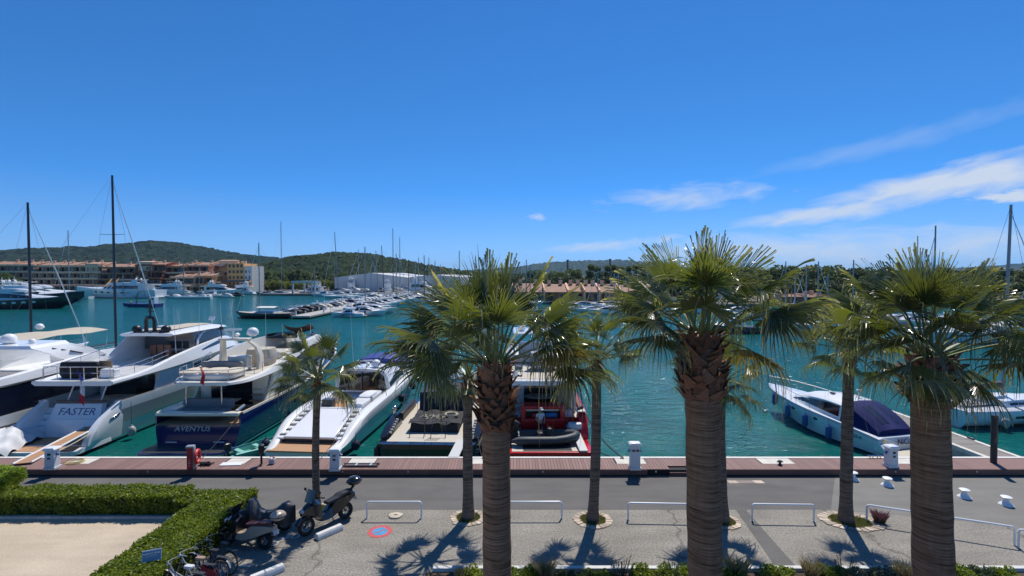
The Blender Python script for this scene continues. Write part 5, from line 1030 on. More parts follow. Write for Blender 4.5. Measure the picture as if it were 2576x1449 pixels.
sideband(cn, 'canopy_window', vinyl, Y, 1.15, 2.35, 2.32, 2.55, 0.015, 8, (-1,))
sideband(cn, 'canopy_window', vinyl, Y, 1.15, 2.35, 2.68, 2.92, 0.015, 8, (-1,))
sideband(cn, 'canopy_window', vinyl, Y, 1.15, 2.35, 2.32, 2.6, 0.015, 8, (1,))
sideband(cn, 'canopy_window', vinyl, Y, 1.3, 2.8, 0.3, 0.9, 0.015, 6, (1,))
b = MB(); b.tube([(0.5, 3.6, 2.5), (0.5, 3.6, 2.85)], 0.03, 6); b.lathe([(0.001, 0), (0.13, 0), (0.13, 0.1), (0.001, 0.12)], (0.5, 3.6, 2.85), 10); b.build('radar_dome', gel, Y)
antenna(Y, 1.0, 3.3, 2.4, 1.6, (0.5, 0.2)); b = MB(); b.box((-0.4, 4.6, 2.56), (0.2, 0.25, 0.08)); b.build('searchlight', dgrey, Y)
for s in (-1, 1): rail('bow_rail', Y, [(s*1.55, 5.2, 1.5), (s*1.45, 6.4, 1.58), (s*1.22, 7.6, 1.68), (s*0.85, 8.8, 1.78), (s*0.35, 10.0, 1.85), (0, 10.6, 1.88)], 0.55, steel, 0.016, False)
for y, z in ((3.4, 0.55), (5.2, 0.75), (6.8, 0.95), (8.9, 1.25)): fender('blue', Y, -h.pt(y, 3.0)[0]-0.16, y - 0.3*(y > 8), z, h.pt(y, 4)[1])
b = MB(); b.tube([(-1.2, 0.5, 1.0), (-1.4, 0.2, 0.7), (-1.5, -0.1, 0.5), (-1.45, -0.5, 0.4)], 0.04, 6); b.build('yellow_rope', mat('rope_yellow', (0.5, 0.38, 0.10), 0.8), Y)
# ---------------------------------------------------------------- sailing yachts
alu = mat('mast_aluminium', (0.30, 0.30, 0.295), 0.4, 0.0); darkmast = mat('mast_dark', (0.028, 0.028, 0.036), 0.35); wire = mat('rigging_wire', (0.16, 0.16, 0.17), 0.4, 0.5)
def sail_hull(L, B, z, m, n=22):
    st = []
    for f, w in ((0, 0.70), (0.1, 0.82), (0.3, 0.98), (0.5, 1.0), (0.7, 0.82), (0.85, 0.5), (0.95, 0.2), (1, 0.015)):
        w *= B; zz = z*(1+0.25*max(0, (f-0.4)/0.6)**2)
        st.append((L*f, [(0, -0.3), (w*0.7, 0.02), (w*0.96, zz*0.45), (w, zz-0.06), (w*0.99, zz), (w*0.93, zz+0.02), (0, zz+0.06)]))
    h = Body(st, n); return h
def sailboat(name, label, loc, rz, L, B, z, hull_m, mast_m, mast_h, mast_y, boom=True, boom_m=None, deck_m=None, group=None, stripe=None, detail=True, rake=0.0, cover=None, genoa=True):
    Y = thing(name, label, 'sailboat', loc, rz, group); h = sail_hull(L, B, z, hull_m, 22 if detail else 10); b = MB(); h.shell(b); stem_rake(b, L, L*0.10, 0.75, 0, z*1.2); b.build('hull', hull_m, Y)
    b = MB(); h.band(b, 0.02*L, 0.93*L, 4.0, 5.95, 0.012, 14, m=2); stem_rake(b, L, L*0.10, 0.75, 0, z*1.2); b.build('deck', deck_m or teakg, Y, fix=False)
    if stripe: b = MB(); h.band(b, 0, 0.97*L, 1.05, 1.3, 0.012, 14); b.build('boot_stripe', stripe, Y, fix=False)
    c = Body([(L*0.28, [(B*0.62, z), (B*0.52, z+0.42), (0, z+0.50)]), (L*0.45, [(B*0.62, z), (B*0.5, z+0.45), (0, z+0.55)]), (L*0.66, [(B*0.42, z+0.05), (B*0.28, z+0.3), (0, z+0.38)]), (L*0.76, [(B*0.15, z+0.1), (B*0.08, z+0.2), (0, z+0.22)])], 12 if detail else 6)
    b = MB(); c.shell(b); b.build('coachroof', gel, Y); sideband(c, 'cabin_window', glass, Y, L*0.31, L*0.60, 0.35, 0.75, 0.012, 8)
    mt = Vector((0, mast_y + rake, z+0.4+mast_h)); mb0 = Vector((0, mast_y, z+0.35)); r = (0.12 if detail else 0.16) if mast_h > 14 else (0.10 if detail else 0.14)
    b = MB(); b.tube([mb0, mb0.lerp(mt, 0.6), mt], [r, r, r*0.8], 8); ms = b.build('mast', mast_m, Y)
    b = MB()
    for f in ((0.36, 0.66) if mast_h > 11 else (0.55,)):
        q = mb0.lerp(mt, f); b.tube([q + Vector((-B*0.5, -0.15, 0.06)), q, q + Vector((B*0.5, -0.15, 0.06))], 0.025, 5)
    b.build('spreader', mast_m, ms)
    b = MB()
    for s in (-1, 1): b.tube([(s*B*0.9, mast_y-0.2, z), mb0.lerp(mt, 0.66) + Vector((s*B*0.5, -0.15, 0.06)), mt], 0.011, 4)
    b.tube([(0, 0.1, z+0.1), mt], 0.010, 4); b.build('rigging', wire, ms)
    bow = Vector((0, L*0.985, z*1.25))
    b = MB(); b.tube([bow, bow.lerp(mt, 0.5), mb0.lerp(mt, 0.96)], [0.045, 0.06, 0.02] if genoa else 0.012, 6); b.build('furled_genoa', gelw if genoa else wire, Y)
    if boom:
        g = mb0 + Vector((0, -0.1, 0.75)); e = Vector((0, mast_y - min(mast_h*0.33, mast_y*0.85), g.z - 0.05)); b = MB(); b.tube([g, e], 0.075, 6); b.build('boom', mast_m, Y)
        if cover:
            b = MB(); n = 8; b.rings([[(0.16*math.sin(a)*k, lerp(g.y-0.1, e.y+0.3, i/n), lerp(g.z, e.z, i/n)+0.16+0.22*k*math.cos(a)+0.03*math.sin(i*2.1)) for a in [2*math.pi*j/8 for j in range(8)]] for i, k in [(i, 1.25-0.6*i/n) for i in range(n+1)]]); b.build('sail_cover', cover, Y)
    if detail:
        for s in (-1, 1): rail('lifeline', Y, [(s*B*0.70, 0.1, z), (s*B*0.93, L*0.28, z), (s*B*0.97, L*0.5, z), (s*B*0.8, L*0.7, z+0.05), (s*B*0.45, L*0.87, z+0.15), (s*0.08, L*0.985, z*1.2)], 0.55, steel, 0.014)
        b = MB(); b.torus((0, L*0.08, z+0.75), 0.42, 0.02, 20, 5, 'Y'); b.tube([(0, L*0.09, z), (0, L*0.09, z+0.75)], 0.07, 6); b.build('helm', steel, Y)
        b = MB(); b.box2((-B*0.38, L*0.03, z-0.28), (B*0.38, L*0.27, z+0.075)); b.build('cockpit', cushg, Y)
    return Y, h
Ys, h = sailboat('sailing_yacht', 'white sailing yacht with brown boom cover moored beyond the timber pier', (29.0, 33.0, WZ), R(-78), 12.5, 1.95, 1.15, gel, alu, 13.2, 4.9, True, None, mat('deck_bluegrey', (0.42, 0.44, 0.48), 0.6), None, dgrey, True, 0.3, mat('boom_cover_taupe', (0.145, 0.12, 0.105), 0.85, noise=(3, .2)))
for y in (2.0, 4.4, 5.6, 8.0): fender('grey', Ys, 1.95*0.98+0.2, y, 0.55, 1.2)
for y in (3.3, 5.4): sideband(h, 'hull_window', glass, Ys, y, y+1.0, 2.2, 2.5, 0.015, 3, (1,))
Y1, _ = sailboat('sailing_yacht', 'dark masted sailing yacht with long boom, behind the yacht lettered FASTER', (-42.0, 38.0, WZ), 0, 22, 2.6, 1.7, mat('dark_blue_hull', (0.012, 0.015, 0.03), 0.2, coat=.5), darkmast, 18.3, 14.5, True)
Y2, _ = sailboat('sailing_yacht', 'sailing yacht with a slim dark mast at the far left of the quay', (-49.2, 37.5, WZ), 0, 20, 2.5, 1.7, gelw, darkmast, 15.2, 13.2, True)
# bimini motor yacht behind the left yachts
Y = thing('motor_yacht', 'white motor yacht with a broad beige sun awning, behind the yacht with blue canvas', 'yacht', (-37.6, 28.0, WZ), 0)
L, B = 20.0, 2.4
h = Body(hull_st(L, B, 2.0)); b = MB(); h.shell(b); stem_rake(b, L, 2.2); b.build('hull', gel, Y)
b = MB(); Body([(4, [(2.0, 1.8), (1.9, 3.2), (0, 3.3)]), (11, [(1.95, 1.9), (1.8, 3.3), (0, 3.4)]), (16, [(1.4, 2.1), (0.9, 2.6), (0, 2.7)]), (18, [(.7, 2.3), (.4, 2.5), (0, 2.5)])], 14).shell(b); b.build('deckhouse', gelw, Y)
b = MB(); b.prism(rr_outline(2.2, 2.0, 13.0, 0.5, hw2=1.7), 3.3, 3.6); b.build('flybridge', gel, Y, bevel=0.05)
b = MB(); b.rings([[(x, y, 5.15+0.25*math.cos(x*0.7)+0.06*math.sin(y*1.3)-0.02*abs(y-11)) for x in np.linspace(-2.1, 2.1, 9)] for y in np.linspace(7.6, 15.6, 9)], closed=False); b.build('sun_awning', beigecloth, Y, fix=False)
b = MB()
for s in (-1, 1):
    for y in (7.8, 10.6, 13.2, 15.4): b.tube([(s*2.0, y, 3.5), (s*2.05, y+0.2, 5.15)], 0.025, 5)
    b.tube([(s*2.0, 7.8, 3.6), (s*2.05, 10.6, 5.2)], 0.025, 5)
b.build('awning_frame', steel, Y)
for x, y in ((-1, 9), (0.8, 9.3), (1.3, 11), (-.6, 11.5)):
    b = MB(); pillow(b, (x, y, 3.95), (0.9, 0.8, 0.7), 0.2); b.build('seat', blackcloth, Y)
dome(Y, -1.0, 12.5, 5.5, 0.3, gel)
# ---------------------------------------------------------------- mooring lines to the quay
mo = 'dark mooring line running from the {} down to the boardwalk'
rope_line((-23.5, 27.6, WZ+1.2), (-22.2, BW1-0.1, BZ+0.02), 0.12, rope, 0.025, 'mooring_line', 'pale mooring line from the FASTER yacht to the boardwalk')
rope_line((-15.35, 28.0, WZ+2.2), (-14.6, BW1-0.1, BZ+0.02), 0.1, ropeb, 0.018, 'mooring_line', 'dark mooring line from the AVENTUS yacht to the boardwalk')
rope_line((-9.3, 28.5, WZ+1.9), (-9.0, BW1-0.1, BZ+0.02), 0.15, ropeb, 0.02, 'mooring_line', mo.format('white sport yacht'))
rope_line((-2.0, 27.5, WZ+1.6), (-1.4, BW1-0.1, BZ+0.02), 0.2, ropeb, 0.02, 'mooring_line', mo.format('black day yacht'))
pe = on_z(1568, 1155, BZ)
rope_line((4.2, 29.3, WZ+2.0), (pe.x, BW1-0.15, BZ+0.05), 0.35, ropeb, 0.035, 'mooring_line', 'upper dark mooring line from the red yacht to the service post')
rope_line((4.3, 27.0, WZ+0.6), (pe.x-0.1, BW1-0.12, BZ+0.03), 0.15, ropeb, 0.03, 'mooring_line', 'lower dark mooring line from the red yacht to the service post')
rope_line((21.9, 26.2, WZ+0.8), (on_z(2300, 1150, BZ).x, BW1-0.1, BZ+0.03), 0.12, rope, 0.02, 'mooring_line', 'pale mooring line from the NiCo cruiser to the boardwalk')
# ---------------------------------------------------------------- timber pier on the right
PX0, PX1, PZ = 22.75, 24.6, 0.18
pr = thing('pier', 'weathered timber pier with cream edges running out beside the white cruiser', 'pier', ((PX0+PX1)/2, BW1+0.2, WZ))
wg = wood_mat('pier_plank', (0.19, 0.17, 0.15), (0.27, 0.245, 0.215), (1, 9, 1), 0.8, 0.18)
W_ = PX1-PX0; b = MB(); b.box((0, 0, 0), (W_-0.5, 0.135, 0.04)); pm = b.mesh('plank', wg, 0)
for k in range(72): inst(pm, 'plank', pr, loc=(0, 0.1+0.145*k, PZ-WZ-0.02))
for s in (-1, 1):
    b = MB(); b.box((s*(W_/2-0.13), 5.3, PZ-WZ-0.07), (0.24, 10.6, 0.20)); b.build('edge_beam', M_cream, pr, smooth=0)
    b = MB(); b.box((s*(W_/2-0.3), 5.3, PZ-WZ-0.35), (0.5, 10.4, 0.5)); b.build('float', M_conc, pr, smooth=0)
for x, y in ((W_/2-0.13, 2.8), (-W_/2+0.13, 6)):
    b = MB(); b.box((x, y, PZ-WZ+0.08), (0.12, 0.35, 0.1)); b.build('cleat', dgrey, pr, bevel=0.02)
p = on_z(2510, 1168, BZ)
b = MB(); b.tube([(0, 0, -4), (0, 0, 2.05)], 0.125, 14); b.tube([(0, 0, 2.05), (0, 0, 2.2)], 0.13, 14); po = b.build('mooring_pile', mat('pile_black', (0.016, 0.018, 0.028), 0.4), loc=(p.x, p.y+0.2, BZ)); tag(po, 'tall black mooring pile at the foot of the timber pier', 'pile')
# ================================================================ QUAYSIDE THINGS
# ---------------------------------------------------------------- service posts
ped = mat('pedestal_white', (0.66, 0.68, 0.68), 0.45, noise=(3, 0.06))
def pedestal(label, x, y, rz, s=1.0, big=False):
    t = thing('service_post', label, 'service post', (x, y, BZ), rz, 'water and power posts on the boardwalk')
    w, d, hh = (0.44, 0.34, 0.95) if big else (0.42, 0.36, 0.72); w *= s; d *= s; hh *= s
    b = MB(); b.box((0, 0, 0.06), (w*1.14, d*1.14, 0.12)); b.build('plinth', ped, t, bevel=0.015)
    b = MB(); b.box((0, 0, 0.12+hh/2), (w, d, hh), taper=0.92); b.build('cabinet', ped, t, bevel=0.02)
    b = MB(); b.rings([[(sx*w*k, sy*d*k, z) for sx, sy in ((-.5, -.5), (.5, -.5), (.5, .5), (-.5, .5))] for k, z in ((1.0, 0.12+hh), (1.22, 0.15+hh), (1.22, 0.19+hh), (0.95, 0.26+hh))]); b.build('cap', gel, t, bevel=0.015)
    for k in range(2):
        b = MB(); o = (-0.09+0.18*k, 0) if big else (0.0, 0.17*k); b.box((o[0]*s, -d*0.48, 0.12+hh*(0.80 if big else 0.55)+o[1]*s), (0.13*s, 0.03, 0.09*s)); b.build('meter_window', glass, t)
    b = MB(); b.box((0, -d*0.5+0.006, 0.12+hh*0.40), (w*0.72, 0.02, hh*0.45)); b.build('door', ped, t, bevel=0.006)
    for sd in (-1, 1):
        b = MB(); b.tube([(sd*w*0.46, 0, 0.12+hh*0.78), (sd*w*0.70, 0, 0.12+hh*0.72)], 0.055*s, 8); b.build('power_socket', mat('socket_blue', (0.03, 0.14, 0.30), 0.5), t)
    return t
for px, py, rz, s, big, lab in ((127, 1181, R(4), 1.0, False, 'white service post beside the tan gangway, with a blue plug'), (842, 1184, R(2), 1.0, False, 'white service post in front of the white sport yacht'), (1598, 1182, 0, 1.0, True, 'tall white service post with domed cap in front of the open water'), (2245, 1176, R(5), 1.0, False, 'white service post in front of the cruiser with navy canopy')):
    p = on_z(px, py, BZ); pedestal(lab, p.x, p.y+0.1, rz, s, big)
# SOS post with life ring
p = on_z(480, 1180, BZ); t = thing('lifebuoy_post', 'red SOS post holding a red life ring on the boardwalk', 'lifebuoy post', (p.x, p.y, BZ), R(14))
redp = mat('red_paint', (0.40, 0.02, 0.025), 0.4)
b = MB(); b.box((0, 0, 0.5), (0.26, 0.2, 1.0)); b.build('post', redp, t, bevel=0.02); b = MB(); b.box((0, 0, 1.02), (0.32, 0.26, 0.08)); b.build('cap', greyp, t, bevel=0.02)
b = MB(); b.box((0.15, 0, 0.5), (0.05, 0.22, 1.0)); b.build('side_panel', greyp, t)
for k, ch in enumerate('SOS'): text(ch, 'lettering', white, t, (-0.02, -0.105, 0.42-0.12*k), (R(90), 0, 0), 0.11)
b = MB(); b.torus((0.24, 0.08, 0.52), 0.27, 0.075, 24, 8, 'X'); b.build('life_ring', mat('ring_red', (0.55, 0.035, 0.035), 0.5), t)
# outboard on the boardwalk with fuel can
p = on_z(655, 1172, BZ); t = thing('outboard_motor', 'black outboard motor resting on the boardwalk edge', 'outboard motor', (p.x, p.y+0.1, BZ), R(30)); outboard(t, 0, 0, 0.55, black, 0.72)
t2 = thing('fuel_can', 'small white fuel can with red cap beside the outboard on the boardwalk', 'fuel can', (p.x+0.42, p.y+0.25, BZ)); b = MB(); b.box((0, 0, 0.13), (0.26, 0.2, 0.26)); b.build('can', mat('can_white', (.6, .58, .56), 0.5), t2, bevel=0.03); b = MB(); b.lathe([(0.001, 0), (0.04, 0), (0.04, 0.05), (0.001, 0.05)], (0.08, 0, 0.26), 8); b.build('cap', redp, t2); b = MB(); b.tube([(-0.09, 0, 0.25), (-0.09, 0, 0.33), (0.03, 0, 0.33), (0.03, 0, 0.25)], 0.015, 5); b.build('handle', redp, t2)
p = on_z(583, 1168, BZ); b = MB(); b.box((0, 0, 0), (0.95, 0.38, 0.03), rz=R(4)); tag(b.build('white_board', white, loc=(p.x, p.y, BZ+0.02), bevel=0.008), 'flat white board lying on the boardwalk beside the turquoise dinghy', 'board')
p = on_z(908, 1172, BZ); t = thing('stowed_gangway', 'narrow grey gangway lying flat along the boardwalk by the white service post', 'gangway', (p.x, p.y, BZ))
for s in (-1, 1): b = MB(); b.box((0, s*0.14, 0.05), (1.6, 0.05, 0.06)); b.build('side_rail', dgrey, t)
b = MB(); b.box((0, 0, 0.045), (1.4, 0.24, 0.03)); b.build('tread', mat('gangway_brown', (0.10, 0.07, 0.06), 0.7), t)
for x in (-.2, .45): b = MB(); b.box((x, 0, 0.07), (0.09, 0.22, 0.02)); b.build('patch', mat('pale_teal', (0.35, 0.5, 0.48), 0.6), t)
# bollard on boardwalk, cleats
p = on_z(1962, 1170, BZ); t = thing('quay_bollard', 'small black mooring bollard on a pale pad of the boardwalk', 'bollard', (p.x, p.y, BZ)); b = MB(); b.lathe([(0.10, 0), (0.10, 0.03), (0.055, 0.05), (0.055, 0.15), (0.09, 0.18), (0.09, 0.21), (0.001, 0.22)], n=12); b.build('post', black, t); b = MB(); b.tube([(-0.14, 0, 0.15), (0.14, 0, 0.15)], 0.025, 6); b.build('cross_bar', black, t)
for k, px in enumerate((2212, 2234-3, 2259-8)):
    p = on_z(px-12, 1157, BZ); t = thing('mooring_cleat', 'steel horn cleat on the boardwalk edge near the NiCo cruiser', 'cleat', (p.x, BW1-0.04, BZ), 0, 'row of cleats by the white cruiser'); b = MB(); b.tube([(-.2, 0, .13), (.2, 0, .13)], 0.025, 6); b.build('horn', steel, t)
    for s in (-1, 1): b = MB(); b.tube([(s*.07, 0, 0), (s*.07, 0, .13)], 0.025, 6); b.build('leg', steel, t)
# rope heaps and cable coils
p = on_z(516, 1170, BZ); b = MB(); r_ = random.Random(8); b.tube([(0.35*math.sin(i*1.7)*r_.uniform(.3, 1), 0.2*math.cos(i*2.3)*r_.uniform(.3, 1), 0.04+0.10*r_.random()) for i in range(40)], 0.03, 5); tag(b.build('rope_heap', ropeb, loc=(p.x, p.y, BZ)), 'tangled black rope heap beside the SOS post', 'rope')
p = on_z(190, 1163, BZ); b = MB()
for k in range(4): b.torus((0.02*k, 0, 0.02+0.022*k), 0.34-0.03*k, 0.014, 24, 5)
b.tube([(-0.3, 0, 0.03), (-0.7, -0.15, 0.02), (-1.1, -0.05, 0.05), (-1.35, 0.15, 0.4)], 0.014, 5); tag(b.build('power_cable', mat('cable_yellow', (0.52, 0.40, 0.16), 0.6), loc=(p.x, p.y, BZ)), 'yellow power cable coiled on the boardwalk by the tan gangway', 'cable')
# ---------------------------------------------------------------- white bollards on the quay apron
bm_ = MB(); bm_.lathe([(0.21, 0), (0.21, 0.03), (0.13, 0.09), (0.085, 0.16), (0.085, 0.24), (0.17, 0.28), (0.18, 0.31), (0.13, 0.335), (0.001, 0.34)], n=18); bme = bm_.mesh('bollard', white)
bb = MB(); bb.lathe([(0.23, 0), (0.23, 0.02), (0.001, 0.02)], n=18); bbe = bb.mesh('base_plate', white)
for px, py, lab in ((2146, 1207, 'squat white mooring bollard half hidden behind a slender palm trunk'), (2232, 1222, 'squat white mooring bollard close to the boardwalk, near the NiCo cruiser'), (2426, 1252, 'squat white mooring bollard, middle of the row on the apron'), (2531, 1271, 'squat white mooring bollard farthest out from the boardwalk')):
    p = on_z(px, py); t = thing('mooring_bollard', lab, 'bollard', (p.x, p.y, 0.006), 0, 'white bollards on the apron'); inst(bme, 'post', t, loc=(0, 0, 0.02)); inst(bbe, 'base_plate', t)
# ---------------------------------------------------------------- hoop barriers
def hoop(label, a, c, h=0.62):
    t = thing('hoop_barrier', label, 'barrier', (a+c)/2, 0, 'white hoop barriers along the road'); t.location.z = 0
    a0, c0 = a-t.location, c-t.location; a0.z = c0.z = 0; d = (c0-a0).normalized(); b = MB(); r = 0.09; up = Vector((0, 0, 1))
    pts = [a0+up*0.0, a0+up*(h-r)] + [a0 + d*r*(1-math.cos(q)) + up*(h-r+r*math.sin(q)) for q in (0.4, 0.8, 1.2, 1.57)] + [c0 - d*r*(1-math.cos(q)) + up*(h-r+r*math.sin(q)) for q in (1.57, 1.2, 0.8, 0.4)] + [c0+up*(h-r), c0]
    b.tube(pts, 0.034, 8); b.build('rail', white, t)
    for q in (a0, c0): b = MB(); b.lathe([(0.06, 0.004), (0.06, 0.015), (0.001, 0.016)], q, 10); b.build('foot', M_conc, t)
for a, c, lab in (((923, 1304), (1060, 1304), 'white hoop barrier over the pale round stone'), ((1272, 1304), (1413, 1304), 'white hoop barrier behind the tall palm with the yellow frond'), ((1580, 1307), (1737, 1310), 'white hoop barrier below the tall service post'), ((1892, 1310), (2047, 1312), 'white hoop barrier beside the dark patched trench'), ((2180, 1312), (2552, 1372), 'long white hoop barrier passing behind the stout palm'), ((2562, 1378), (2640, 1392), 'white hoop barrier at the end of the row past the stout palm')):
    hoop(lab, on_z(*a), on_z(*c))
# ---------------------------------------------------------------- stone rings round the slender palms
stone_m = mat('ring_stone', (0.40, 0.31, 0.23), 0.85, noise=(6, 0.3, (0.52, 0.44, 0.35)), bump=(14, 0.4, 0.02), rand=0.3)
M_grass = mat('dry_grass', (0.13, 0.15, 0.035), 0.7, noise=(5, 0.4, (0.22, 0.19, 0.07)), trans=(0.3, (0.25, 0.28, 0.05)))
def grass_tuft(mb, c, n, spread, h, seed, w=0.012, sy=1.0, lean=0.4):
    r = random.Random(seed)
    for _ in range(n):
        a = r.uniform(0, 6.28); d = spread*math.sqrt(r.random()); x, y = c[0]+d*math.cos(a), c[1]+d*math.sin(a)*sy; hh = h*r.uniform(.5, 1.2); b_ = r.uniform(0, 6.28); lx, ly = math.cos(b_)*hh*lean*r.random(), math.sin(b_)*hh*lean*r.random(); q = r.uniform(0, 6.28); wx, wy = math.cos(q)*w, math.sin(q)*w
        mb.add([(x-wx, y-wy, c[2]), (x+wx, y+wy, c[2]), (x+lx*.5+wx*.6, y+ly*.5+wy*.6, c[2]+hh*.6), (x+lx, y+ly, c[2]+hh)], [(0, 1, 2, 3)])
rings = ((SP[0], 0.62, 0.5, 'round ring of pale stones at the foot of the palm beside the black scooter'), (SP[1], 0.66, 0.62, 'round stone ring with green grass at the foot of the palm behind the tall palm'), (SP[2], 0.70, 0.66, 'round stone ring with dry grass at the palm between red yacht and open water'), (SP[3], 0.62, 0.6, 'round stone ring of the palm hidden behind the tallest palm trunk'), (SP[4], 1.05, 0.7, 'wide oval stone ring with grass at the palm before the white cruiser'))
for i, (p, rx, ry, lab) in enumerate(rings):
    t = thing('stone_ring', lab, 'stone ring', (p.x + (0.15 if i == 4 else 0), p.y, 0), R(-12) if i == 4 else 0, 'stone rings around the slender palms')
    r_ = random.Random(60+i); n = 20 if rx < 1 else 26
    for k in range(n):
        a0, a1 = 2*math.pi*k/n+0.02, 2*math.pi*(k+1)/n-0.02; ri = 0.66+r_.uniform(-.06, .06); ro = 1.0+r_.uniform(-.05, .05); P_ = [(rx*q*math.cos(a), ry*q*math.sin(a)) for q, a in ((ri, a0), (ro, a0), (ro*1.02, (a0+a1)/2), (ro, a1), (ri, a1))]
        b = MB(); b.prism(P_, 0.004, 0.022+r_.uniform(0, .015)); b.build('stone', stone_m, t, smooth=0)
    b = MB(); b.prism([(rx*.68*math.cos(a), ry*.68*math.sin(a)) for a in np.linspace(0, 6.2, 20)], 0.004, 0.018); b.build('soil', M_soil, t, smooth=0)
    b = MB(); grass_tuft(b, (0, 0, 0.015), 1500 if rx < 1 else 3000, rx*0.68, 0.07, 70+i, 0.009, ry/rx, 0.8); tag(b.build('grass', M_grass, t, smooth=0, fix=False), kind='stuff')
p = on_z(995, 1299); r_ = random.Random(4); b = MB(); b.rings([[(0.26*k*(1+0.12*math.sin(3*a))*math.cos(a)*rr, 0.24*k*(1+0.1*math.cos(2*a))*math.sin(a)*rr, z) for a in np.linspace(0, 5.9, 16)] for k, z, rr in ((1.0, 0.005, 1), (0.97, 0.05, 1), (0.9, 0.06, 1), (0.3, 0.055, 1), (0.22, 0.02, 1))]); tag(b.build('round_stone', mat('pale_stone', (0.50, 0.44, 0.34), 0.85, noise=(8, .15)), loc=(p.x, p.y, 0)), 'pale round stone with a hollow under the first hoop barrier', 'stone')
# ---------------------------------------------------------------- painted marks on the parking strip
def paint_mat(name, c): return mat(name, c, 0.8, noise=(11, 0.35))
pw_ = paint_mat('road_paint_white', (0.55, 0.55, 0.53)); prd = paint_mat('road_paint_red', (0.50, 0.085, 0.085)); pbl = paint_mat('road_paint_blue', (0.06, 0.27, 0.50))
p = on_z(956, 1337); t = thing('no_parking_mark', 'red and blue no parking disc painted on the asphalt', 'road marking', (p.x, p.y, 0.006), R(8))
b = MB(); b.rings([[(q*math.cos(a), q*math.sin(a), 0) for a in np.linspace(0, 2*math.pi, 41)[:-1]] for q in (0.27, 0.42)], caps=False); b.build('ring', prd, t, fix=False, smooth=0)
b = MB(); b.add([(0.27*math.cos(a), 0.27*math.sin(a), 0) for a in np.linspace(0, 2*math.pi, 41)[:-1]], [tuple(range(40))]); b.build('disc', pbl, t, fix=False, smooth=0)
b = MB(); b.box((0, 0, 0.003), (0.56, 0.045, 0.003), rz=R(32)); b.build('bar', prd, t, smooth=0)
for k, (x0, y0, x1, y1, w) in enumerate(((716, 1279, 742, 1279, 0.10), (692, 1320, 704, 1320, 0.09), (655, 1370, 672, 1368, 0.09), (600, 1424, 630, 1424, 0.10), (600, 1326, 640, 1326, 0.09))):
    a, c = on_z(x0, y0), on_z(x1, y1); b = MB(); b.box((0, 0, 0), ((c-a).length, w, 0.003)); tag(b.build('parking_line', pw_, loc=((a.x+c.x)/2, (a.y+c.y)/2, 0.007), smooth=0), ('white painted dash beside the covered scooter at the road edge', 'short white dash behind the covered scooter wheel', 'white painted dash behind the beige scooter', 'white painted dash beside the parked bicycles', 'white painted dash hidden between hedge and covered scooter')[k], 'road marking', 'white bay lines of the scooter parking')
p = on_z(717, 1358); t = thing('scooter_mark', 'white scooter symbol painted on the asphalt', 'road marking', (p.x, p.y, 0.006), R(42))
for cx in (-0.36, 0.34):
    b = MB(); b.rings([[(cx+q*math.cos(a), q*math.sin(a), 0) for a in np.linspace(0, 2*math.pi, 25)[:-1]] for q in (0.09, 0.16)], caps=False); b.build('wheel', pw_, t, fix=False, smooth=0)
b = MB(); b.add([(x, y, 0.001) for x, y in ((-0.42, 0.16), (-0.1, 0.14), (0.0, 0.02), (0.15, 0.02), (0.26, 0.34), (0.40, 0.40), (0.38, 0.46), (0.2, 0.40), (0.08, 0.16), (-0.02, 0.26), (-0.42, 0.28))], [tuple(range(11))]); b.build('body', pw_, t, fix=False, smooth=0)
# white concrete wheel stops
def stop(label, p, rz, L=0.95):
    b = MB(); b.rings([[(-L/2*k2, -w, z), (L/2*k2, -w, z), (L/2*k2, w, z), (-L/2*k2, w, z)] for w, z, k2 in ((0.13, 0, 1), (0.13, 0.10, 1), (0.07, 0.19, 0.96))]); o = b.build('wheel_stop', mat('stop_white', (0.62, 0.62, 0.60), 0.8, noise=(5, .14)), loc=(p.x, p.y, 0.004), bevel=0.012); o.rotation_euler.z = rz; return tag(o, label, 'wheel stop', 'white concrete wheel stops')
stop('white concrete wheel stop beside the black scooter', on_z(828, 1344), R(50)); stop('white concrete wheel stop beyond the bicycles at the kerb', on_z(672, 1449), R(45))
# kerbs
for a, c, lab in (((-60, 18.05), (-12.2, 18.05), 'stone kerb between the sandy court and the hedge'), ((-2.4, 14.85), (60, 14.85), 'white kerb along the planting bed')):
    b = MB(); b.box(((a[0]+c[0])/2, a[1], 0.06), (c[0]-a[0], 0.16, 0.12)); tag(b.build('kerb', M_conc if 'sandy' in lab else mat('kerb_white', (0.60, 0.59, 0.55), 0.8, noise=(3, .12)), smooth=0, bevel=0.015), lab, 'kerb')
# paler patch slabs by the boardwalk
for k, (x0, x1) in enumerate(((1826, 1850), (1850, 1892), (1892, 1915))):
    a, c, d, e = on_z(x0, 1209), on_z(x1, 1209), on_z(x1+10, 1216), on_z(x0+10, 1216); tag(sheet('paved_patch', [(e.x, e.y), (d.x, d.y), (c.x, c.y), (a.x, a.y)], 0.010, (stone_m, mat('patch_pink', (.26, .21, .19), .9), stone_m)[k]))
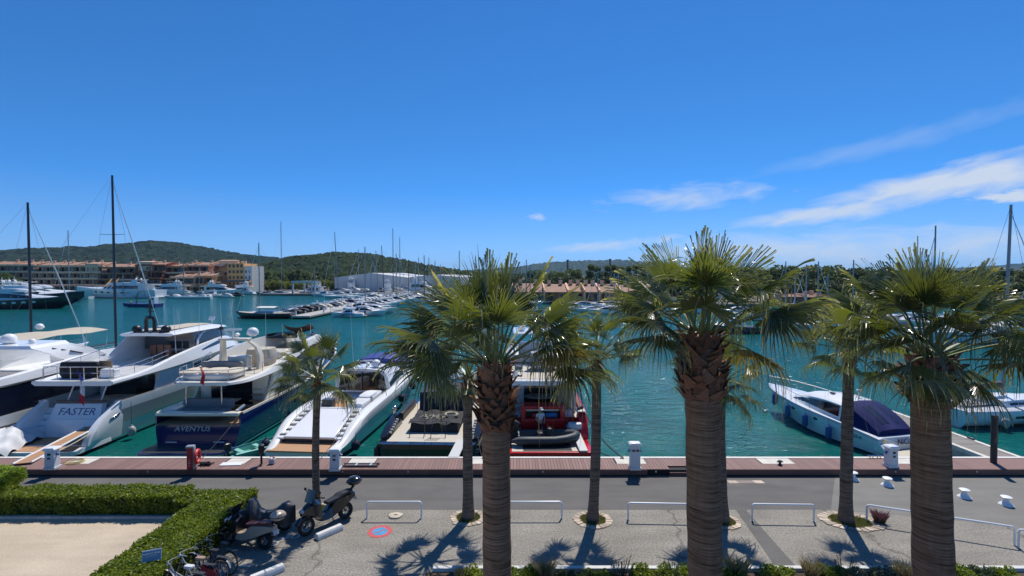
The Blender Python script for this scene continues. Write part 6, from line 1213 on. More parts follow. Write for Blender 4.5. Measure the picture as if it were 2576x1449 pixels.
# ---------------------------------------------------------------- hedges
def foliage_mat(name, c, c2, tr=0.35):
    m = mat(name, c, 0.45, noise=(1.6, 0.5, c2), spec=0.4, trans=(tr, tuple(min(1, x*2.2) for x in c2)))
    return m
M_hedge = foliage_mat('hedge_leaf', (0.075, 0.120, 0.010), (0.165, 0.205, 0.015)); M_twig = mat('hedge_inside', (0.02, 0.028, 0.008), 0.9)
def leaves(n, sampler, size, seed, flat=0.0):
    r = np.random.default_rng(seed); P, Nn = sampler(n, r); n = len(P)
    d = r.normal(size=(n, 3)); d = d + Nn*1.0; d /= np.linalg.norm(d, axis=1)[:, None]
    t = np.cross(d, r.normal(size=(n, 3))); t /= np.linalg.norm(t, axis=1)[:, None]; s = np.cross(d, t)
    sz = size*r.uniform(0.6, 1.35, n)[:, None]
    V = np.stack([P - t*sz, P + s*sz*0.45 + d*sz*0.15, P + t*sz, P - s*sz*0.45 + d*sz*0.15], 1).reshape(-1, 3)
    return V, np.arange(n*4).reshape(-1, 4)
def leaf_obj(name, V, F, m, parent):
    me = bpy.data.meshes.new(name); me.from_pydata(V.tolist(), [], F.tolist()); me.materials.append(m); o = bpy.data.objects.new(name, me); col.objects.link(o); o.parent = parent; return o
def box_sampler(x0, x1, y0, y1, h, wav=0.05):
    def f(n, r):
        A = [(x1-x0)*(y1-y0), (x1-x0)*h, (x1-x0)*h, (y1-y0)*h, (y1-y0)*h]; A = np.array(A)/sum(A); k = r.choice(5, n, p=A); u, v = r.random(n), r.random(n); P = np.zeros((n, 3)); Q = np.zeros((n, 3))
        for i in range(5):
            q = k == i
            if i == 0: P[q] = np.stack([x0+(x1-x0)*u[q], y0+(y1-y0)*v[q], np.full(q.sum(), h)], 1); Q[q] = (0, 0, 1)
            elif i < 3: P[q] = np.stack([x0+(x1-x0)*u[q], np.full(q.sum(), y0 if i == 1 else y1), h*v[q]], 1); Q[q] = (0, -1 if i == 1 else 1, 0)
            else: P[q] = np.stack([np.full(q.sum(), x0 if i == 3 else x1), y0+(y1-y0)*u[q], h*v[q]], 1); Q[q] = (-1 if i == 3 else 1, 0, 0)
        lump = 0.55*np.sin(P[:, 0]*2.3+1)*np.sin(P[:, 1]*2.9) + 0.45*np.sin(P[:, 0]*5.1)*np.sin(P[:, 1]*4.3+2) + 0.4*np.sin(P[:, 2]*7+P[:, 0]*3)
        P += Q*(lump*wav*1.4)[:, None] + r.normal(size=(n, 3))*wav*0.55; P -= Q*(r.random(n)**2*0.12)[:, None]; P[:, 2] = np.maximum(P[:, 2], 0.02); return P, Q
    return f
def hedge(label, x0, x1, y0, y1, h, n, seed):
    t = thing('hedge', label, 'hedge', (0, 0, 0), 0, 'clipped hedges round the sandy court')
    V, F = leaves(n, box_sampler(x0, x1, y0, y1, h), 0.062, seed); tag(leaf_obj('foliage', V, F, M_hedge, t), kind='stuff')
    b = MB(); b.box(((x0+x1)/2, (y0+y1)/2, h/2-0.04), (x1-x0-0.16, y1-y0-0.16, h-0.12)); b.build('twig_core', M_twig, t, smooth=0); return t
hedge('clipped green hedge along the road, its end notched', -26.0, -12.35, 18.15, 19.1, 0.82, 30000, 1)
hedge('clipped green hedge running from the road toward the building beside the scooters', -11.45, -9.75, 12.0, 18.75, 0.80, 30000, 2)
hedge('low clipped hedge in the corner where the two long hedges meet', -12.4, -11.2, 18.0, 18.8, 0.70, 4000, 3)
# sign in the hedge
p = on_y(382, 1397, 13.9); t = thing('hedge_sign', 'small blue and white notice plate standing in the hedge', 'sign', (p.x, p.y, 0), R(24))
b = MB(); b.box((0, 0, p.z), (0.46, 0.02, 0.30), rx=R(-12)); b.build('plate', mat('sign_pale', (0.50, 0.58, 0.66), 0.5), t); b = MB(); b.tube([(0, 0.03, 0), (0, 0.03, p.z)], 0.02, 6); b.build('stake', steel, t)
b = MB(); b.box((0, -0.008, p.z), (0.42, 0.02, 0.26), rx=R(-12)); b.build('panel', mat('sign_blue', (0.16, 0.27, 0.40), 0.5), t)
for k, s_ in enumerate(('PRIERE DE TENIR', 'LES CHIENS', 'EN LAISSE')): text(s_, 'lettering', white, t, (0, -0.030-0.017*(1-k), p.z+0.075-0.075*k), (R(78), 0, 0), 0.055, ext=0.001)
# small tree at the left edge
t = thing('small_tree', 'bright green leafy tree top rising at the left edge of the court', 'tree', (-17.4, 15.9, 0))
b = MB(); b.tube([(0, 0, 0), (0.1, 0, 1.0), (-0.05, 0.1, 1.9), (0.1, 0, 2.6)], [0.08, 0.07, 0.05, 0.02], 7)
for a in range(5): b.tube([(0, 0.05, 1.5+0.15*a), (0.5*math.cos(a*1.3), 0.5*math.sin(a*1.3), 2.2+0.1*a)], [0.03, 0.01], 5)
b.build('trunk', mat('bark', (0.10, 0.075, 0.055), 0.9), t)
def blob_sampler(C, rad):
    C = np.array(C)
    def f(n, r):
        k = r.integers(0, len(C), n); d = r.normal(size=(n, 3)); d /= np.linalg.norm(d, axis=1)[:, None]; q = np.array(rad)[k]; rr = q*(0.55+0.45*r.random(n)**0.5); return C[k] + d*rr[:, None]*np.array([1, 1, 0.8]), d
    return f
M_bright = foliage_mat('bright_leaf', (0.10, 0.17, 0.015), (0.20, 0.26, 0.03), 0.45)
V, F = leaves(3200, blob_sampler([(0.1, 0, 2.45), (0.7, 0.1, 2.4), (1.25, 0.0, 2.45), (0.9, -0.4, 2.2), (-0.6, 0, 2.3), (0.3, -0.6, 2.2), (0.2, 0.5, 2.2), (1.5, -0.1, 2.62)], [.5, .45, .32, .4, .6, .5, .5, .2]), 0.085, 9); tag(leaf_obj('crown', V, F, M_bright, t), kind='stuff')
# ---------------------------------------------------------------- planting at the foot of the building
M_ros = foliage_mat('rosemary_leaf', (0.045, 0.075, 0.028), (0.075, 0.105, 0.035), 0.2); M_straw = mat('straw_grass', (0.32, 0.25, 0.11), 0.7, noise=(4, .3), trans=(0.3, (0.4, 0.32, 0.14))); M_lime = foliage_mat('lime_leaf', (0.10, 0.15, 0.012), (0.20, 0.23, 0.02)); M_silver = foliage_mat('silver_leaf', (0.12, 0.14, 0.09), (0.2, 0.21, 0.14), 0.15)
def rosemary(label, px, s, seed):
    p = on_z(px, 1452+6, 0.0); p.y = 14.3; p.x = (px-1288)/1250*14.3; t = thing('rosemary_bush', label, 'plant', (p.x, p.y, 0.02), 0, 'rosemary bushes in the bed'); r = random.Random(seed); st_ = MB(); V = []; F = []
    for _ in range(26):
        a = r.uniform(0, 6.28); d = 0.28*s*math.sqrt(r.random()); h = s*r.uniform(0.35, 0.85); x, y = d*math.cos(a), d*math.sin(a); lx, ly = x*0.5, y*0.5; st_.tube([(x*0.5, y*0.5, 0), (x+lx, y+ly, h)], [0.008, 0.004], 4)
        for k in range(int(46*h)+8):
            z = h*(0.15+0.85*k/(46*h+8)); q = r.uniform(0, 6.28); ln = 0.05; b0 = Vector((x*0.5+(x*0.5+lx)*z/h, y*0.5+(y*0.5+ly)*z/h, z)); dv = Vector((math.cos(q)*0.7, math.sin(q)*0.7, 0.75))*ln; w = Vector((-math.sin(q), math.cos(q), 0))*0.008; o = len(V); V += [b0-w, b0+w, b0+dv+w*.5, b0+dv-w*.5]; F.append((o, o+1, o+2, o+3))
    st_.build('stems', mat('bark', (.1,)*3), t); tag(leaf_obj('foliage', np.array(V), np.array(F), M_ros, t), kind='stuff')
def tuft(label, px, h, seed, y=14.35):
    t = thing('grass_clump', label, 'plant', ((px-1288)/1250*y, y, 0.02), 0, 'straw grasses in the bed'); b = MB(); grass_tuft(b, (0, 0, 0), 500, 0.13, h, seed, 0.006, 1, 0.75); tag(b.build('blades', M_straw, t, smooth=0, fix=False), kind='stuff')
def shrub(label, px, rx, h, m, seed, n=900, sz=0.05, y=14.3, nm='low_shrub', grp='low shrubs in the bed'):
    t = thing(nm, label, 'plant', ((px-1288)/1250*y, y, 0.02), 0, grp); r = random.Random(seed); C = [(r.uniform(-rx, rx), r.uniform(-.25, .25), r.uniform(h*.35, h*.8)) for _ in range(9)]
    V, F = leaves(n, blob_sampler(C, [h*.42]*9), sz, seed); V[:, 2] = np.maximum(V[:, 2], 0.0); tag(leaf_obj('foliage', V, F, m, t), kind='stuff'); b = MB()
    for c in C: b.tube([(0, 0, 0), (c[0], c[1], c[2]*0.9)], [0.014, 0.006], 4)
    b.build('stems', mat('bark', (.1,)*3), t)
xs_r = [(1568, 0.95), (1700, 0.72), (2136, 0.92), (1690+70, 0.5), (2215, 0.5), (2500, 0.6), (1480, 0.5)]
for k, (px, s_) in enumerate(xs_r): rosemary(('upright rosemary bush by the kerb, between the tall palms', 'upright rosemary bush left of the tallest palm trunk', 'upright rosemary bush at the kerb under the slender palm shadow', 'upright rosemary bush right at the tallest palm trunk', 'upright rosemary bush beside the low fence of the bed', 'upright rosemary bush beyond the stout palm', 'upright rosemary bush in the shadow of a slender palm')[k], px, s_, 200+k)
for k, (px, h_) in enumerate(((1372, 0.55), (1862, 0.62), (2055, 0.55), (2290, 0.5), (1160, 0.35))): tuft(('straw coloured grass clump beside the tall palm with the yellow frond', 'straw coloured grass clump right of the tallest palm', 'straw coloured grass clump beside the trench patch', 'straw coloured grass clump left of the stout palm', 'straw coloured grass clump at the end of the bed')[k], px, h_, 220+k)
for k, (px, rx, h_, m_, n_) in enumerate(((1185, 0.3, 0.35, M_lime, 700), (1320, 0.45, 0.38, M_hedge, 1200), (1430, 0.5, 0.3, M_ros, 1200), (1500, 0.35, 0.32, M_hedge, 900), (1645, 0.5, 0.45, M_hedge, 1300), (1725, 0.3, 0.4, M_hedge, 800), (1840, 0.35, 0.42, M_hedge, 900), (1935, 0.4, 0.36, M_lime, 700), (1985, 0.35, 0.32, M_hedge, 800), (2105, 0.45, 0.42, M_hedge, 1200), (2190, 0.35, 0.3, M_silver, 800), (2260, 0.4, 0.35, M_silver, 900), (2415, 0.5, 0.45, M_hedge, 1300), (2470, 0.4, 0.38, M_ros, 900), (2550, 0.4, 0.35, M_hedge, 900), (1570, 0.5, 0.22, M_ros, 900))):
    shrub(('low {} shrub in the planting bed beside {}'.format({id(M_lime): 'lime green', id(M_hedge): 'green', id(M_ros): 'dark green', id(M_silver): 'silvery'}[id(m_)], ('the end of the white kerb', 'the tall palm with the yellow frond', 'the straw grass near that palm', 'the palm shadow on the asphalt', 'the upright rosemary', 'the tallest palm on its left', 'the tallest palm on its right', 'the dark trench patch', 'the foot of the trench', 'the rosemary under the palm shadow', 'the slender palm shadow', 'the stout palm on its left', 'the stout palm on its right', 'the rosemary beyond the stout palm', 'the far end of the kerb', 'the tall rosemary clump')[k])), px, rx, h_, m_, 240+k, n_)
p = on_z(2212, 1315); t = thing('flowering_bush', 'reddish flowering bush growing by the long hoop barrier', 'plant', (p.x, p.y, 0), 0)
M_pink = mat('pink_flower', (0.28, 0.09, 0.12), 0.7, noise=(9, .4, (0.16, 0.12, 0.06)), trans=(0.2, (0.4, 0.15, 0.18))); b = MB(); grass_tuft(b, (0, 0, 0), 420, 0.12, 0.42, 77, 0.010, 1, 0.95); tag(b.build('flower_stems', M_pink, t, smooth=0, fix=False), kind='stuff'); b = MB(); grass_tuft(b, (0, 0, 0), 420, 0.13, 0.26, 78, 0.012, 1, 1.0); tag(b.build('foliage', M_ros, t, smooth=0, fix=False), kind='stuff')
# ================================================================ SCOOTERS AND BICYCLES
tyre = mat('tyre', (0.012, 0.012, 0.012), 0.8); rimm = mat('alloy_rim', (0.22, 0.22, 0.23), 0.3, 0.8); bodyb = mat('scooter_black', (0.010, 0.010, 0.012), 0.22, coat=0.6); beige = mat('scooter_beige', (0.42, 0.33, 0.25), 0.3, coat=0.4); seatb = mat('seat_vinyl', (0.014, 0.014, 0.015), 0.55); seatbr = mat('seat_brown', (0.10, 0.028, 0.022), 0.5)
def wheel(parent, y, z, r, w, spokes=5):
    b = MB(); b.torus((0, y, z), r-w/2, w/2, 24, 8, 'X'); t_ = b.build('wheel', tyre, parent); b = MB(); b.torus((0, y, z), r-w, 0.018, 20, 5, 'X'); b.tube([(-0.05, y, z), (0.05, y, z)], 0.04, 8)
    for k in range(spokes):
        a = 2*math.pi*k/spokes; b.tube([(0, y, z), (0, y+(r-w)*math.cos(a), z+(r-w)*math.sin(a))], 0.016, 4)
    b.build('rim', rimm, t_); return t_
def scooter(name, label, loc, rz, lean, bm_, seat_m, box_m, screen=True, fair=None, sc_=1.0):
    t = thing(name, label, 'scooter', loc, rz); t.rotation_euler = (0, lean, rz); t.scale = (sc_*1.08, sc_, sc_)
    wheel(t, 0.70, 0.27, 0.27, 0.12); wheel(t, -0.62, 0.26, 0.26, 0.14)
    b = MB(); Body([(-0.95, [(0, 0.62), (0.08, 0.62), (0.10, 0.72), (0, 0.76)]), (-0.62, [(0, 0.48), (0.16, 0.5), (0.17, 0.74), (0, 0.78)]), (-0.2, [(0, 0.30), (0.18, 0.34), (0.17, 0.70), (0, 0.73)]), (0.05, [(0, 0.26), (0.19, 0.28), (0.15, 0.48), (0, 0.50)]), (0.30, [(0, 0.28), (0.19, 0.30), (0.15, 0.46), (0, 0.47)])], 16).shell(b); b.build('body', bm_, t)
    b = MB(); Body([(0.28, [(0, 0.30), (0.20, 0.34), (0.19, 0.80), (0, 0.90)]), (0.46, [(0, 0.42), (0.23, 0.5), (0.22, 0.85), (0, 0.98)]), (0.66, [(0, 0.55), (0.15, 0.60), (0.15, 0.82), (0, 0.90)]), (0.84, [(0, 0.60), (0.05, 0.62), (0.05, 0.72), (0, 0.74)])], 12).shell(b); b.build('front_fairing', fair or bm_, t)
    b = MB(); Body([(0.45, [(0, 0.52), (0.08, 0.52), (0.08, 0.56), (0, 0.57)]), (0.75, [(0, 0.55), (0.09, 0.54), (0.09, 0.58), (0, 0.60)]), (1.0, [(0, 0.38), (0.07, 0.38), (0.07, 0.42), (0, 0.43)])], 8).shell(b); b.build('front_mudguard', bm_, t)
    b = MB(); b.tube([(0, 0.7, 0.27), (0, 0.52, 0.7)], 0.05, 6); b.build('fork', dgrey, t)
    b = MB(); Body([(-0.85, [(0, 0.80), (0.12, 0.79), (0.13, 0.86), (0, 0.88)]), (-0.45, [(0, 0.76), (0.16, 0.76), (0.17, 0.84), (0, 0.87)]), (-0.38, [(0, 0.72), (0.17, 0.72), (0.17, 0.79), (0, 0.81)]), (0.02, [(0, 0.68), (0.12, 0.68), (0.12, 0.75), (0, 0.77)])], 14).shell(b); b.build('seat', seat_m, t)
    b = MB(); b.tube([(-0.36, 0.26, 1.0), (-0.2, 0.36, 1.02), (0.2, 0.36, 1.02), (0.36, 0.26, 1.0)], 0.02, 6); b.build('handlebar', black, t)
    for s in (-1, 1):
        b = MB(); b.tube([(s*0.25, 0.36, 1.02), (s*0.34, 0.42, 1.18)], 0.010, 5); b.ball((s*0.37, 0.42, 1.22), 0.07, 8, 5, (1, 0.4, 0.7)); b.build('mirror', black, t)
    b = MB(); b.ball((0, 0.80, 0.74), 0.09, 8, 6, (1.3, 0.6, 0.8)); b.build('headlight', mat('lamp_lens', (0.5, 0.5, 0.52), 0.1), t)
    if screen: b = MB(); b.rings([[(x, 0.60-0.16*k-0.25*x*x, 0.92+0.34*k) for x in (-0.2, -0.1, 0, 0.1, 0.2)] for k in (0, 0.5, 1)], closed=False); b.build('windscreen', mat('smoked_screen', (0.03, 0.03, 0.035), 0.1), t, fix=False)
    if box_m: b = MB(); b.ball((0, -1.02, 1.06), 0.24, 14, 8, (1.0, 0.95, 0.62)); bx_ = b.build('top_box', box_m, t); b = MB(); b.torus((0, -1.02, 1.05), 0.237, 0.012, 24, 5); b.build('box_seam', black, bx_); b = MB(); b.tube([(0, -0.8, 0.78), (0, -1.0, 0.92)], 0.04, 6); b.build('rack', black, t)
    b = MB(); b.box((0, -0.98, 0.56), (0.2, 0.02, 0.16), rx=R(-20)); b.build('number_plate', mat('plate_white', (0.5, 0.52, 0.55), 0.5), t)
    b = MB(); b.tube([(0.15, -0.2, 0.22), (0.17, -0.5, 0.26), (0.17, -0.85, 0.36)], [0.03, 0.05, 0.055], 8); b.build('exhaust', dgrey, t)
    b = MB(); b.tube([(-0.08, -0.1, 0.28), (-0.22, -0.08, 0.02)], 0.015, 5); b.build('side_stand', dgrey, t)
    return t
a, c = on_z(782, 1344), on_z(868, 1306)      # front and rear wheel contact
d = c-a; scooter('motor_scooter', 'black maxi scooter with rounded top box, parked by the slender palm', (a.x+d.x*0.5, a.y+d.y*0.5, 0.004), math.atan2(-d.y, -d.x)-math.pi/2, R(8), bodyb, seatb, bodyb, sc_=1.16)
a = on_z(615, 1392); scooter('motor_scooter', 'black and beige scooter with brown seat and beige top box, against the hedge', (a.x-0.1, a.y+0.35, 0.004), R(78), R(7), beige, seatbr, beige, fair=bodyb, sc_=1.05)
# covered scooter
p = on_z(655, 1352); t = thing('covered_scooter', 'scooter under a dark draped cover next to the hedge', 'scooter', (p.x, p.y+0.35, 0.004), R(98)); wheel(t, -0.62, 0.26, 0.26, 0.13); wheel(t, 0.68, 0.26, 0.26, 0.12)
b = MB(); rs = []; r_ = random.Random(12)
for i in range(27):
    y = -1.0 + 2.0*i/26; top = 0.80 + 0.42*math.exp(-((y-0.42)/0.20)**2) + 0.22*math.exp(-((y+0.72)/0.28)**2) - 0.06*math.exp(-((y+0.1)/0.25)**2); wd = 0.20 + 0.16*math.exp(-((y-0.4)/0.25)**2) + 0.05*math.exp(-((y+.7)/.3)**2); bot = 0.24 + 0.14*abs(math.sin(y*4)); k = max(0.25, min(1, (1.03-abs(y))*5)); rr = []
    for j in range(17):
        a_ = -1 + 2*j/16; q = abs(a_); x = math.copysign(wd*(0.15+0.85*min(1, q*1.7)) + 0.035*math.sin(q*9+y*11)*q, a_) if q > 0.02 else 0; z = top - (top-bot)*max(0, (q-0.25)/0.75)**1.25 - (0.06*q if q < .3 else 0.02) ; rr.append((x*k, y, z*1.0 + 0.015*r_.uniform(-1, 1)))
    rs.append(rr)
b.rings(rs, closed=False); b.build('cover', mat('cover_fabric', (0.045, 0.046, 0.05), 0.42, noise=(5, .3), bump=(7, 0.5, 0.03)), t, fix=False)
b = MB(); Body([(-0.7, [(0, 0.3), (0.12, 0.3), (0.12, 0.6), (0, 0.6)]), (0.6, [(0, 0.28), (0.14, 0.28), (0.14, 0.62), (0, 0.62)])], 4).shell(b); b.build('body', bodyb, t)
# bicycles
def bicycle(label, x, y, rz, lean, fm, guard=None, skirt=None, saddle_m=None, basket=None, r=0.34, hb_m=None):
    t = thing('bicycle', label, 'bicycle', (x, y, 0.004), rz, 'bicycles parked against the hedge'); t.rotation_euler = (0, lean, rz)
    for yy in (0.52, -0.52):
        b = MB(); b.torus((0, yy, r), r-0.02, 0.021, 32, 6, 'X'); w_ = b.build('wheel', tyre, t); b = MB(); b.torus((0, yy, r), r-0.045, 0.010, 32, 5, 'X'); b.tube([(-0.05, yy, r), (0.05, yy, r)], 0.024, 6)
        for k in range(14): a_ = 2*math.pi*k/14; b.tube([(0.03*(-1)**k, yy, r), (0, yy+(r-.05)*math.cos(a_), r+(r-.05)*math.sin(a_))], 0.0035, 3)
        b.build('rim', steel, w_)
        if guard: b = MB(); rs = []; 
        if guard:
            for k in range(13): a_ = R(20+140*k/12) if yy < 0 else R(40+120*k/12); rs.append([(s_*0.028, yy+(r+.03)*math.cos(a_), r+(r+.03)*math.sin(a_)+(0.008 if s_ == 0 else 0)) for s_ in (-1, 0, 1)])
            b.rings(rs, closed=False); b.build('mudguard', guard, t, fix=False)
    b = MB(); H_, S, Bb, Rr = (0, 0.36, 0.82), (0, -0.18, 0.78), (0, -0.08, 0.30), (0, -0.52, r)
    for p0, p1, q in ((H_, Bb, 0.02), ((0, 0.38, 0.74), (0, -0.14, 0.55), 0.018), (S, Bb, 0.018), (Bb, Rr, 0.012), ((0, -0.16, 0.68), Rr, 0.011), ((0, 0.34, 0.95), (0, 0.40, 0.66), 0.02), ((0, 0.40, 0.66), (0, 0.52, r), 0.015)): b.tube([p0, p1], q, 6)
    b.build('frame', fm, t)
    b = MB(); b.tube([(-0.28, 0.10, 0.99), (-0.25, 0.22, 1.02), (-0.12, 0.34, 1.0), (0.12, 0.34, 1.0), (0.25, 0.22, 1.02), (0.28, 0.10, 0.99)], 0.013, 6); b.build('handlebar', hb_m or mat('bar_grey', (0.30, 0.30, 0.30), 0.35), t)
    b = MB(); pillow(b, (0, -0.24, 0.86), (0.17, 0.27, 0.07), 0.02); b.build('saddle', saddle_m or seatb, t)
    b = MB(); b.tube([(-0.09, -0.08, 0.16), (-0.09, -0.08, 0.30), (0.09, -0.08, 0.30), (0.09, -0.08, 0.44)], 0.011, 5); b.box((-0.13, -0.08, 0.16), (0.09, 0.06, 0.02)); b.box((0.13, -0.08, 0.44), (0.09, 0.06, 0.02)); b.torus((0.05, -0.08, 0.30), 0.09, 0.008, 18, 4, 'X'); b.build('crank', dgrey, t)
    b = MB(); b.box((0, -0.55, 0.73), (0.13, 0.36, 0.015)); b.tube([(0.06, -0.6, 0.72), (0.05, -0.54, r)], 0.006, 4); b.tube([(-0.06, -0.6, 0.72), (-0.05, -0.54, r)], 0.006, 4); b.build('rear_rack', dgrey, t)
    if skirt: 
        for s_ in (-1, 1):
            b = MB(); P_ = [(s_*0.05, -0.26, 0.70), (s_*0.05, -0.80, 0.58), (s_*0.05, -0.86, 0.36), (s_*0.05, -0.40, 0.48)]; b.slab(P_[::s_], 0.006); b.build('skirt_guard', skirt, t)
    if basket: b = MB(); b.box((0, 0.62, 0.82), (0.3, 0.24, 0.22), taper=1.15); b.build('basket', basket, t)
    b = MB(); b.ball((0, 0.46, 0.86), 0.045, 8, 5); b.build('lamp', steel, t)
    return t
redbag = mat('red_guard', (0.26, 0.012, 0.03), 0.6, noise=(6, .3)); silver = mat('silver_frame', (0.42, 0.42, 0.42), 0.3, 0.5)
bicycle('dark green bicycle with long bars leaning at the hedge', -9.0, 14.75, R(72), R(12), mat('frame_green', (0.03, 0.05, 0.05), 0.4), hb_m=dgrey)
bicycle('black bicycle with chrome mudguards between the other bicycles', -9.05, 14.35, R(76), R(10), black, silver, hb_m=dgrey)
bicycle('silver bicycle with a red skirt guard and tan saddle', -9.2, 13.95, R(80), R(9), silver, None, redbag, mat('saddle_tan', (0.34, 0.22, 0.15), 0.6))
bicycle('silver bicycle with white bars and pale mudguards, outermost of the group', -9.25, 13.55, R(80), R(8), silver, mat('guard_cream', (0.55, 0.48, 0.42), 0.4), None, mat('saddle_white', (.6,)*3, .5), None)
# ================================================================ THE FAR SHORE
M_land = mat('shore_ground', (0.15, 0.135, 0.11), 0.9, noise=(0.15, 0.3)); M_quayw = mat('far_quay_wall', (0.33, 0.30, 0.26), 0.85, noise=(0.3, 0.2))
def landmass(poly, z, name='shore'):
    b = MB(); b.prism(poly, WZ-3, z); return tag(b.build(name, M_land, smooth=0), kind='structure')
landmass([(-2500, 262), (-118, 262), (-118, 232), (-40, 232), (-40, 262), (60, 262), (60, 330), (-2500, 330)], -0.15)
landmass([(14, 152), (2500, 152), (2500, 330), (14, 330)], -0.1)
b = MB(); b.box2((-6000, 329, -4), (6000, 9000, -0.2)); tag(b.build('plain', mat('plain_ground', (0.07, 0.085, 0.035), 0.95, noise=(0.02, 0.4)), smooth=0), kind='structure')
def forest_mat(name, c1, c2, c3, sc_):
    m = bpy.data.materials.new(name); m.use_nodes = True; t = m.node_tree; b = t.nodes['Principled BSDF']; b.inputs['Roughness'].default_value = 0.95; b.inputs['Specular IOR Level'].default_value = 0.1
    tc = N(t, 'ShaderNodeTexCoord'); vo = N(t, 'ShaderNodeTexVoronoi', Scale=sc_); nz = N(t, 'ShaderNodeTexNoise', Scale=sc_*0.12, Detail=5.0, Roughness=0.6)
    for n in (vo, nz): t.links.new(tc.outputs['Object'], n.inputs['Vector'])
    cr_ = N(t, 'ShaderNodeValToRGB'); cr_.color_ramp.elements[0].color = (*c1, 1); cr_.color_ramp.elements[1].color = (*c2, 1); cr_.color_ramp.elements[0].position = 0.35; cr_.color_ramp.elements[1].position = 0.65; e = cr_.color_ramp.elements.new(0.78); e.color = (*c3, 1); t.links.new(nz.outputs[0], cr_.inputs[0])
    mu = N(t, 'ShaderNodeMixRGB', blend_type='MULTIPLY'); mu.inputs[0].default_value = 1; mr = N(t, 'ShaderNodeMapRange'); mr.inputs[2].default_value = 1.0; mr.inputs[3].default_value = 0.6; mr.inputs[4].default_value = 1.35
    sx = N(t, 'ShaderNodeSeparateColor'); t.links.new(vo.outputs['Color'], sx.inputs[0]); t.links.new(sx.outputs[0], mr.inputs[0]); t.links.new(cr_.outputs[0], mu.inputs[1]); t.links.new(mr.outputs[0], mu.inputs[2]); t.links.new(mu.outputs[0], b.inputs['Base Color'])
    bp = N(t, 'ShaderNodeBump', Strength=1.0, Distance=2.5/sc_*0.12); t.links.new(vo.outputs['Distance'], bp.inputs['Height']); t.links.new(bp.outputs[0], b.inputs['Normal']); return m
def hill(name, sil, Yr, depth, step, amp, m, seed, base=0.0, rows=34):
    r = np.random.default_rng(seed); xs = np.arange(sil[0][0], sil[-1][0]+1, step); ys = np.interp(xs, [s[0] for s in sil], [s[1] for s in sil]); ys = np.convolve(np.pad(ys, 6, 'edge'), np.ones(13)/13, 'valid'); b = MB(); rs = []
    for j in range(rows+1):
        f = j/rows*1.35; Y = Yr - depth*(1-f); k = math.sin(min(f, 1)*math.pi/2)**1.15 if f <= 1 else 1-0.8*(f-1)/0.35; row = []
        for i, px in enumerate(xs):
            top = on_y(px, ys[i], Yr); sp = 1 + 0.10*math.sin(px*0.021+j*0.25)*math.sin(px*0.05+1.3*j/rows*6)*(0 if f > 0.97 else 1)*(1-f)*2
            z = base + (top.z-base-amp*0.7)*k*sp + (r.random()**1.5)*amp*(1 if f > 0.03 else 0)
            row.append((top.x + r.uniform(-.4, .4)*step*Yr/1250, Y + r.uniform(-.4, .4)*depth/rows, z))
        rs.append(row)
    b.rings(rs, closed=False); o = b.build(name, m, smooth=0, fix=False); return tag(o, kind='structure')
H1 = [(-700, 668), (-300, 660), (-120, 655), (0, 646), (60, 634), (140, 626), (260, 623), (330, 618), (400, 610), (440, 609), (500, 617), (560, 630), (620, 640), (680, 646), (740, 652), (820, 662), (900, 676), (980, 690)]
hill('hills', H1, 1500, 500, 3, 8.0, forest_mat('hill_forest', (0.014, 0.030, 0.016), (0.026, 0.044, 0.020), (0.05, 0.062, 0.03), 0.10), 1)
H2 = [(680, 690), (720, 672), (760, 657), (800, 646), (860, 638), (920, 637), (980, 645), (1040, 657), (1100, 670), (1150, 678), (1230, 686), (1320, 690)]
hill('hills', H2, 720, 300, 3, 5.0, forest_mat('hill_forest_near', (0.018, 0.033, 0.012), (0.034, 0.052, 0.016), (0.06, 0.072, 0.026), 0.16), 2)
H3 = [(1060, 690), (1150, 683), (1230, 676), (1300, 671), (1360, 660), (1420, 657), (1480, 655), (1560, 653), (1600, 655), (1640, 668), (1760, 676), (1900, 680), (2050, 682), (2200, 684), (2330, 684), (2420, 672), (2500, 668), (2580, 660), (2700, 656), (2900, 652), (3300, 668)]
hill('hills', H3, 4200, 1200, 6, 16.0, forest_mat('far_forest', (0.022, 0.045, 0.03), (0.04, 0.065, 0.04), (0.08, 0.10, 0.07), 0.05), 3, rows=16)
# ---------------------------------------------------------------- trees of the far shore
M_pine = foliage_mat('pine_leaf', (0.022, 0.042, 0.012), (0.055, 0.078, 0.018), 0.2); M_pop = foliage_mat('poplar_leaf', (0.040, 0.068, 0.016), (0.085, 0.115, 0.028), 0.3); M_brt = foliage_mat('bright_shrub', (0.065, 0.095, 0.014), (0.14, 0.155, 0.022), 0.35); M_olv = foliage_mat('olive_leaf', (0.075, 0.082, 0.050), (0.12, 0.125, 0.075), 0.2); M_bark = mat('bark', (.1,)*3)
def tree_proto(name, label, lobes, rads, n, size, m, trunk_h, tr, seed):
    t = thing(name, label, 'tree'); V, F = leaves(n, blob_sampler(lobes, rads), size, seed); tag(leaf_obj('crown', V, F, m, t), kind='stuff')
    b = MB(); b.tube([(0, 0, -0.4), (0.1, 0, trunk_h*0.5), (0, 0.1, trunk_h)], [tr, tr*0.8, tr*0.5], 7)
    for c in lobes[:6]: b.tube([(0, 0, trunk_h*0.7), tuple(np.array(c)*0.9)], [tr*0.4, tr*0.15], 5)
    b.build('trunk', M_bark, t); return t
r_ = random.Random(90)
def lob(n, rx, z0, z1, seed, top=0.6):
    q = random.Random(seed); L_ = []
    for _ in range(n):
        z = q.uniform(z0, z1); k = 1-(1-top)*(z-z0)/(z1-z0); a = q.uniform(0, 6.28); d = rx*k*math.sqrt(q.random()); L_.append((d*math.cos(a), d*math.sin(a), z))
    return L_
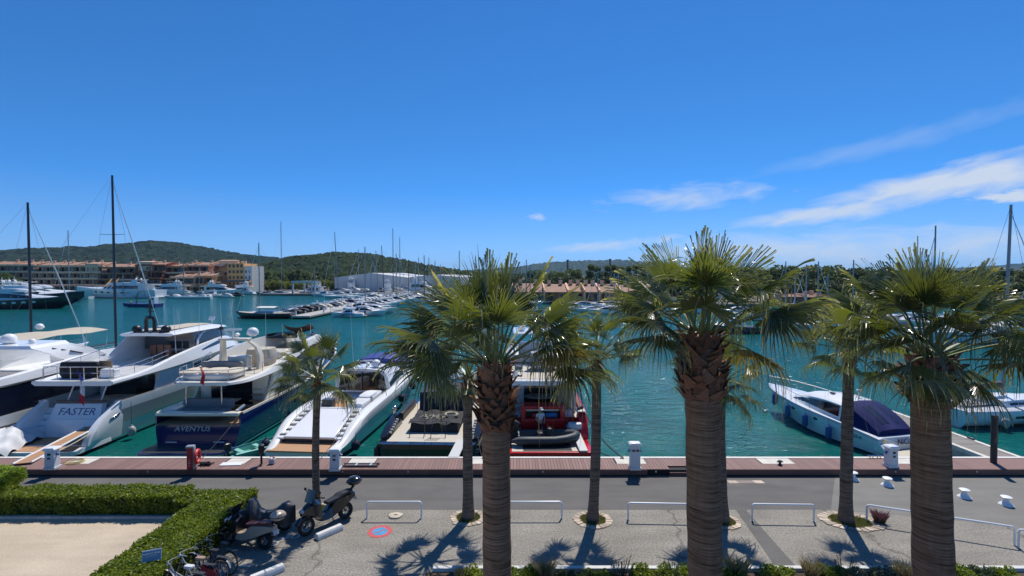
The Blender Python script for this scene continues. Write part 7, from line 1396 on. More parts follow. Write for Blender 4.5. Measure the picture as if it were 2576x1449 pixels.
PROTO = {'umbrella': ('pine_tree', lob(15, 4.4, 5.4, 8.2, 1, 0.6), 1.9, 2300, 0.42, M_pine, 5.4, 0.28), 'poplar': ('poplar_tree', lob(17, 2.6, 3.0, 12.5, 2, 0.45), 1.65, 2300, 0.40, M_pop, 7.0, 0.25),
         'round': ('round_tree', lob(13, 3.2, 2.6, 6.4, 3, 0.6), 1.7, 1900, 0.40, M_pop, 3.6, 0.2), 'shrub': ('shrub', lob(10, 2.4, 0.7, 2.4, 4, 0.6), 1.1, 1300, 0.30, M_brt, 1.2, 0.12), 'olive': ('olive_tree', lob(11, 2.8, 2.0, 5.0, 5, 0.6), 1.4, 1500, 0.34, M_olv, 2.6, 0.22)}
PO = {}
def tree(kind, label, px, Y, zt=None, s=None, group='trees on the far shore', seed=0):
    """zt: photo row of the crown's top"""
    nm, lobes, rad, n, sz, m, th, tr = PROTO[kind]; q = random.Random(seed*7+int(px)); ht = max(c[2] for c in lobes)+rad*0.8; x = (px-1288)/1250*Y
    if zt is not None: s = max(0.3, (on_y(px, zt, Y).z + 0.1)/ht)
    if kind not in PO: PO[kind] = [tree_proto(nm, label, lobes, [rad]*len(lobes), n, sz, m, th, tr, len(PO)+50)]; o = PO[kind][0]
    else: o = copy_tree(PO[kind][0])
    o.location = (x, Y, -0.1); o.rotation_euler = (0, 0, q.uniform(0, 6.28)); o.scale = (s*q.uniform(0.9, 1.15), s*q.uniform(0.9, 1.15), s); tag(o, label, 'tree' if kind != 'shrub' else 'shrub', group); return o
# right bank: a belt of pines, taller poplars behind
g = 'pines behind the terracotta roofs'
for k, px in enumerate((1296, 1330, 1362, 1396, 1428, 1460, 1492, 1524, 1556, 1590)): tree('umbrella', 'dark umbrella pine standing behind the low terracotta roofs', px, 205+(k % 3)*9, 692+(k*7 % 9), group=g, seed=k)
for k, (px, zt) in enumerate(((1420, 684), (1350, 679), (1395, 682), (1440, 676), (1230, 690), (1262, 686))): tree('round', 'rounded green tree rising above the umbrella pines', px, 262+k*5, zt, group='trees above the pines', seed=20+k)
for k, px in enumerate((1485, 1505, 1526, 1545, 1563, 1582, 1601, 1618, 1640, 1660)): tree('poplar', 'tall pale poplar in the row behind the umbrella pines', px, 268+(k % 2)*10, 664+(k*5 % 7), group='poplar row', seed=40+k)
for k, px in enumerate(range(1690, 2640, 34)): tree(('round', 'umbrella', 'round', 'olive')[k % 4] if k % 4 != 3 else 'round', ('rounded green tree', 'dark umbrella pine', 'rounded green tree', 'rounded green tree')[k % 4] + ' in the wood behind the right hand quay', px + (k*13 % 17), 215+(k*11 % 40), 672+(k*7 % 14) - (6 if 1930 < px < 2150 else 0), group='wood behind the right quay', seed=60+k)
for k, px in enumerate(range(1672, 2620, 40)): tree('umbrella', 'dark umbrella pine at the front of the wood behind the right hand quay', px + (k*17 % 19), 186+(k*7 % 12), 694+(k*5 % 13), group='front pines of the right wood', seed=90+k)
for k, px in enumerate(range(1655, 2640, 27)): tree('umbrella' if k % 3 else 'round', ('low dark pine', 'low rounded tree')[k % 3 == 0] + ' at the edge of the right hand quay', px + (k*11 % 13), 164+(k*5 % 9), 706+(k*7 % 12), group='low trees at the right quay edge', seed=300+k)
# between the ochre house and the boathouse
for k, (px, Y, zt) in enumerate(((652, 300, 690), (672, 310, 682), (700, 320, 684), (730, 330, 680), (752, 318, 676), (690, 296, 694), (772, 330, 682), (800, 340, 684), (828, 345, 688), (860, 350, 686), (884, 350, 690), (640, 312, 684))): tree('poplar' if k % 3 == 1 else 'round', 'green tree on the wooded strip between the ochre house and the boathouse', px, Y, zt, group='trees left of the boathouse', seed=120+k)
for k, px in enumerate((645, 662, 680, 700, 722, 745, 768, 790, 815, 842)): tree('shrub', 'bright green shrub on the bank behind the boat lift', px, 272+(k*5 % 14), 703+(k*3 % 8), group='shrubs behind the boat lift', seed=140+k)
tree('olive', 'greyish olive tree beside the boathouse', 872, 300, 694, seed=7); tree('olive', 'greyish olive tree left of the boathouse, partly behind masts', 846, 306, 698, seed=8)
for k, px in enumerate((925, 980, 1040, 1100, 1150, 1190, 1230)): tree('round', 'tree rising behind the long boathouse roof', px, 390+(k % 3)*10, 681+(k*3 % 6), group='trees behind the boathouse', seed=160+k)
for k, (px, Y, zt) in enumerate(((12, 258, 686), (30, 256, 694), (505, 268, 684), (1012, 380, 686))): tree('round', ('tree at the left end of the terraced flats', 'small tree in front of the terraced flats', 'tree behind the coral coloured houses', 'tree top above the boathouse')[k], px, Y, zt, group='trees among the houses', seed=180+k)
# ---------------------------------------------------------------- houses
tile = mat('roof_tile', (0.30, 0.155, 0.10), 0.85, noise=(0.8, 0.3, (0.38, 0.24, 0.17)), bump=(3, 0.8, 0.1)); pane = mat('dark_pane', (0.02, 0.022, 0.026), 0.15)
shut = mat('shutter_brown', (0.09, 0.05, 0.035), 0.7); awn = mat('awning_beige', (0.42, 0.33, 0.22), 0.8)
WALLS = {n: mat('render_'+n, c, 0.9, noise=(0.6, 0.12), bump=(5, 0.15, 0.03)) for n, c in (('sand', (0.66, 0.36, 0.20)), ('cream', (0.80, 0.51, 0.32)), ('coral', (0.46, 0.18, 0.09)), ('brick', (0.32, 0.10, 0.055)), ('ochre', (0.66, 0.37, 0.14)), ('white', (0.62, 0.58, 0.52)), ('clay', (0.47, 0.245, 0.11)), ('brown', (0.36, 0.18, 0.10)))}
wb = MB(); wb.box((0, 0, 0), (1, 0.10, 1)); pane_me = wb.mesh('window', pane, 0)
wf = MB()
for x, z, w, h in ((0, .53, 1.16, .08), (0, -.53, 1.16, .08), (-.54, 0, .08, 1), (.54, 0, .08, 1)): wf.box((x, -0.05, z), (w, 0.2, h))
frame_me = wf.mesh('frame', white, 0); frame_b = wf.mesh('frame', shut, 0)
def window(t, x, y, z, w, h, fr=None):
    o = inst(pane_me, 'window', t, loc=(x, y, z), scale=(w, 1, h)); inst(fr or frame_b, 'frame', o); return o
def terrace_house(label, px0, px1, Y, storeys, wall, seed, ztop=None, setback=1.8, sh=3.0, tower=None, cat='building', stair=False):
    r = random.Random(seed); x0, x1 = (px0-1288)/1250*Y, (px1-1288)/1250*Y; W = x1-x0; t = thing('terraced_house', label, cat, ((x0+x1)/2, Y, -0.1), 0, 'terraced houses across the harbour'); wm_ = WALLS[wall]
    if ztop: sh = (on_y(px0, ztop, Y + setback*(storeys-1)).z - 1.2)/storeys
    nb = max(2, round(W/4.2)); bw_ = W/nb
    for i in range(storeys):
        y = setback*i; z0 = sh*i; b = MB(); b.box2((-W/2, y, z0), (W/2, y+14-1.2*i, z0+sh)); b.build('wall', wm_, t, smooth=0)
        # parapet / terrace slab with deep shade
        b = MB(); b.box2((-W/2-0.2, y-2.3, z0+sh-0.30), (W/2+0.2, y+0.2, z0+sh-0.02)); b.box2((-W/2-0.2, y-2.3, z0+sh-0.02), (W/2+0.2, y-2.05, z0+sh+0.62)); b.build('terrace', WALLS['cream'] if (wall in ('sand', 'cream') or r.random() < .3) else wm_, t, smooth=0)
        for k in range(nb):
            xc = -W/2+bw_*(k+0.5)
            if r.random() < 0.5: window(t, xc, y-0.03, z0+sh*0.42, bw_*0.78, sh*0.70, frame_b)
            else:
                for s in (-1, 1): window(t, xc+s*bw_*0.22, y-0.03, z0+sh*0.48, bw_*0.28, sh*0.55, frame_b)
        for k in range(nb+1):       # dividing walls with sloped heads
            if r.random() < 0.75:
                xx = -W/2+bw_*k; b = MB(); b.slab([(xx, y-2.4, z0), (xx, y+0.1, z0), (xx, y+0.1, z0+sh+0.9), (xx, y-0.5, z0+sh+0.9), (xx, y-2.4, z0+sh*0.75)], 0.3); b.build('party_wall', WALLS['cream'] if wall in ('sand', 'cream') else wm_, t, smooth=0)
    H = sh*storeys; y = setback*storeys
    # low tiled roofs sloping to the harbour
    k = 0
    while k < nb:
        n = min(nb-k, r.choice((1, 2, 2, 3))); xa, xb = -W/2+bw_*k, -W/2+bw_*(k+n); hh = r.uniform(1.2, 2.0)
        b = MB(); P = [(xa, y-2.2, H+0.5), (xb, y-2.2, H+0.5), (xb, y+5, H+0.5+hh), (xa, y+5, H+0.5+hh)]; b.slab(P, 0.22); ro = b.build('roof', tile, t, smooth=0)
        b = MB(); b.box2((xa+0.1, y-1.2, H-0.1), (xb-0.1, y+4.6, H+0.62)); b.build('attic', wm_, t, smooth=0)
        b = MB(); cxx = xa+r.uniform(0.2, 0.8)*(xb-xa); b.box((cxx, y+3.4, H+hh+0.8), (0.9, 0.8, 1.5)); b.box((cxx, y+3.4, H+hh+1.6), (1.1, 1.0, 0.2)); b.build('chimney', WALLS['cream'], ro, smooth=0)
        b = MB(); b.slab([(xb, y-2.4, H+0.3), (xb, y+5.2, H+0.3), (xb, y+5.2, H+hh+1.0), (xb, y-2.4, H+1.0)], 0.3); b.build('gable_wall', WALLS['cream'] if r.random() < .6 else wm_, ro, smooth=0); k += n
    if tower:
        tx, tw, th_ = tower; xx = (tx-1288)/1250*Y-(x0+x1)/2; b = MB(); b.box((xx, 6, (H+th_)/2), (tw, 5, H+th_)); tt = b.build('tower', WALLS['cream'], t, smooth=0); b = MB(); b.slab([(xx-tw/2-.2, 3.3, H+th_), (xx+tw/2+.2, 3.3, H+th_), (xx+tw/2+.2, 8.7, H+th_+0.4), (xx-tw/2-.2, 8.7, H+th_+0.4)], 0.2); b.build('tower_cap', WALLS['cream'], tt, smooth=0); window(t, xx+tw*0.2, 3.45, H-1.5, 0.9, 1.1)
    if stair:
        xx = (stair-1288)/1250*Y-(x0+x1)/2
        for s in (0, 1):
            b = MB(); b.slab([(xx+s*3.4, -7.5, 0), (xx+s*3.4, -3, 0), (xx+s*3.4, 0.5, 6.5), (xx+s*3.4, 0.5, 7.6), (xx+s*3.4, -7.5, 1.2)], 0.5); b.build('stair_parapet', WALLS['ochre'], t, smooth=0)
        for q in range(14): b = MB(); b.box((xx+1.6, -6.4+q*0.5, 0.2+q*0.45), (3.0, 0.5, 0.4)); b.build('stair_step', WALLS['clay'], t, smooth=0)
    b = MB(); b.box2((-W/2, -4.2, 2.9), (W/2, 0, 3.05)); b.build('arcade_roof', awn if r.random() < .4 else tile, t, smooth=0)
    for k in range(nb+1): b = MB(); b.box((-W/2+bw_*k*0.98+0.2, -4.0, 1.45), (0.3, 0.3, 2.9)); b.build('arcade_post', wm_, t, smooth=0)
    return t
terrace_house('long sand coloured terraced flats at the left end of the far quay', -120, 72, 262, 4, 'sand', 1, 662)
terrace_house('sand coloured terraced flats with a plain cream stair tower', 74, 246, 262, 4, 'cream', 2, 664, tower=(217, 7, 1.6))
terrace_house('brownish terraced flats with an ochre outside staircase', 248, 328, 262, 4, 'brown', 3, 668, stair=285)
terrace_house('dark red terraced house with a box on its roof', 330, 425-20, 264, 4, 'brick', 4, 662, tower=(352, 8, 2.0))
terrace_house('clay coloured terraced house behind the dark sailing mast', 406, 466-10, 266, 4, 'clay', 5, 666)
terrace_house('coral coloured terraced houses with sloping roofs', 457, 540-24, 268, 4, 'coral', 6, 663)
terrace_house('pale house with white gables behind the coral houses', 517, 572, 276, 3, 'white', 7, 662, tower=(562, 9, 2.8))
terrace_house('low orange house with awning in front of the pale house', 430, 548, 252, 2, 'clay', 8, 692)
# ochre corner block with white end
Yb = 252; x0, x1, x2 = [(q-1288)/1250*Yb for q in (535, 613, 632)]; t = thing('corner_block', 'ochre corner block of flats with a white end bay and tiled awnings', 'building', ((x0+x1)/2, Yb, -0.1)); ox = (x0+x1)/2
xm = (572-1288)/1250*Yb; H = on_y(600, 662, Yb).z
b = MB(); b.slab([(x0-ox, 2, 0), (xm-ox, 2, 0), (xm-ox, 2, H), (xm-ox-1.5, 2, H), (x0-ox, 2, H*0.72)], 12); b.build('side_wall', WALLS['clay'], t, smooth=0)
b = MB(); b.box2((xm-ox, 0, 0), (x1-ox, 14, H)); b.build('wall', WALLS['ochre'], t, smooth=0); b = MB(); b.box2((x1-ox, 0.6, 0), (x2-ox, 13, H-1.4)); b.build('white_bay', WALLS['white'], t, smooth=0)
for i in range(4):
    for k in range(4): window(t, xm-ox+1.3+k*2.0, -0.02, 4.6+i*2.9, 0.9, 1.3, frame_b)
for i in range(3):
    for k in range(2): window(t, x1-ox+1.0+k*1.7, 0.58, 4.6+i*2.9, 0.8, 1.4, frame_me)
for i, z in enumerate((2.6, 5.2)): b = MB(); b.slab([(xm-ox-2, -3.4+i*1.2, z), (x2-ox+2-i*1.5, -3.4+i*1.2, z), (x2-ox+2-i*1.5, 0.5, z+1.1), (xm-ox-2, 0.5, z+1.1)], 0.15); b.build('awning_roof', tile, t, smooth=0)
for k in range(6): b = MB(); b.box((xm-ox+k*2.4-1, -3.0, 1.3), (0.25, 0.25, 2.6)); b.build('arcade_post', WALLS['clay'], t, smooth=0)
for q in (0.3, 0.6, 0.8): b = MB(); b.box((lerp(xm, x1, q)-ox, 5, H+0.6), (0.9, 0.9, 1.4)); b.build('chimney', WALLS['cream'], t, smooth=0)
for z, x in ((6, x0-ox+3), (9.5, x0-ox+5.5), (4, x0-ox+1.5), (7, x0-ox+6.5)): window(t, x, 1.97, z, 0.9, 1.2)
b = MB(); b.slab([(x0-ox-0.3, 1.0, H*0.72+0.2), (xm-ox, 1.0, H+0.2), (xm-ox, 13, H+0.2), (x0-ox-0.3, 13, H*0.72+0.2)], 0.2); b.build('roof', tile, t, smooth=0)
terrace_house('rounded clay coloured house with an arched window beside the ochre block', 492, 536, 246, 2, 'clay', 9, 690)
# long boathouse
def shed(label, px0, px1, Y, ztop, zeave, m, roofm, door, depth=40):
    x0, x1 = (px0-1288)/1250*Y, (px1-1288)/1250*Y; t = thing('boathouse', label, 'shed', ((x0+x1)/2, Y, -0.1), 0); W = x1-x0; zt, ze = on_y(px0, ztop, Y).z+.1, on_y(px0, zeave, Y).z+.1; b = MB(); b.slab([(-W/2, 0, 0), (W/2, 0, 0), (W/2, 0, ze), (0, 0, zt), (-W/2, 0, ze)], -depth); b.build('wall', m, t, smooth=0)
    for s in (-1, 1): b = MB(); b.slab([(0, -0.8, zt+0.15), (s*(W/2+0.6), -0.8, ze+0.1), (s*(W/2+0.6), depth+.8, ze+0.1), (0, depth+.8, zt+0.15)], 0.3*s); b.build('roof', roofm, t, smooth=0)
    for s in (-1, 1): b = MB(); b.slab([(0, -0.85, zt-0.3), (s*W/2, -0.85, ze-0.4), (s*W/2, -0.85, ze+0.15), (0, -0.85, zt+0.25)], 0.12); b.build('fascia', dgrey, t, smooth=0)
    for dx, dw, dh, dz in door: b = MB(); b.box((dx*W, -0.06, dz+dh/2), (dw, 0.1, dh)); b.build('opening', pane, t, smooth=0)
    for k in range(int(W/1.6)): b = MB(); b.box((-W/2+0.8+k*1.6, -0.04, ze/2), (0.12, 0.1, ze-0.2)); b.build('cladding_rib', m, t, smooth=0)
    return t
clad = mat('grey_cladding', (0.60, 0.58, 0.56), 0.55, noise=(0.4, .06)); rfw = mat('pale_roof', (0.50, 0.52, 0.54), 0.5)
shed('long grey boathouse with low pitched roof behind the masts', 901, 1062, 300, 687, 697, clad, rfw, [(-0.1, 4.0, 3.0, 4.4), (0.05, 10, 2.5, 0.2)])
shed('smaller grey boathouse with a wide dark doorway', 1064, 1180, 305, 691, 696, clad, rfw, [(-0.28, 10, 5.0, 0.2)])
# low houses with terracotta roofs on the right bank
for k, (px0, px1, Y, zr, ze, wl) in enumerate(((1290, 1368, 172, 712, 731, 'sand'), (1370, 1428, 168, 714, 731, 'clay'), (1430, 1468, 172, 713, 730, 'white'), (1470, 1506, 168, 714, 731, 'sand'), (1508, 1560, 172, 714, 732, 'cream'), (1562, 1640, 170, 716, 733, 'sand'), (1642, 1720, 172, 715, 732, 'brown'), (1955, 2015, 160, 738, 742, 'sand'), (2018, 2080, 160, 740, 743, 'brown'))):
    x0, x1 = (px0-1288)/1250*Y, (px1-1288)/1250*Y; W = x1-x0; t = thing('quay_house', ('low house with long terracotta roof just left of the chimneyed row', 'low clay walled house with terracotta roof behind masts', 'low white walled house with sloped end walls', 'low sand coloured house with terracotta roof and end chimney', 'low cream house with terracotta roof in front of the poplars', 'low sand house with terracotta roof behind the tallest palm', 'low brown house with terracotta roof at the wood edge', 'flat sand coloured stone building under the wood', 'flat brown stone building with dark door under the wood')[k], 'house', ((x0+x1)/2, Y, -0.1), 0, 'low houses on the right bank'); ze_, zr_ = on_y(px0, ze, Y).z, on_y(px0, zr, Y+6).z
    b = MB(); b.box2((-W/2, 0, 0), (W/2, 11, ze_)); b.build('wall', WALLS[wl], t, smooth=0); b = MB(); b.slab([(-W/2-.3, -2.5, ze_-0.3), (W/2+.3, -2.5, ze_-0.3), (W/2+.3, 6, zr_), (-W/2-.3, 6, zr_)], 0.2); ro = b.build('roof', tile, t, smooth=0)
    b = MB(); b.slab([(-W/2-.3, 6, zr_), (W/2+.3, 6, zr_), (W/2+.3, 12, ze_), (-W/2-.3, 12, ze_)], 0.2); b.build('rear_roof', tile, ro, smooth=0)
    for s in (-1, 1): b = MB(); b.slab([(s*W/2, -2.8, 0), (s*W/2, 0.5, 0), (s*W/2, 6, zr_+.4), (s*W/2, -2.8, ze_+0.4)], 0.35); b.build('end_wall', WALLS['cream'], t, smooth=0)
    for q in (0.25, 0.75): b = MB(); b.box((-W/2+W*q, 5, zr_+0.6), (1.2, 0.8, 1.6)); b.build('chimney', WALLS['cream'], ro, smooth=0)
    nw = max(2, int(W/2.6))
    for q in range(nw): window(t, -W/2+W*(q+.5)/nw, -0.03, ze_*0.45, 1.3, min(2.0, ze_*0.6), frame_me if q % 2 else frame_b)
# chimneys / poles far behind
for px, zt in ((1428, 653), (1535, 651)):
    Y = 420; p = on_y(px, zt, Y); b = MB(); b.tube([(0, 0, 0), (0, 0, p.z)], [0.9, 0.7], 8); b.tube([(0, 0, p.z-1.2), (0, 0, p.z)], 1.1, 8); tag(b.build('light_tower', dgrey, loc=(p.x, Y, -0.1)), ('dark tower rising above the pines', 'pale headed tower rising above the poplars')[px > 1500], 'tower')
# boat lift
p = on_y(760, 740, 232); t = thing('boat_lift', 'white travelling boat lift frame on the far quay', 'boat lift', (p.x, 234, -0.15)); cw_ = mat('lift_white', (0.55, 0.56, 0.55), 0.5)
for x in (-5.2, -1.8, 1.8, 5.2): b = MB(); b.box((x, 0 if abs(x) > 2 else 5, 2.7), (0.7, 0.7, 5.4)); b.build('leg', cw_, t, smooth=0); b = MB(); b.torus((x, 0 if abs(x) > 2 else 5, 0.5), 0.38, 0.16, 14, 6, 'X'); b.build('wheel', tyre, t)
for y in (0, 5): b = MB(); b.box((0, y, 5.6), (11.6, 0.7, 0.8)); b.build('beam', cw_, t, smooth=0)
# ================================================================ BOATS ACROSS THE HARBOUR
grayc = mat('grey_canopy', (0.16, 0.17, 0.185), 0.8); whitec = mat('white_canopy', (0.62, 0.62, 0.60), 0.8); beigec = mat('cream_canopy', (0.48, 0.44, 0.36), 0.8)
def cruiser(name, label, L, B, z, hull_m, canopy=None, hard=True, band_m=None, group=None, ob=0):
    t = thing(name, label, 'boat', (0, 0, WZ), 0, group); st = []
    for f, w, zz in ((0, .9, .85), (.3, 1, .95), (.6, .92, 1.05), (.85, .55, 1.18), (1, .02, 1.25)):
        w *= B; zc = .12+.5*max(0, f-.5); st.append((L*f, [(0, -.25), (w*lerp(.9, .3, max(0, f-.4)/.6), zc), (w, z*zz-.08), (w*.98, z*zz), (w*.85, z*zz+.02), (0, z*zz+.02 if f > .35 else z*zz-.4)]))
    h = Body(st, 12); b = MB(); h.shell(b); stem_rake(b, L, L*.12, .6, 0, z*1.3); b.build('hull', hull_m, t)
    b = MB(); h.band(b, 0, L*.93, 2.05, 2.9, .02, 8); stem_rake(b, L, L*.12, .6, 0, z*1.3); b.build('rub_rail', band_m or greyp, t, fix=False)
    c = Body([(L*.30, [(B*.80, z*.95), (B*.68, z+L*.085), (0, z+L*.095)]), (L*.45, [(B*.8, z), (B*.64, z+L*.09), (0, z+L*.1)]), (L*.60, [(B*.68, z*1.02), (B*.45, z+L*.04), (0, z+L*.05)]), (L*.82, [(B*.3, z*1.1), (B*.15, z*1.15), (0, z*1.18)])], 8)
    b = MB(); c.shell(b); b.build('cabin', gel, t); sideband(c, 'window', glass, t, L*.32, L*.62, .3, .92, .02, 5)
    if canopy: b = MB(); Body([(L*.06, [(B*.8, z*.8), (B*.6, z+L*.03), (0, z+L*.04)]), (L*.16, [(B*.82, z*.85), (B*.68, z+L*.08), (0, z+L*.095)]), (L*.34, [(B*.82, z*.9), (B*.7, z+L*.1), (0, z+L*.115)])], 6).shell(b); b.build('canopy', canopy, t)
    if hard: b = MB(); b.box((0, L*.38, z+L*.125), (B*1.35, L*.26, .09)); b.build('hard_top', gel, t); b = MB(); b.tube([(0, L*.34, z+L*.12), (0, L*.34, z+L*.19)], .05, 5); b.ball((0, L*.34, z+L*.19), .22, 8, 5, (1, 1, .6)); b.build('radome', gel, t)
    for k in range(ob): outboard(t, (k-(ob-1)/2)*.55, -.25, z*.8, black if k % 2 == 0 else gel, 1.0)
    b = MB(); b.box((0, -.3, .3), (B*1.5, .7, .12)); b.build('swim_platform', gel, t)
    for s in (-1, 1): rail('bow_rail', t, [(s*B*.8, L*.62, z*1.05), (s*B*.5, L*.84, z*1.15), (s*.05, L*.98, z*1.22)], .5, steel, .03, False)
    return t
def flyyacht(name, label, L, B, z, hull_m, house_m, group=None, cat='yacht', upper=True, dome_m=None):
    t = thing(name, label, cat, (0, 0, WZ), 0, group); h = Body(hull_st(L, B, z, bulw=.3, bowz=z*.45), 16); b = MB(); h.shell(b); stem_rake(b, L, L*.12); b.build('hull', hull_m, t)
    b = MB(); h.band(b, 0, L*.9, 3.0, 4.2, .03, 12); stem_rake(b, L, L*.12); b.build('cap_rail', gel, t, fix=False)
    for k in range(5): sideband(h, 'hull_window', glass if hull_m is not MATS.get('black_gelcoat') else gel, t, L*(.36+.08*k), L*(.36+.08*k)+L*.035, 2.2, 2.55, .03, 2)
    H = z; c = Body([(L*.14, [(B*.82, H*.9), (B*.8, H+2.1), (0, H+2.2)]), (L*.45, [(B*.82, H*.95), (B*.74, H+2.2), (0, H+2.3)]), (L*.66, [(B*.6, H*1.05), (B*.36, H+1.2), (0, H+1.4)]), (L*.85, [(B*.3, H*1.2), (B*.15, H*1.3), (0, H*1.33)])], 12)
    b = MB(); c.shell(b); b.build('deckhouse', house_m, t); sideband(c, 'saloon_window', glass, t, L*.2, L*.64, .3, .85, .03, 8)
    b = MB(); b.prism(rr_outline(B*.9, L*.05, L*.60, .6, hw2=B*.6), H+2.15, H+2.45); b.build('flybridge', house_m, t)
    b = MB(); Body([(L*.25, [(B*.82, H+2.4), (B*.78, H+3.1), (0, H+2.5)]), (L*.5, [(B*.7, H+2.4), (B*.6, H+3.2), (0, H+2.5)]), (L*.6, [(B*.4, H+2.3), (B*.3, H+2.8), (0, H+2.5)])], 8).shell(b); b.build('fly_coaming', house_m, t)
    if upper:
        for s in (-1, 1): b = MB(); b.slab([(s*B*.7, L*.22, H+2.4), (s*B*.7, L*.32, H+2.4), (s*B*.62, L*.28, H+4.1), (s*B*.62, L*.22, H+4.1)], .12); b.build('arch_leg', house_m, t)
        b = MB(); b.box((0, L*.32, H+4.2), (B*1.4, L*.24, .15)); b.build('hard_top', house_m, t); dome(t, -B*.35, L*.26, H+4.28, .4, dome_m or gel); dome(t, B*.35, L*.26, H+4.28, .4, dome_m or gel); b = MB(); b.tube([(0, L*.28, H+4.2), (0, L*.28, H+6)], .08, 6); b.tube([(-.7, L*.28, H+5), (.7, L*.28, H+5)], .07, 5); b.build('radar_mast', house_m, t)
    b = MB(); b.box((0, -.5, .4), (B*1.6, 1.3, .25)); b.build('swim_platform', gel, t); return t
def put(o, px, py, rz, z=WZ, copy=False, label=None, group=None, scale=1.0):
    if copy: o = copy_tree(o)
    p = on_z(px, py, WZ); o.location = (p.x, p.y, WZ); o.rotation_euler = (0, 0, R(rz)); o.scale = (scale,)*3
    if label: o['label'] = label
    if group: o['group'] = group
    return o
blackgel = MATS['black_gelcoat']
# --- large yachts on the left
put(flyyacht('motor_yacht', 'black hulled yacht with long raked bow, outermost of the left group', 30, 3.4, 2.6, blackgel, gelw, 'yachts on the left pontoon'), -95, 777, -84)
put(flyyacht('motor_yacht', 'dark navy hulled yacht with high flared bow in the left group', 34, 3.7, 3.1, mat('deep_navy', (.008, .012, .03), .15, coat=.5), gel, 'yachts on the left pontoon'), -75, 768, -84)
put(flyyacht('motor_yacht', 'pale grey hulled yacht behind the dark navy yacht', 36, 3.7, 3.0, gelw, gel, 'yachts on the left pontoon'), -40, 760, -84)
put(flyyacht('motor_yacht', 'white yacht with two round domes behind the left group', 26, 3.2, 2.4, gel, gel, 'yachts on the left pontoon'), -20, 742, -80)
put(flyyacht('super_yacht', 'large white and blue three-deck yacht moored along the far quay', 37, 4.0, 3.4, gelw, gelw, None), 405, 749, 88)
put(flyyacht('motor_yacht', 'sleek white yacht with dark windows in front of the coral houses', 24, 2.9, 2.2, gel, gelw, 'white yachts at the far houses'), 480, 742, 92)
put(flyyacht('motor_yacht', 'white yacht with domes in front of the arched clay house', 20, 2.7, 2.0, gel, gel, 'white yachts at the far houses'), 505, 742, -88)
# --- work boat with crane
t = thing('work_boat', 'blue work boat with a crane and small white cabin crossing the harbour', 'work boat', (0, 0, WZ)); blu = mat('work_blue', (.012, .03, .16), .5)
b = MB(); Body([(0, [(0, -.2), (1.6, 0), (1.9, 1.0), (0, 1.0)]), (7, [(0, -.2), (1.6, 0), (1.9, 1.05), (0, 1.05)]), (10.5, [(0, .1), (.9, .2), (1.3, 1.25), (0, 1.25)])], 8).shell(b); b.build('hull', blu, t)
b = MB(); b.box((0, 1.7, 2.0), (1.8, 1.6, 2.1)); b.build('cabin', gel, t, bevel=.05); b = MB(); b.box((0, 1.7, 2.5), (1.84, 1.3, .6)); b.build('cabin_window', glass, t)
b = MB(); b.tube([(0, 7.2, 1.0), (0, 7.0, 3.4), (0, 6.4, 4.6), (0, 4.6, 4.9)], [.22, .18, .15, .1], 7); b.build('crane', mat('crane_ochre', (.28, .2, .08), .6), t); b = MB(); b.tube([(0, 4.6, 4.9), (0, 4.6, 3.2)], .05, 5); b.build('crane_hook', black, t)
rail('rail', t, [(-1.7, 2.6, 1.1), (-1.7, 4.5, 1.1), (-1.7, 6.5, 1.1)], 1.0, steel, .03); rail('rail', t, [(1.7, 2.6, 1.1), (1.7, 4.5, 1.1), (1.7, 6.5, 1.1)], 1.0, steel, .03)
b = MB(); b.ball((0, 9.0, 1.4), .35, 8, 5); b.build('buoy', mat('buoy_yellow', (.5, .4, .05), .5), t)
put(t, 401, 772, 88)
# --- dark sailing yacht and the pontoon
pc = on_z(756, 803, WZ); PCX = pc.x
def pontoon(label, x0, x1, y0, y1):
    t = thing('pontoon', label, 'pontoon', ((x0+x1)/2, y0, WZ)); W = x1-x0; L = y1-y0; n = int(L/3.0); b = MB(); b.box((0, 1.45, .55), (W, 2.92, .35)); me = b.mesh('concrete_slab', M_conc, 0)
    for k in range(n): inst(me, 'concrete_slab', t, loc=(0, k*3.0, 0))
    b = MB(); b.box((0, L/2, .2), (W-.6, L-.4, .5)); b.build('float', M_dark, t, smooth=0)
    b = MB(); b.box((0, 0, .5), (.3, .3, 1.0)); b.box((0, 0, 1.05), (.36, .36, .1)); pm_ = b.mesh('service_post', ped, 0)
    for k in range(0, n, 3): inst(pm_, 'service_post', t, loc=(W*.35*(1 if k % 2 else -1), k*3.0+1, .7))
    return t
p0 = on_z(732, 803, WZ); p1 = on_z(779, 803, WZ)
pontoon('concrete pontoon with white posts where the dark sailing yacht lies', p0.x, p1.x, p0.y, 205)
G1 = 'boats on the concrete pontoon'
Yd, _ = sailboat('sailing_yacht', 'black hulled sailing yacht with white awning at the pontoon head', (0, 0, WZ), 0, 13.2, 1.9, 1.25, blackgel, alu, 15.5, 7.6, True, None, None, G1, redp, True)
Yd.location = (p0.x-0.6, p0.y+2.2, WZ); Yd.rotation_euler = (0, 0, R(88)); b = MB(); b.rings([[(x, y, 2.75-.25*abs(x)) for x in (-1.2, -.6, 0, .6, 1.2)] for y in (3.5, 5, 6.5, 8)], closed=False); b.build('awning', whitec, Yd, fix=False)
sb = {}
sb['white'] = cruiser('motor_boat', 'white motor boat with blue lettered side at the pontoon end', 7.8, 1.35, 1.0, gel, None, True, mat('blue_stripe', (.03, .09, .25), .3), G1, 1)
sb['white'].location = (p1.x+1.0, p0.y+5.5, WZ); sb['white'].rotation_euler = (0, 0, R(94))
sb['white'].location = on_z(915, 797, WZ); sb['white'].location.z = WZ
text('BENETEAU', 'lettering', mat('lettering_navy', (0,)*3), sb['white'], (-1.33, 3.3, .62), (R(84), 0, R(-90)), .62, .1, .03)
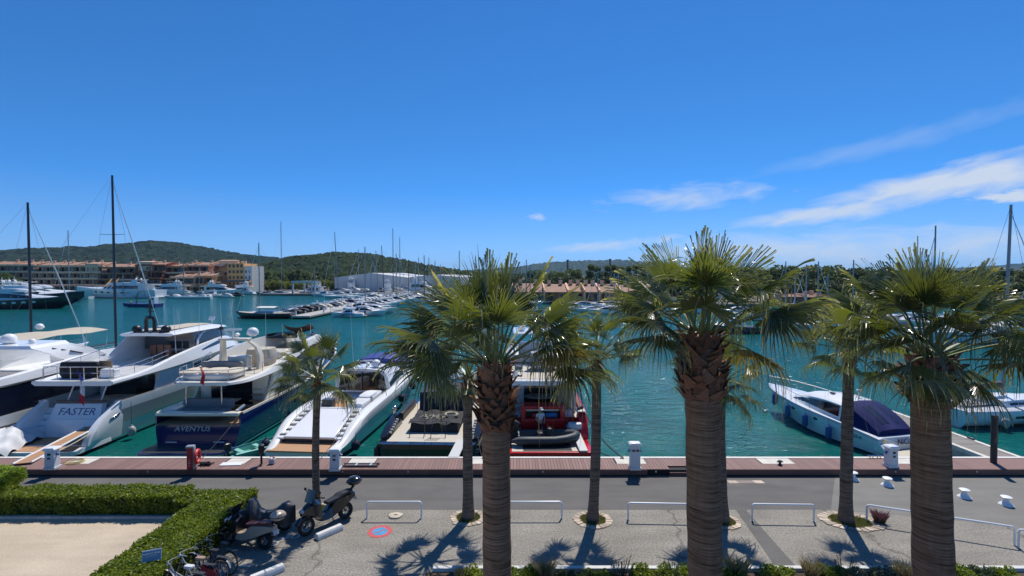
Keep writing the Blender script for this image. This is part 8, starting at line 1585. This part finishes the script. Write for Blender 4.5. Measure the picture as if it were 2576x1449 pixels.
fast_rng = random.Random(31)
protos = [cruiser('motor_boat', 'black open motor boat with dark canopy on the concrete pontoon', 9.0, 1.5, 1.0, blackgel, blackcloth, False, None, G1, 2), cruiser('motor_boat', 'white motor cruiser with grey canopy', 9.5, 1.6, 1.15, gel, grayc, False, None, None, 0), cruiser('motor_boat', 'white hard-top motor cruiser', 10.5, 1.7, 1.25, gel, None, True, None, None, 0), cruiser('motor_boat', 'small white motor boat with white cover', 7.2, 1.3, .9, gelw, whitec, False, None, None, 1), cruiser('motor_boat', 'white motor boat with navy canopy', 8.5, 1.5, 1.05, gel, navycloth, False, None, None, 0), cruiser('motor_boat', 'white motor boat with cream canopy', 9.0, 1.5, 1.1, gel, beigec, True, None, None, 0)]
fl_p = flyyacht('motor_yacht', 'white flybridge motor yacht', 15, 2.2, 1.6, gel, gel)
names_ = ['black open motor boat with dark canopy', 'white motor cruiser with grey canopy', 'white hard-top motor cruiser', 'small white motor boat under a white cover', 'white motor boat with navy canopy', 'white motor boat with cream canopy', 'white flybridge motor yacht']
used_ = set()
def berth(kind, X, Y, rz, where, group, s=1.0):
    o = (protos + [fl_p])[kind]
    if kind in used_: o = copy_tree(o)
    used_.add(kind); o.location = (X, Y, WZ); o.rotation_euler = (0, 0, R(rz)); o.scale = (s,)*3; o['label'] = names_[kind] + ' ' + where; o['group'] = group; return o
yy = p0.y+8
k = 0
while yy < 200:      # left side of the concrete pontoon: dark boats first
    kind = 0 if k < 4 else fast_rng.choice((1, 2, 3, 4, 5)); berth(kind, p0.x-0.5, yy, 90+fast_rng.uniform(-4, 4), 'on the left side of the concrete pontoon', G1, fast_rng.uniform(.85, 1.1)); yy += fast_rng.uniform(3.8, 4.8); k += 1
yy = p0.y+9.5; k = 0
while yy < 204:
    berth(fast_rng.choice((1, 2, 3, 4, 5, 1, 3)), p1.x+0.6+(5 if k < 3 else 0), yy, -90+fast_rng.uniform(-4, 4), 'on the right side of the concrete pontoon', G1, fast_rng.uniform(.85, 1.15)); yy += fast_rng.uniform(3.6, 4.6); k += 1
# second and third pontoons toward the boathouse
for xi, (xc, ya, yb, lab) in enumerate(((-14, 152, 228, 'concrete pontoon in the middle of the marina'), (-44+16, 175, 236, 'concrete pontoon in front of the boathouse'))):
    pontoon(lab, xc-1, xc+1, ya, yb); yy = ya+2
    while yy < yb:
        for s in (-1, 1):
            if fast_rng.random() < .88: berth(fast_rng.choice((1, 2, 3, 4, 5, 2, 3)), xc+s*1.2, yy+fast_rng.uniform(-.4, .4), 90*-s+fast_rng.uniform(-4, 4), ('on the middle marina pontoon', 'on the pontoon before the boathouse')[xi], ('boats on the middle pontoon', 'boats before the boathouse')[xi], fast_rng.uniform(.8, 1.15))
        yy += fast_rng.uniform(3.8, 4.8)
# boats along the far quay by the houses and lift
for k, (px, py, kind, rz) in enumerate(((455, 750, 3, 90), (530, 747, 2, 100), (560, 746, 2, 95), (585, 748, 3, 100), (610, 745, 0, 95), (640, 741, 6, 92), (690, 742, 0, 90), (720, 742, 1, 95), (820, 742, 6, 80), (840, 745, 2, 90), (870, 746, 5, 85), (900, 745, 2, 90), (930, 744, 4, 95), (690, 733, 1, 90), (720, 732, 2, 90), (800, 735, 3, 90))):
    p = on_z(px, py, WZ); berth(kind, p.x, p.y, rz, ('moored before the arched clay house', 'moored by the ochre corner block', 'moored beside the boat lift', 'moored right of the boat lift')[0 if px < 545 else 1 if px < 650 else 2 if px < 790 else 3], 'boats along the far quay', 1.0)
# right bank rows
G3 = 'boats along the right bank'
for k, (px, py, kind, rz, s) in enumerate(((1490, 772, 1, 80, .8), (1530, 770, 3, 85, .9), (1570, 775, 2, 95, .9), (1475, 782, 3, 90, .9), (1520, 786, 4, 90, .9), (1560, 790, 1, 85, .9), (1606, 780, 5, 90, .9), (1650, 778, 2, 95, .9), (1700, 782, 1, 85, .9), (1740, 786, 3, 90, .9), (1790, 788, 5, 85, .9), (1840, 784, 2, 90, .9), (1890, 790, 1, 85, .9), (1940, 792, 3, 90, 1), (1975, 808, 2, 60, 1), (2030, 804, 1, 65, 1), (2075, 812, 0, 70, 1), (2110, 806, 5, 75, 1), (2180, 812, 2, 80, 1), (2235, 815, 3, 80, 1), (2300, 818, 1, 85, 1), (2360, 822, 2, 85, 1), (2420, 826, 5, 85, 1), (2480, 830, 1, 85, 1), (2540, 830, 2, 88, 1), (2590, 836, 4, 88, 1), (2150, 838, 2, 80, 1.0), (2215, 836, 4, 82, 1.0))):
    p = on_z(px, py, WZ); berth(kind, p.x, p.y, rz, ('before the terracotta roofs', 'behind the tallest palm', 'before the wood on the right')[0 if px < 1700 else 1 if px < 1960 else 2], G3, s)
# boats stored ashore in front of the boathouse
for k in range(15):
    px = 838 + 23*k; Y = 240 + (k*7 % 18); o = berth(fast_rng.choice((1, 2, 3, 4, 5, 6)), (px-1288)/1250*Y, Y, fast_rng.choice((75, -80, 95, -100, 20)), 'stored ashore before the boathouse', 'boats ashore before the boathouse', fast_rng.uniform(.9, 1.2)); o.location.z = 0.25
    cr2 = MB(); cr2.box((0, 3, -0.25), (1.6, 3.5, 0.7)); cr2.build('cradle', dgrey, o, smooth=0)
# dark trawler and catamaran
t = cruiser('trawler', 'dark hulled trawler with white wheelhouse in the open water behind the tallest palm', 9.5, 1.6, 1.3, mat('trawler_navy', (.02, .024, .035), .4), None, True, cream, None, 0); p = on_z(1905, 838, WZ); t.location = p; t.rotation_euler = (0, 0, R(86)); t.location.z = WZ
t = thing('catamaran', 'white cruising catamaran with broad bows behind the stout palm', 'catamaran', (0, 0, WZ)); 
for s in (-1, 1):
    b = MB(); Body([(0, [(0, -.3), (.5, .1), (.75, 1.0), (0, 1.1)]), (4, [(0, -.3), (.6, .1), (.85, 1.6), (0, 1.7)]), (11, [(0, -.3), (.5, .2), (.7, 1.8), (0, 1.85)]), (13.5, [(0, -.1), (.03, .2), (.05, 1.9), (0, 1.9)])], 10).shell(b); b.xf(Matrix.Translation((s*2.7, 0, 0))); hh_ = b.build('hull', gelw, t); b = MB(); b.box((s*2.7-.86, 8.2, 1.25), (.03, 3.6, .22)); b.build('hull_window', glass, hh_)
b = MB(); b.prism(rr_outline(2.8, 1.0, 8.5, .4), 1.0, 1.7); b.build('bridge_deck', gel, t); b = MB(); Body([(2.5, [(2.3, 1.6), (2.2, 2.7), (0, 2.8)]), (6, [(2.2, 1.6), (2.0, 2.8), (0, 2.9)]), (8.2, [(1.8, 1.6), (1.2, 2.0), (0, 2.1)])], 8).shell(b); b.build('saloon', gel, t); b = MB(); Body([(2.5, [(2.3, 1.6), (2.2, 2.7), (0, 2.8)]), (6, [(2.2, 1.6), (2.0, 2.8), (0, 2.9)]), (8.2, [(1.8, 1.6), (1.2, 2.0), (0, 2.1)])], 8).band(b, 3, 7.8, .3, .8, .03, 6); b.build('saloon_window', glass, t, fix=False)
b = MB(); b.tube([(0, 9.4, 2.0), (0, 9.4, 17.2)], [.14, .10], 8); b.build('mast', alu, t); b = MB(); b.tube([(0, 9.3, 3.9), (0, 3.0, 4.0)], .12, 7); b.build('boom', alu, t); b = MB(); b.tube([(0, 13.2, 1.8), (0, 9.5, 15.5)], .05, 5); b.build('furled_genoa', gelw, t)
p = on_z(2500, 858, WZ); t.location = (p.x, p.y, WZ); t.rotation_euler = (0, 0, R(92))
# --- the forest of masts
def spar(px, top, base, dark, lean, where, G, L=None):
    p = on_z(px, base, WZ); tp = on_y(px, top, p.y); mh = tp.z - WZ - 1.6; L = L or min(16, max(8, mh*0.78)); r = random.Random(int(px*3)); rz = r.choice((90, -90)) + r.uniform(-5, 5); my = L*0.55
    o, _ = sailboat('sailing_boat', '{} sailing boat with {} mast {}'.format(r.choice(('white', 'pale', 'white')) if not dark else 'dark', ('tall ' if mh > 18 else '') + ('black' if dark else 'silver'), where), (p.x + (my if rz > 0 else -my), p.y, WZ), R(rz), L, L*0.145, 1.05, (dgrey if dark else gel), darkmast if dark else alu, mh, my, True, None, whitec, G, None, False, lean, r.choice((navycloth, beigec, None)), r.random() < .7)
    return o
W1, W2, W3, W4 = 'moored before the terraced flats', 'moored near the boat lift', 'moored before the long boathouse', 'moored before the terracotta roofed houses'; W5 = 'moored before the wood on the right'
for px, top, base, dark, lean, w, g in ((175, 578, 752, 0, 0, W1, 'masts on the left'), (310, 690, 750, 0, 0, W1, 'masts on the left'), (462, 625+35, 752, 0, 0, W1, 'masts on the left'), (502, 672, 752, 0, 0, W1, 'masts on the left'), (707, 556, 742, 0, 0, W2, 'masts near the lift'), (793, 672, 740, 0, 0, W2, 'masts near the lift'), (851, 582, 750, 0, 1.5, W2, 'masts near the lift'),
        (843, 655, 742, 0, 0, W2, 'masts near the lift'), (902, 626, 738, 0, 0, W3, 'masts before the boathouse'), (920, 620, 778, 0, 0, W3, 'masts before the boathouse'), (934, 642, 745, 0, 0, W3, 'masts before the boathouse'), (951, 629, 752, 0, 1.0, W3, 'masts before the boathouse'), (967, 617, 748, 1, 1.0, W3, 'masts before the boathouse'), (990, 574, 742, 1, 0, W3, 'masts before the boathouse'), (998, 638, 760, 0, 0, W3, 'masts before the boathouse'), (1007, 596, 741, 0, 0, W3, 'masts before the boathouse'), (1028, 652, 752, 1, 0, W3, 'masts before the boathouse'), (1045, 656, 748, 0, 0, W3, 'masts before the boathouse'), (1054, 647, 744, 0, 0, W3, 'masts before the boathouse'), (1067, 641, 756, 1, 0, W3, 'masts before the boathouse'), (1079, 647, 748, 0, 0, W3, 'masts before the boathouse'), (1095, 655, 752, 0, 0, W3, 'masts before the boathouse'), (1108, 664, 745, 0, 0, W3, 'masts before the boathouse'),
        (1156, 630, 755, 0, 0, W4, 'masts before the terracotta roofs'), (1196, 642, 757, 0, 0, W4, 'masts before the terracotta roofs'), (1215, 648, 752, 0, 0, W4, 'masts before the terracotta roofs'), (1324, 652, 768, 0, 0, W4, 'masts before the terracotta roofs'), (1334, 664, 770, 0, 0, W4, 'masts before the terracotta roofs'), (1503, 678, 782, 0, 0, W4, 'masts before the terracotta roofs'), (1546, 680, 778, 0, 0, W4, 'masts before the terracotta roofs'), (1556, 681, 780, 0, 0, W4, 'masts before the terracotta roofs'), (1580, 682, 784, 0, 0, W4, 'masts before the terracotta roofs'), (1604, 676, 786, 0, 0, W4, 'masts before the terracotta roofs'),
        (1974, 656, 800, 0, 0, W5, 'masts before the wood'), (2001, 670, 796, 0, 0, W5, 'masts before the wood'), (2025, 664, 802, 0, 0, W5, 'masts before the wood'), (2059, 656, 806, 0, 0, W5, 'masts before the wood'), (2079, 686, 810, 0, 0, W5, 'masts before the wood'), (2147, 652, 812, 0, 0, W5, 'masts before the wood'), (2600, 640, 840, 0, 0, W5, 'masts before the wood')):
    spar(px, top, base, dark, lean, w, g)
# gulls on the water
gb = MB(); gb.ball((0, 0, .06), .12, 8, 5, (1, 2.0, .8)); gb.ball((0, .26, .2), .07, 7, 5); gb.tube([(0, .2, .1), (0, .26, .2)], .05, 5); gme = gb.mesh('gull', gel)
bk = MB(); bk.tube([(0, .31, .2), (0, .4, .19)], [.02, .006], 4); bme_ = bk.mesh('beak', mat('beak_yellow', (.5, .35, .05), .5))
for k, (px, py) in enumerate(((541, 822), (553, 827), (1620, 842), (1925, 1036))):
    p = on_z(px, py, WZ); t = thing('gull', ('white gull afloat behind the navy yacht, beside another gull', 'white gull afloat behind the navy yacht, the nearer of two', 'white gull on the open water right of the slender palm', 'white gull on the water before the cruiser with navy canopy')[k], 'bird', (p.x, p.y, WZ), R(40*k), 'gulls on the water'); inst(gme, 'body', t); inst(bme_, 'beak', t); w_ = MB(); w_.ball((0, -.08, .12), .11, 7, 4, (1.05, 1.8, .45)); w_.build('wings', greyp, t)

# ---------------------------------------------------------------- the air
hz = MB(); hz.box2((-6500, -60, -6), (6500, 9500, 190)); hm = bpy.data.materials.new('haze_air'); hm.use_nodes = True; ht_ = hm.node_tree; ht_.nodes.clear(); ho = ht_.nodes.new('ShaderNodeOutputMaterial'); hv = ht_.nodes.new('ShaderNodeVolumePrincipled'); hv.inputs['Color'].default_value = (0.40, 0.66, 1.0, 1); hv.inputs['Density'].default_value = 0.00006; hv.inputs['Anisotropy'].default_value = 0.1; ht_.links.new(hv.outputs[0], ho.inputs['Volume'])
tag(hz.build('haze', hm, smooth=0), kind='stuff')
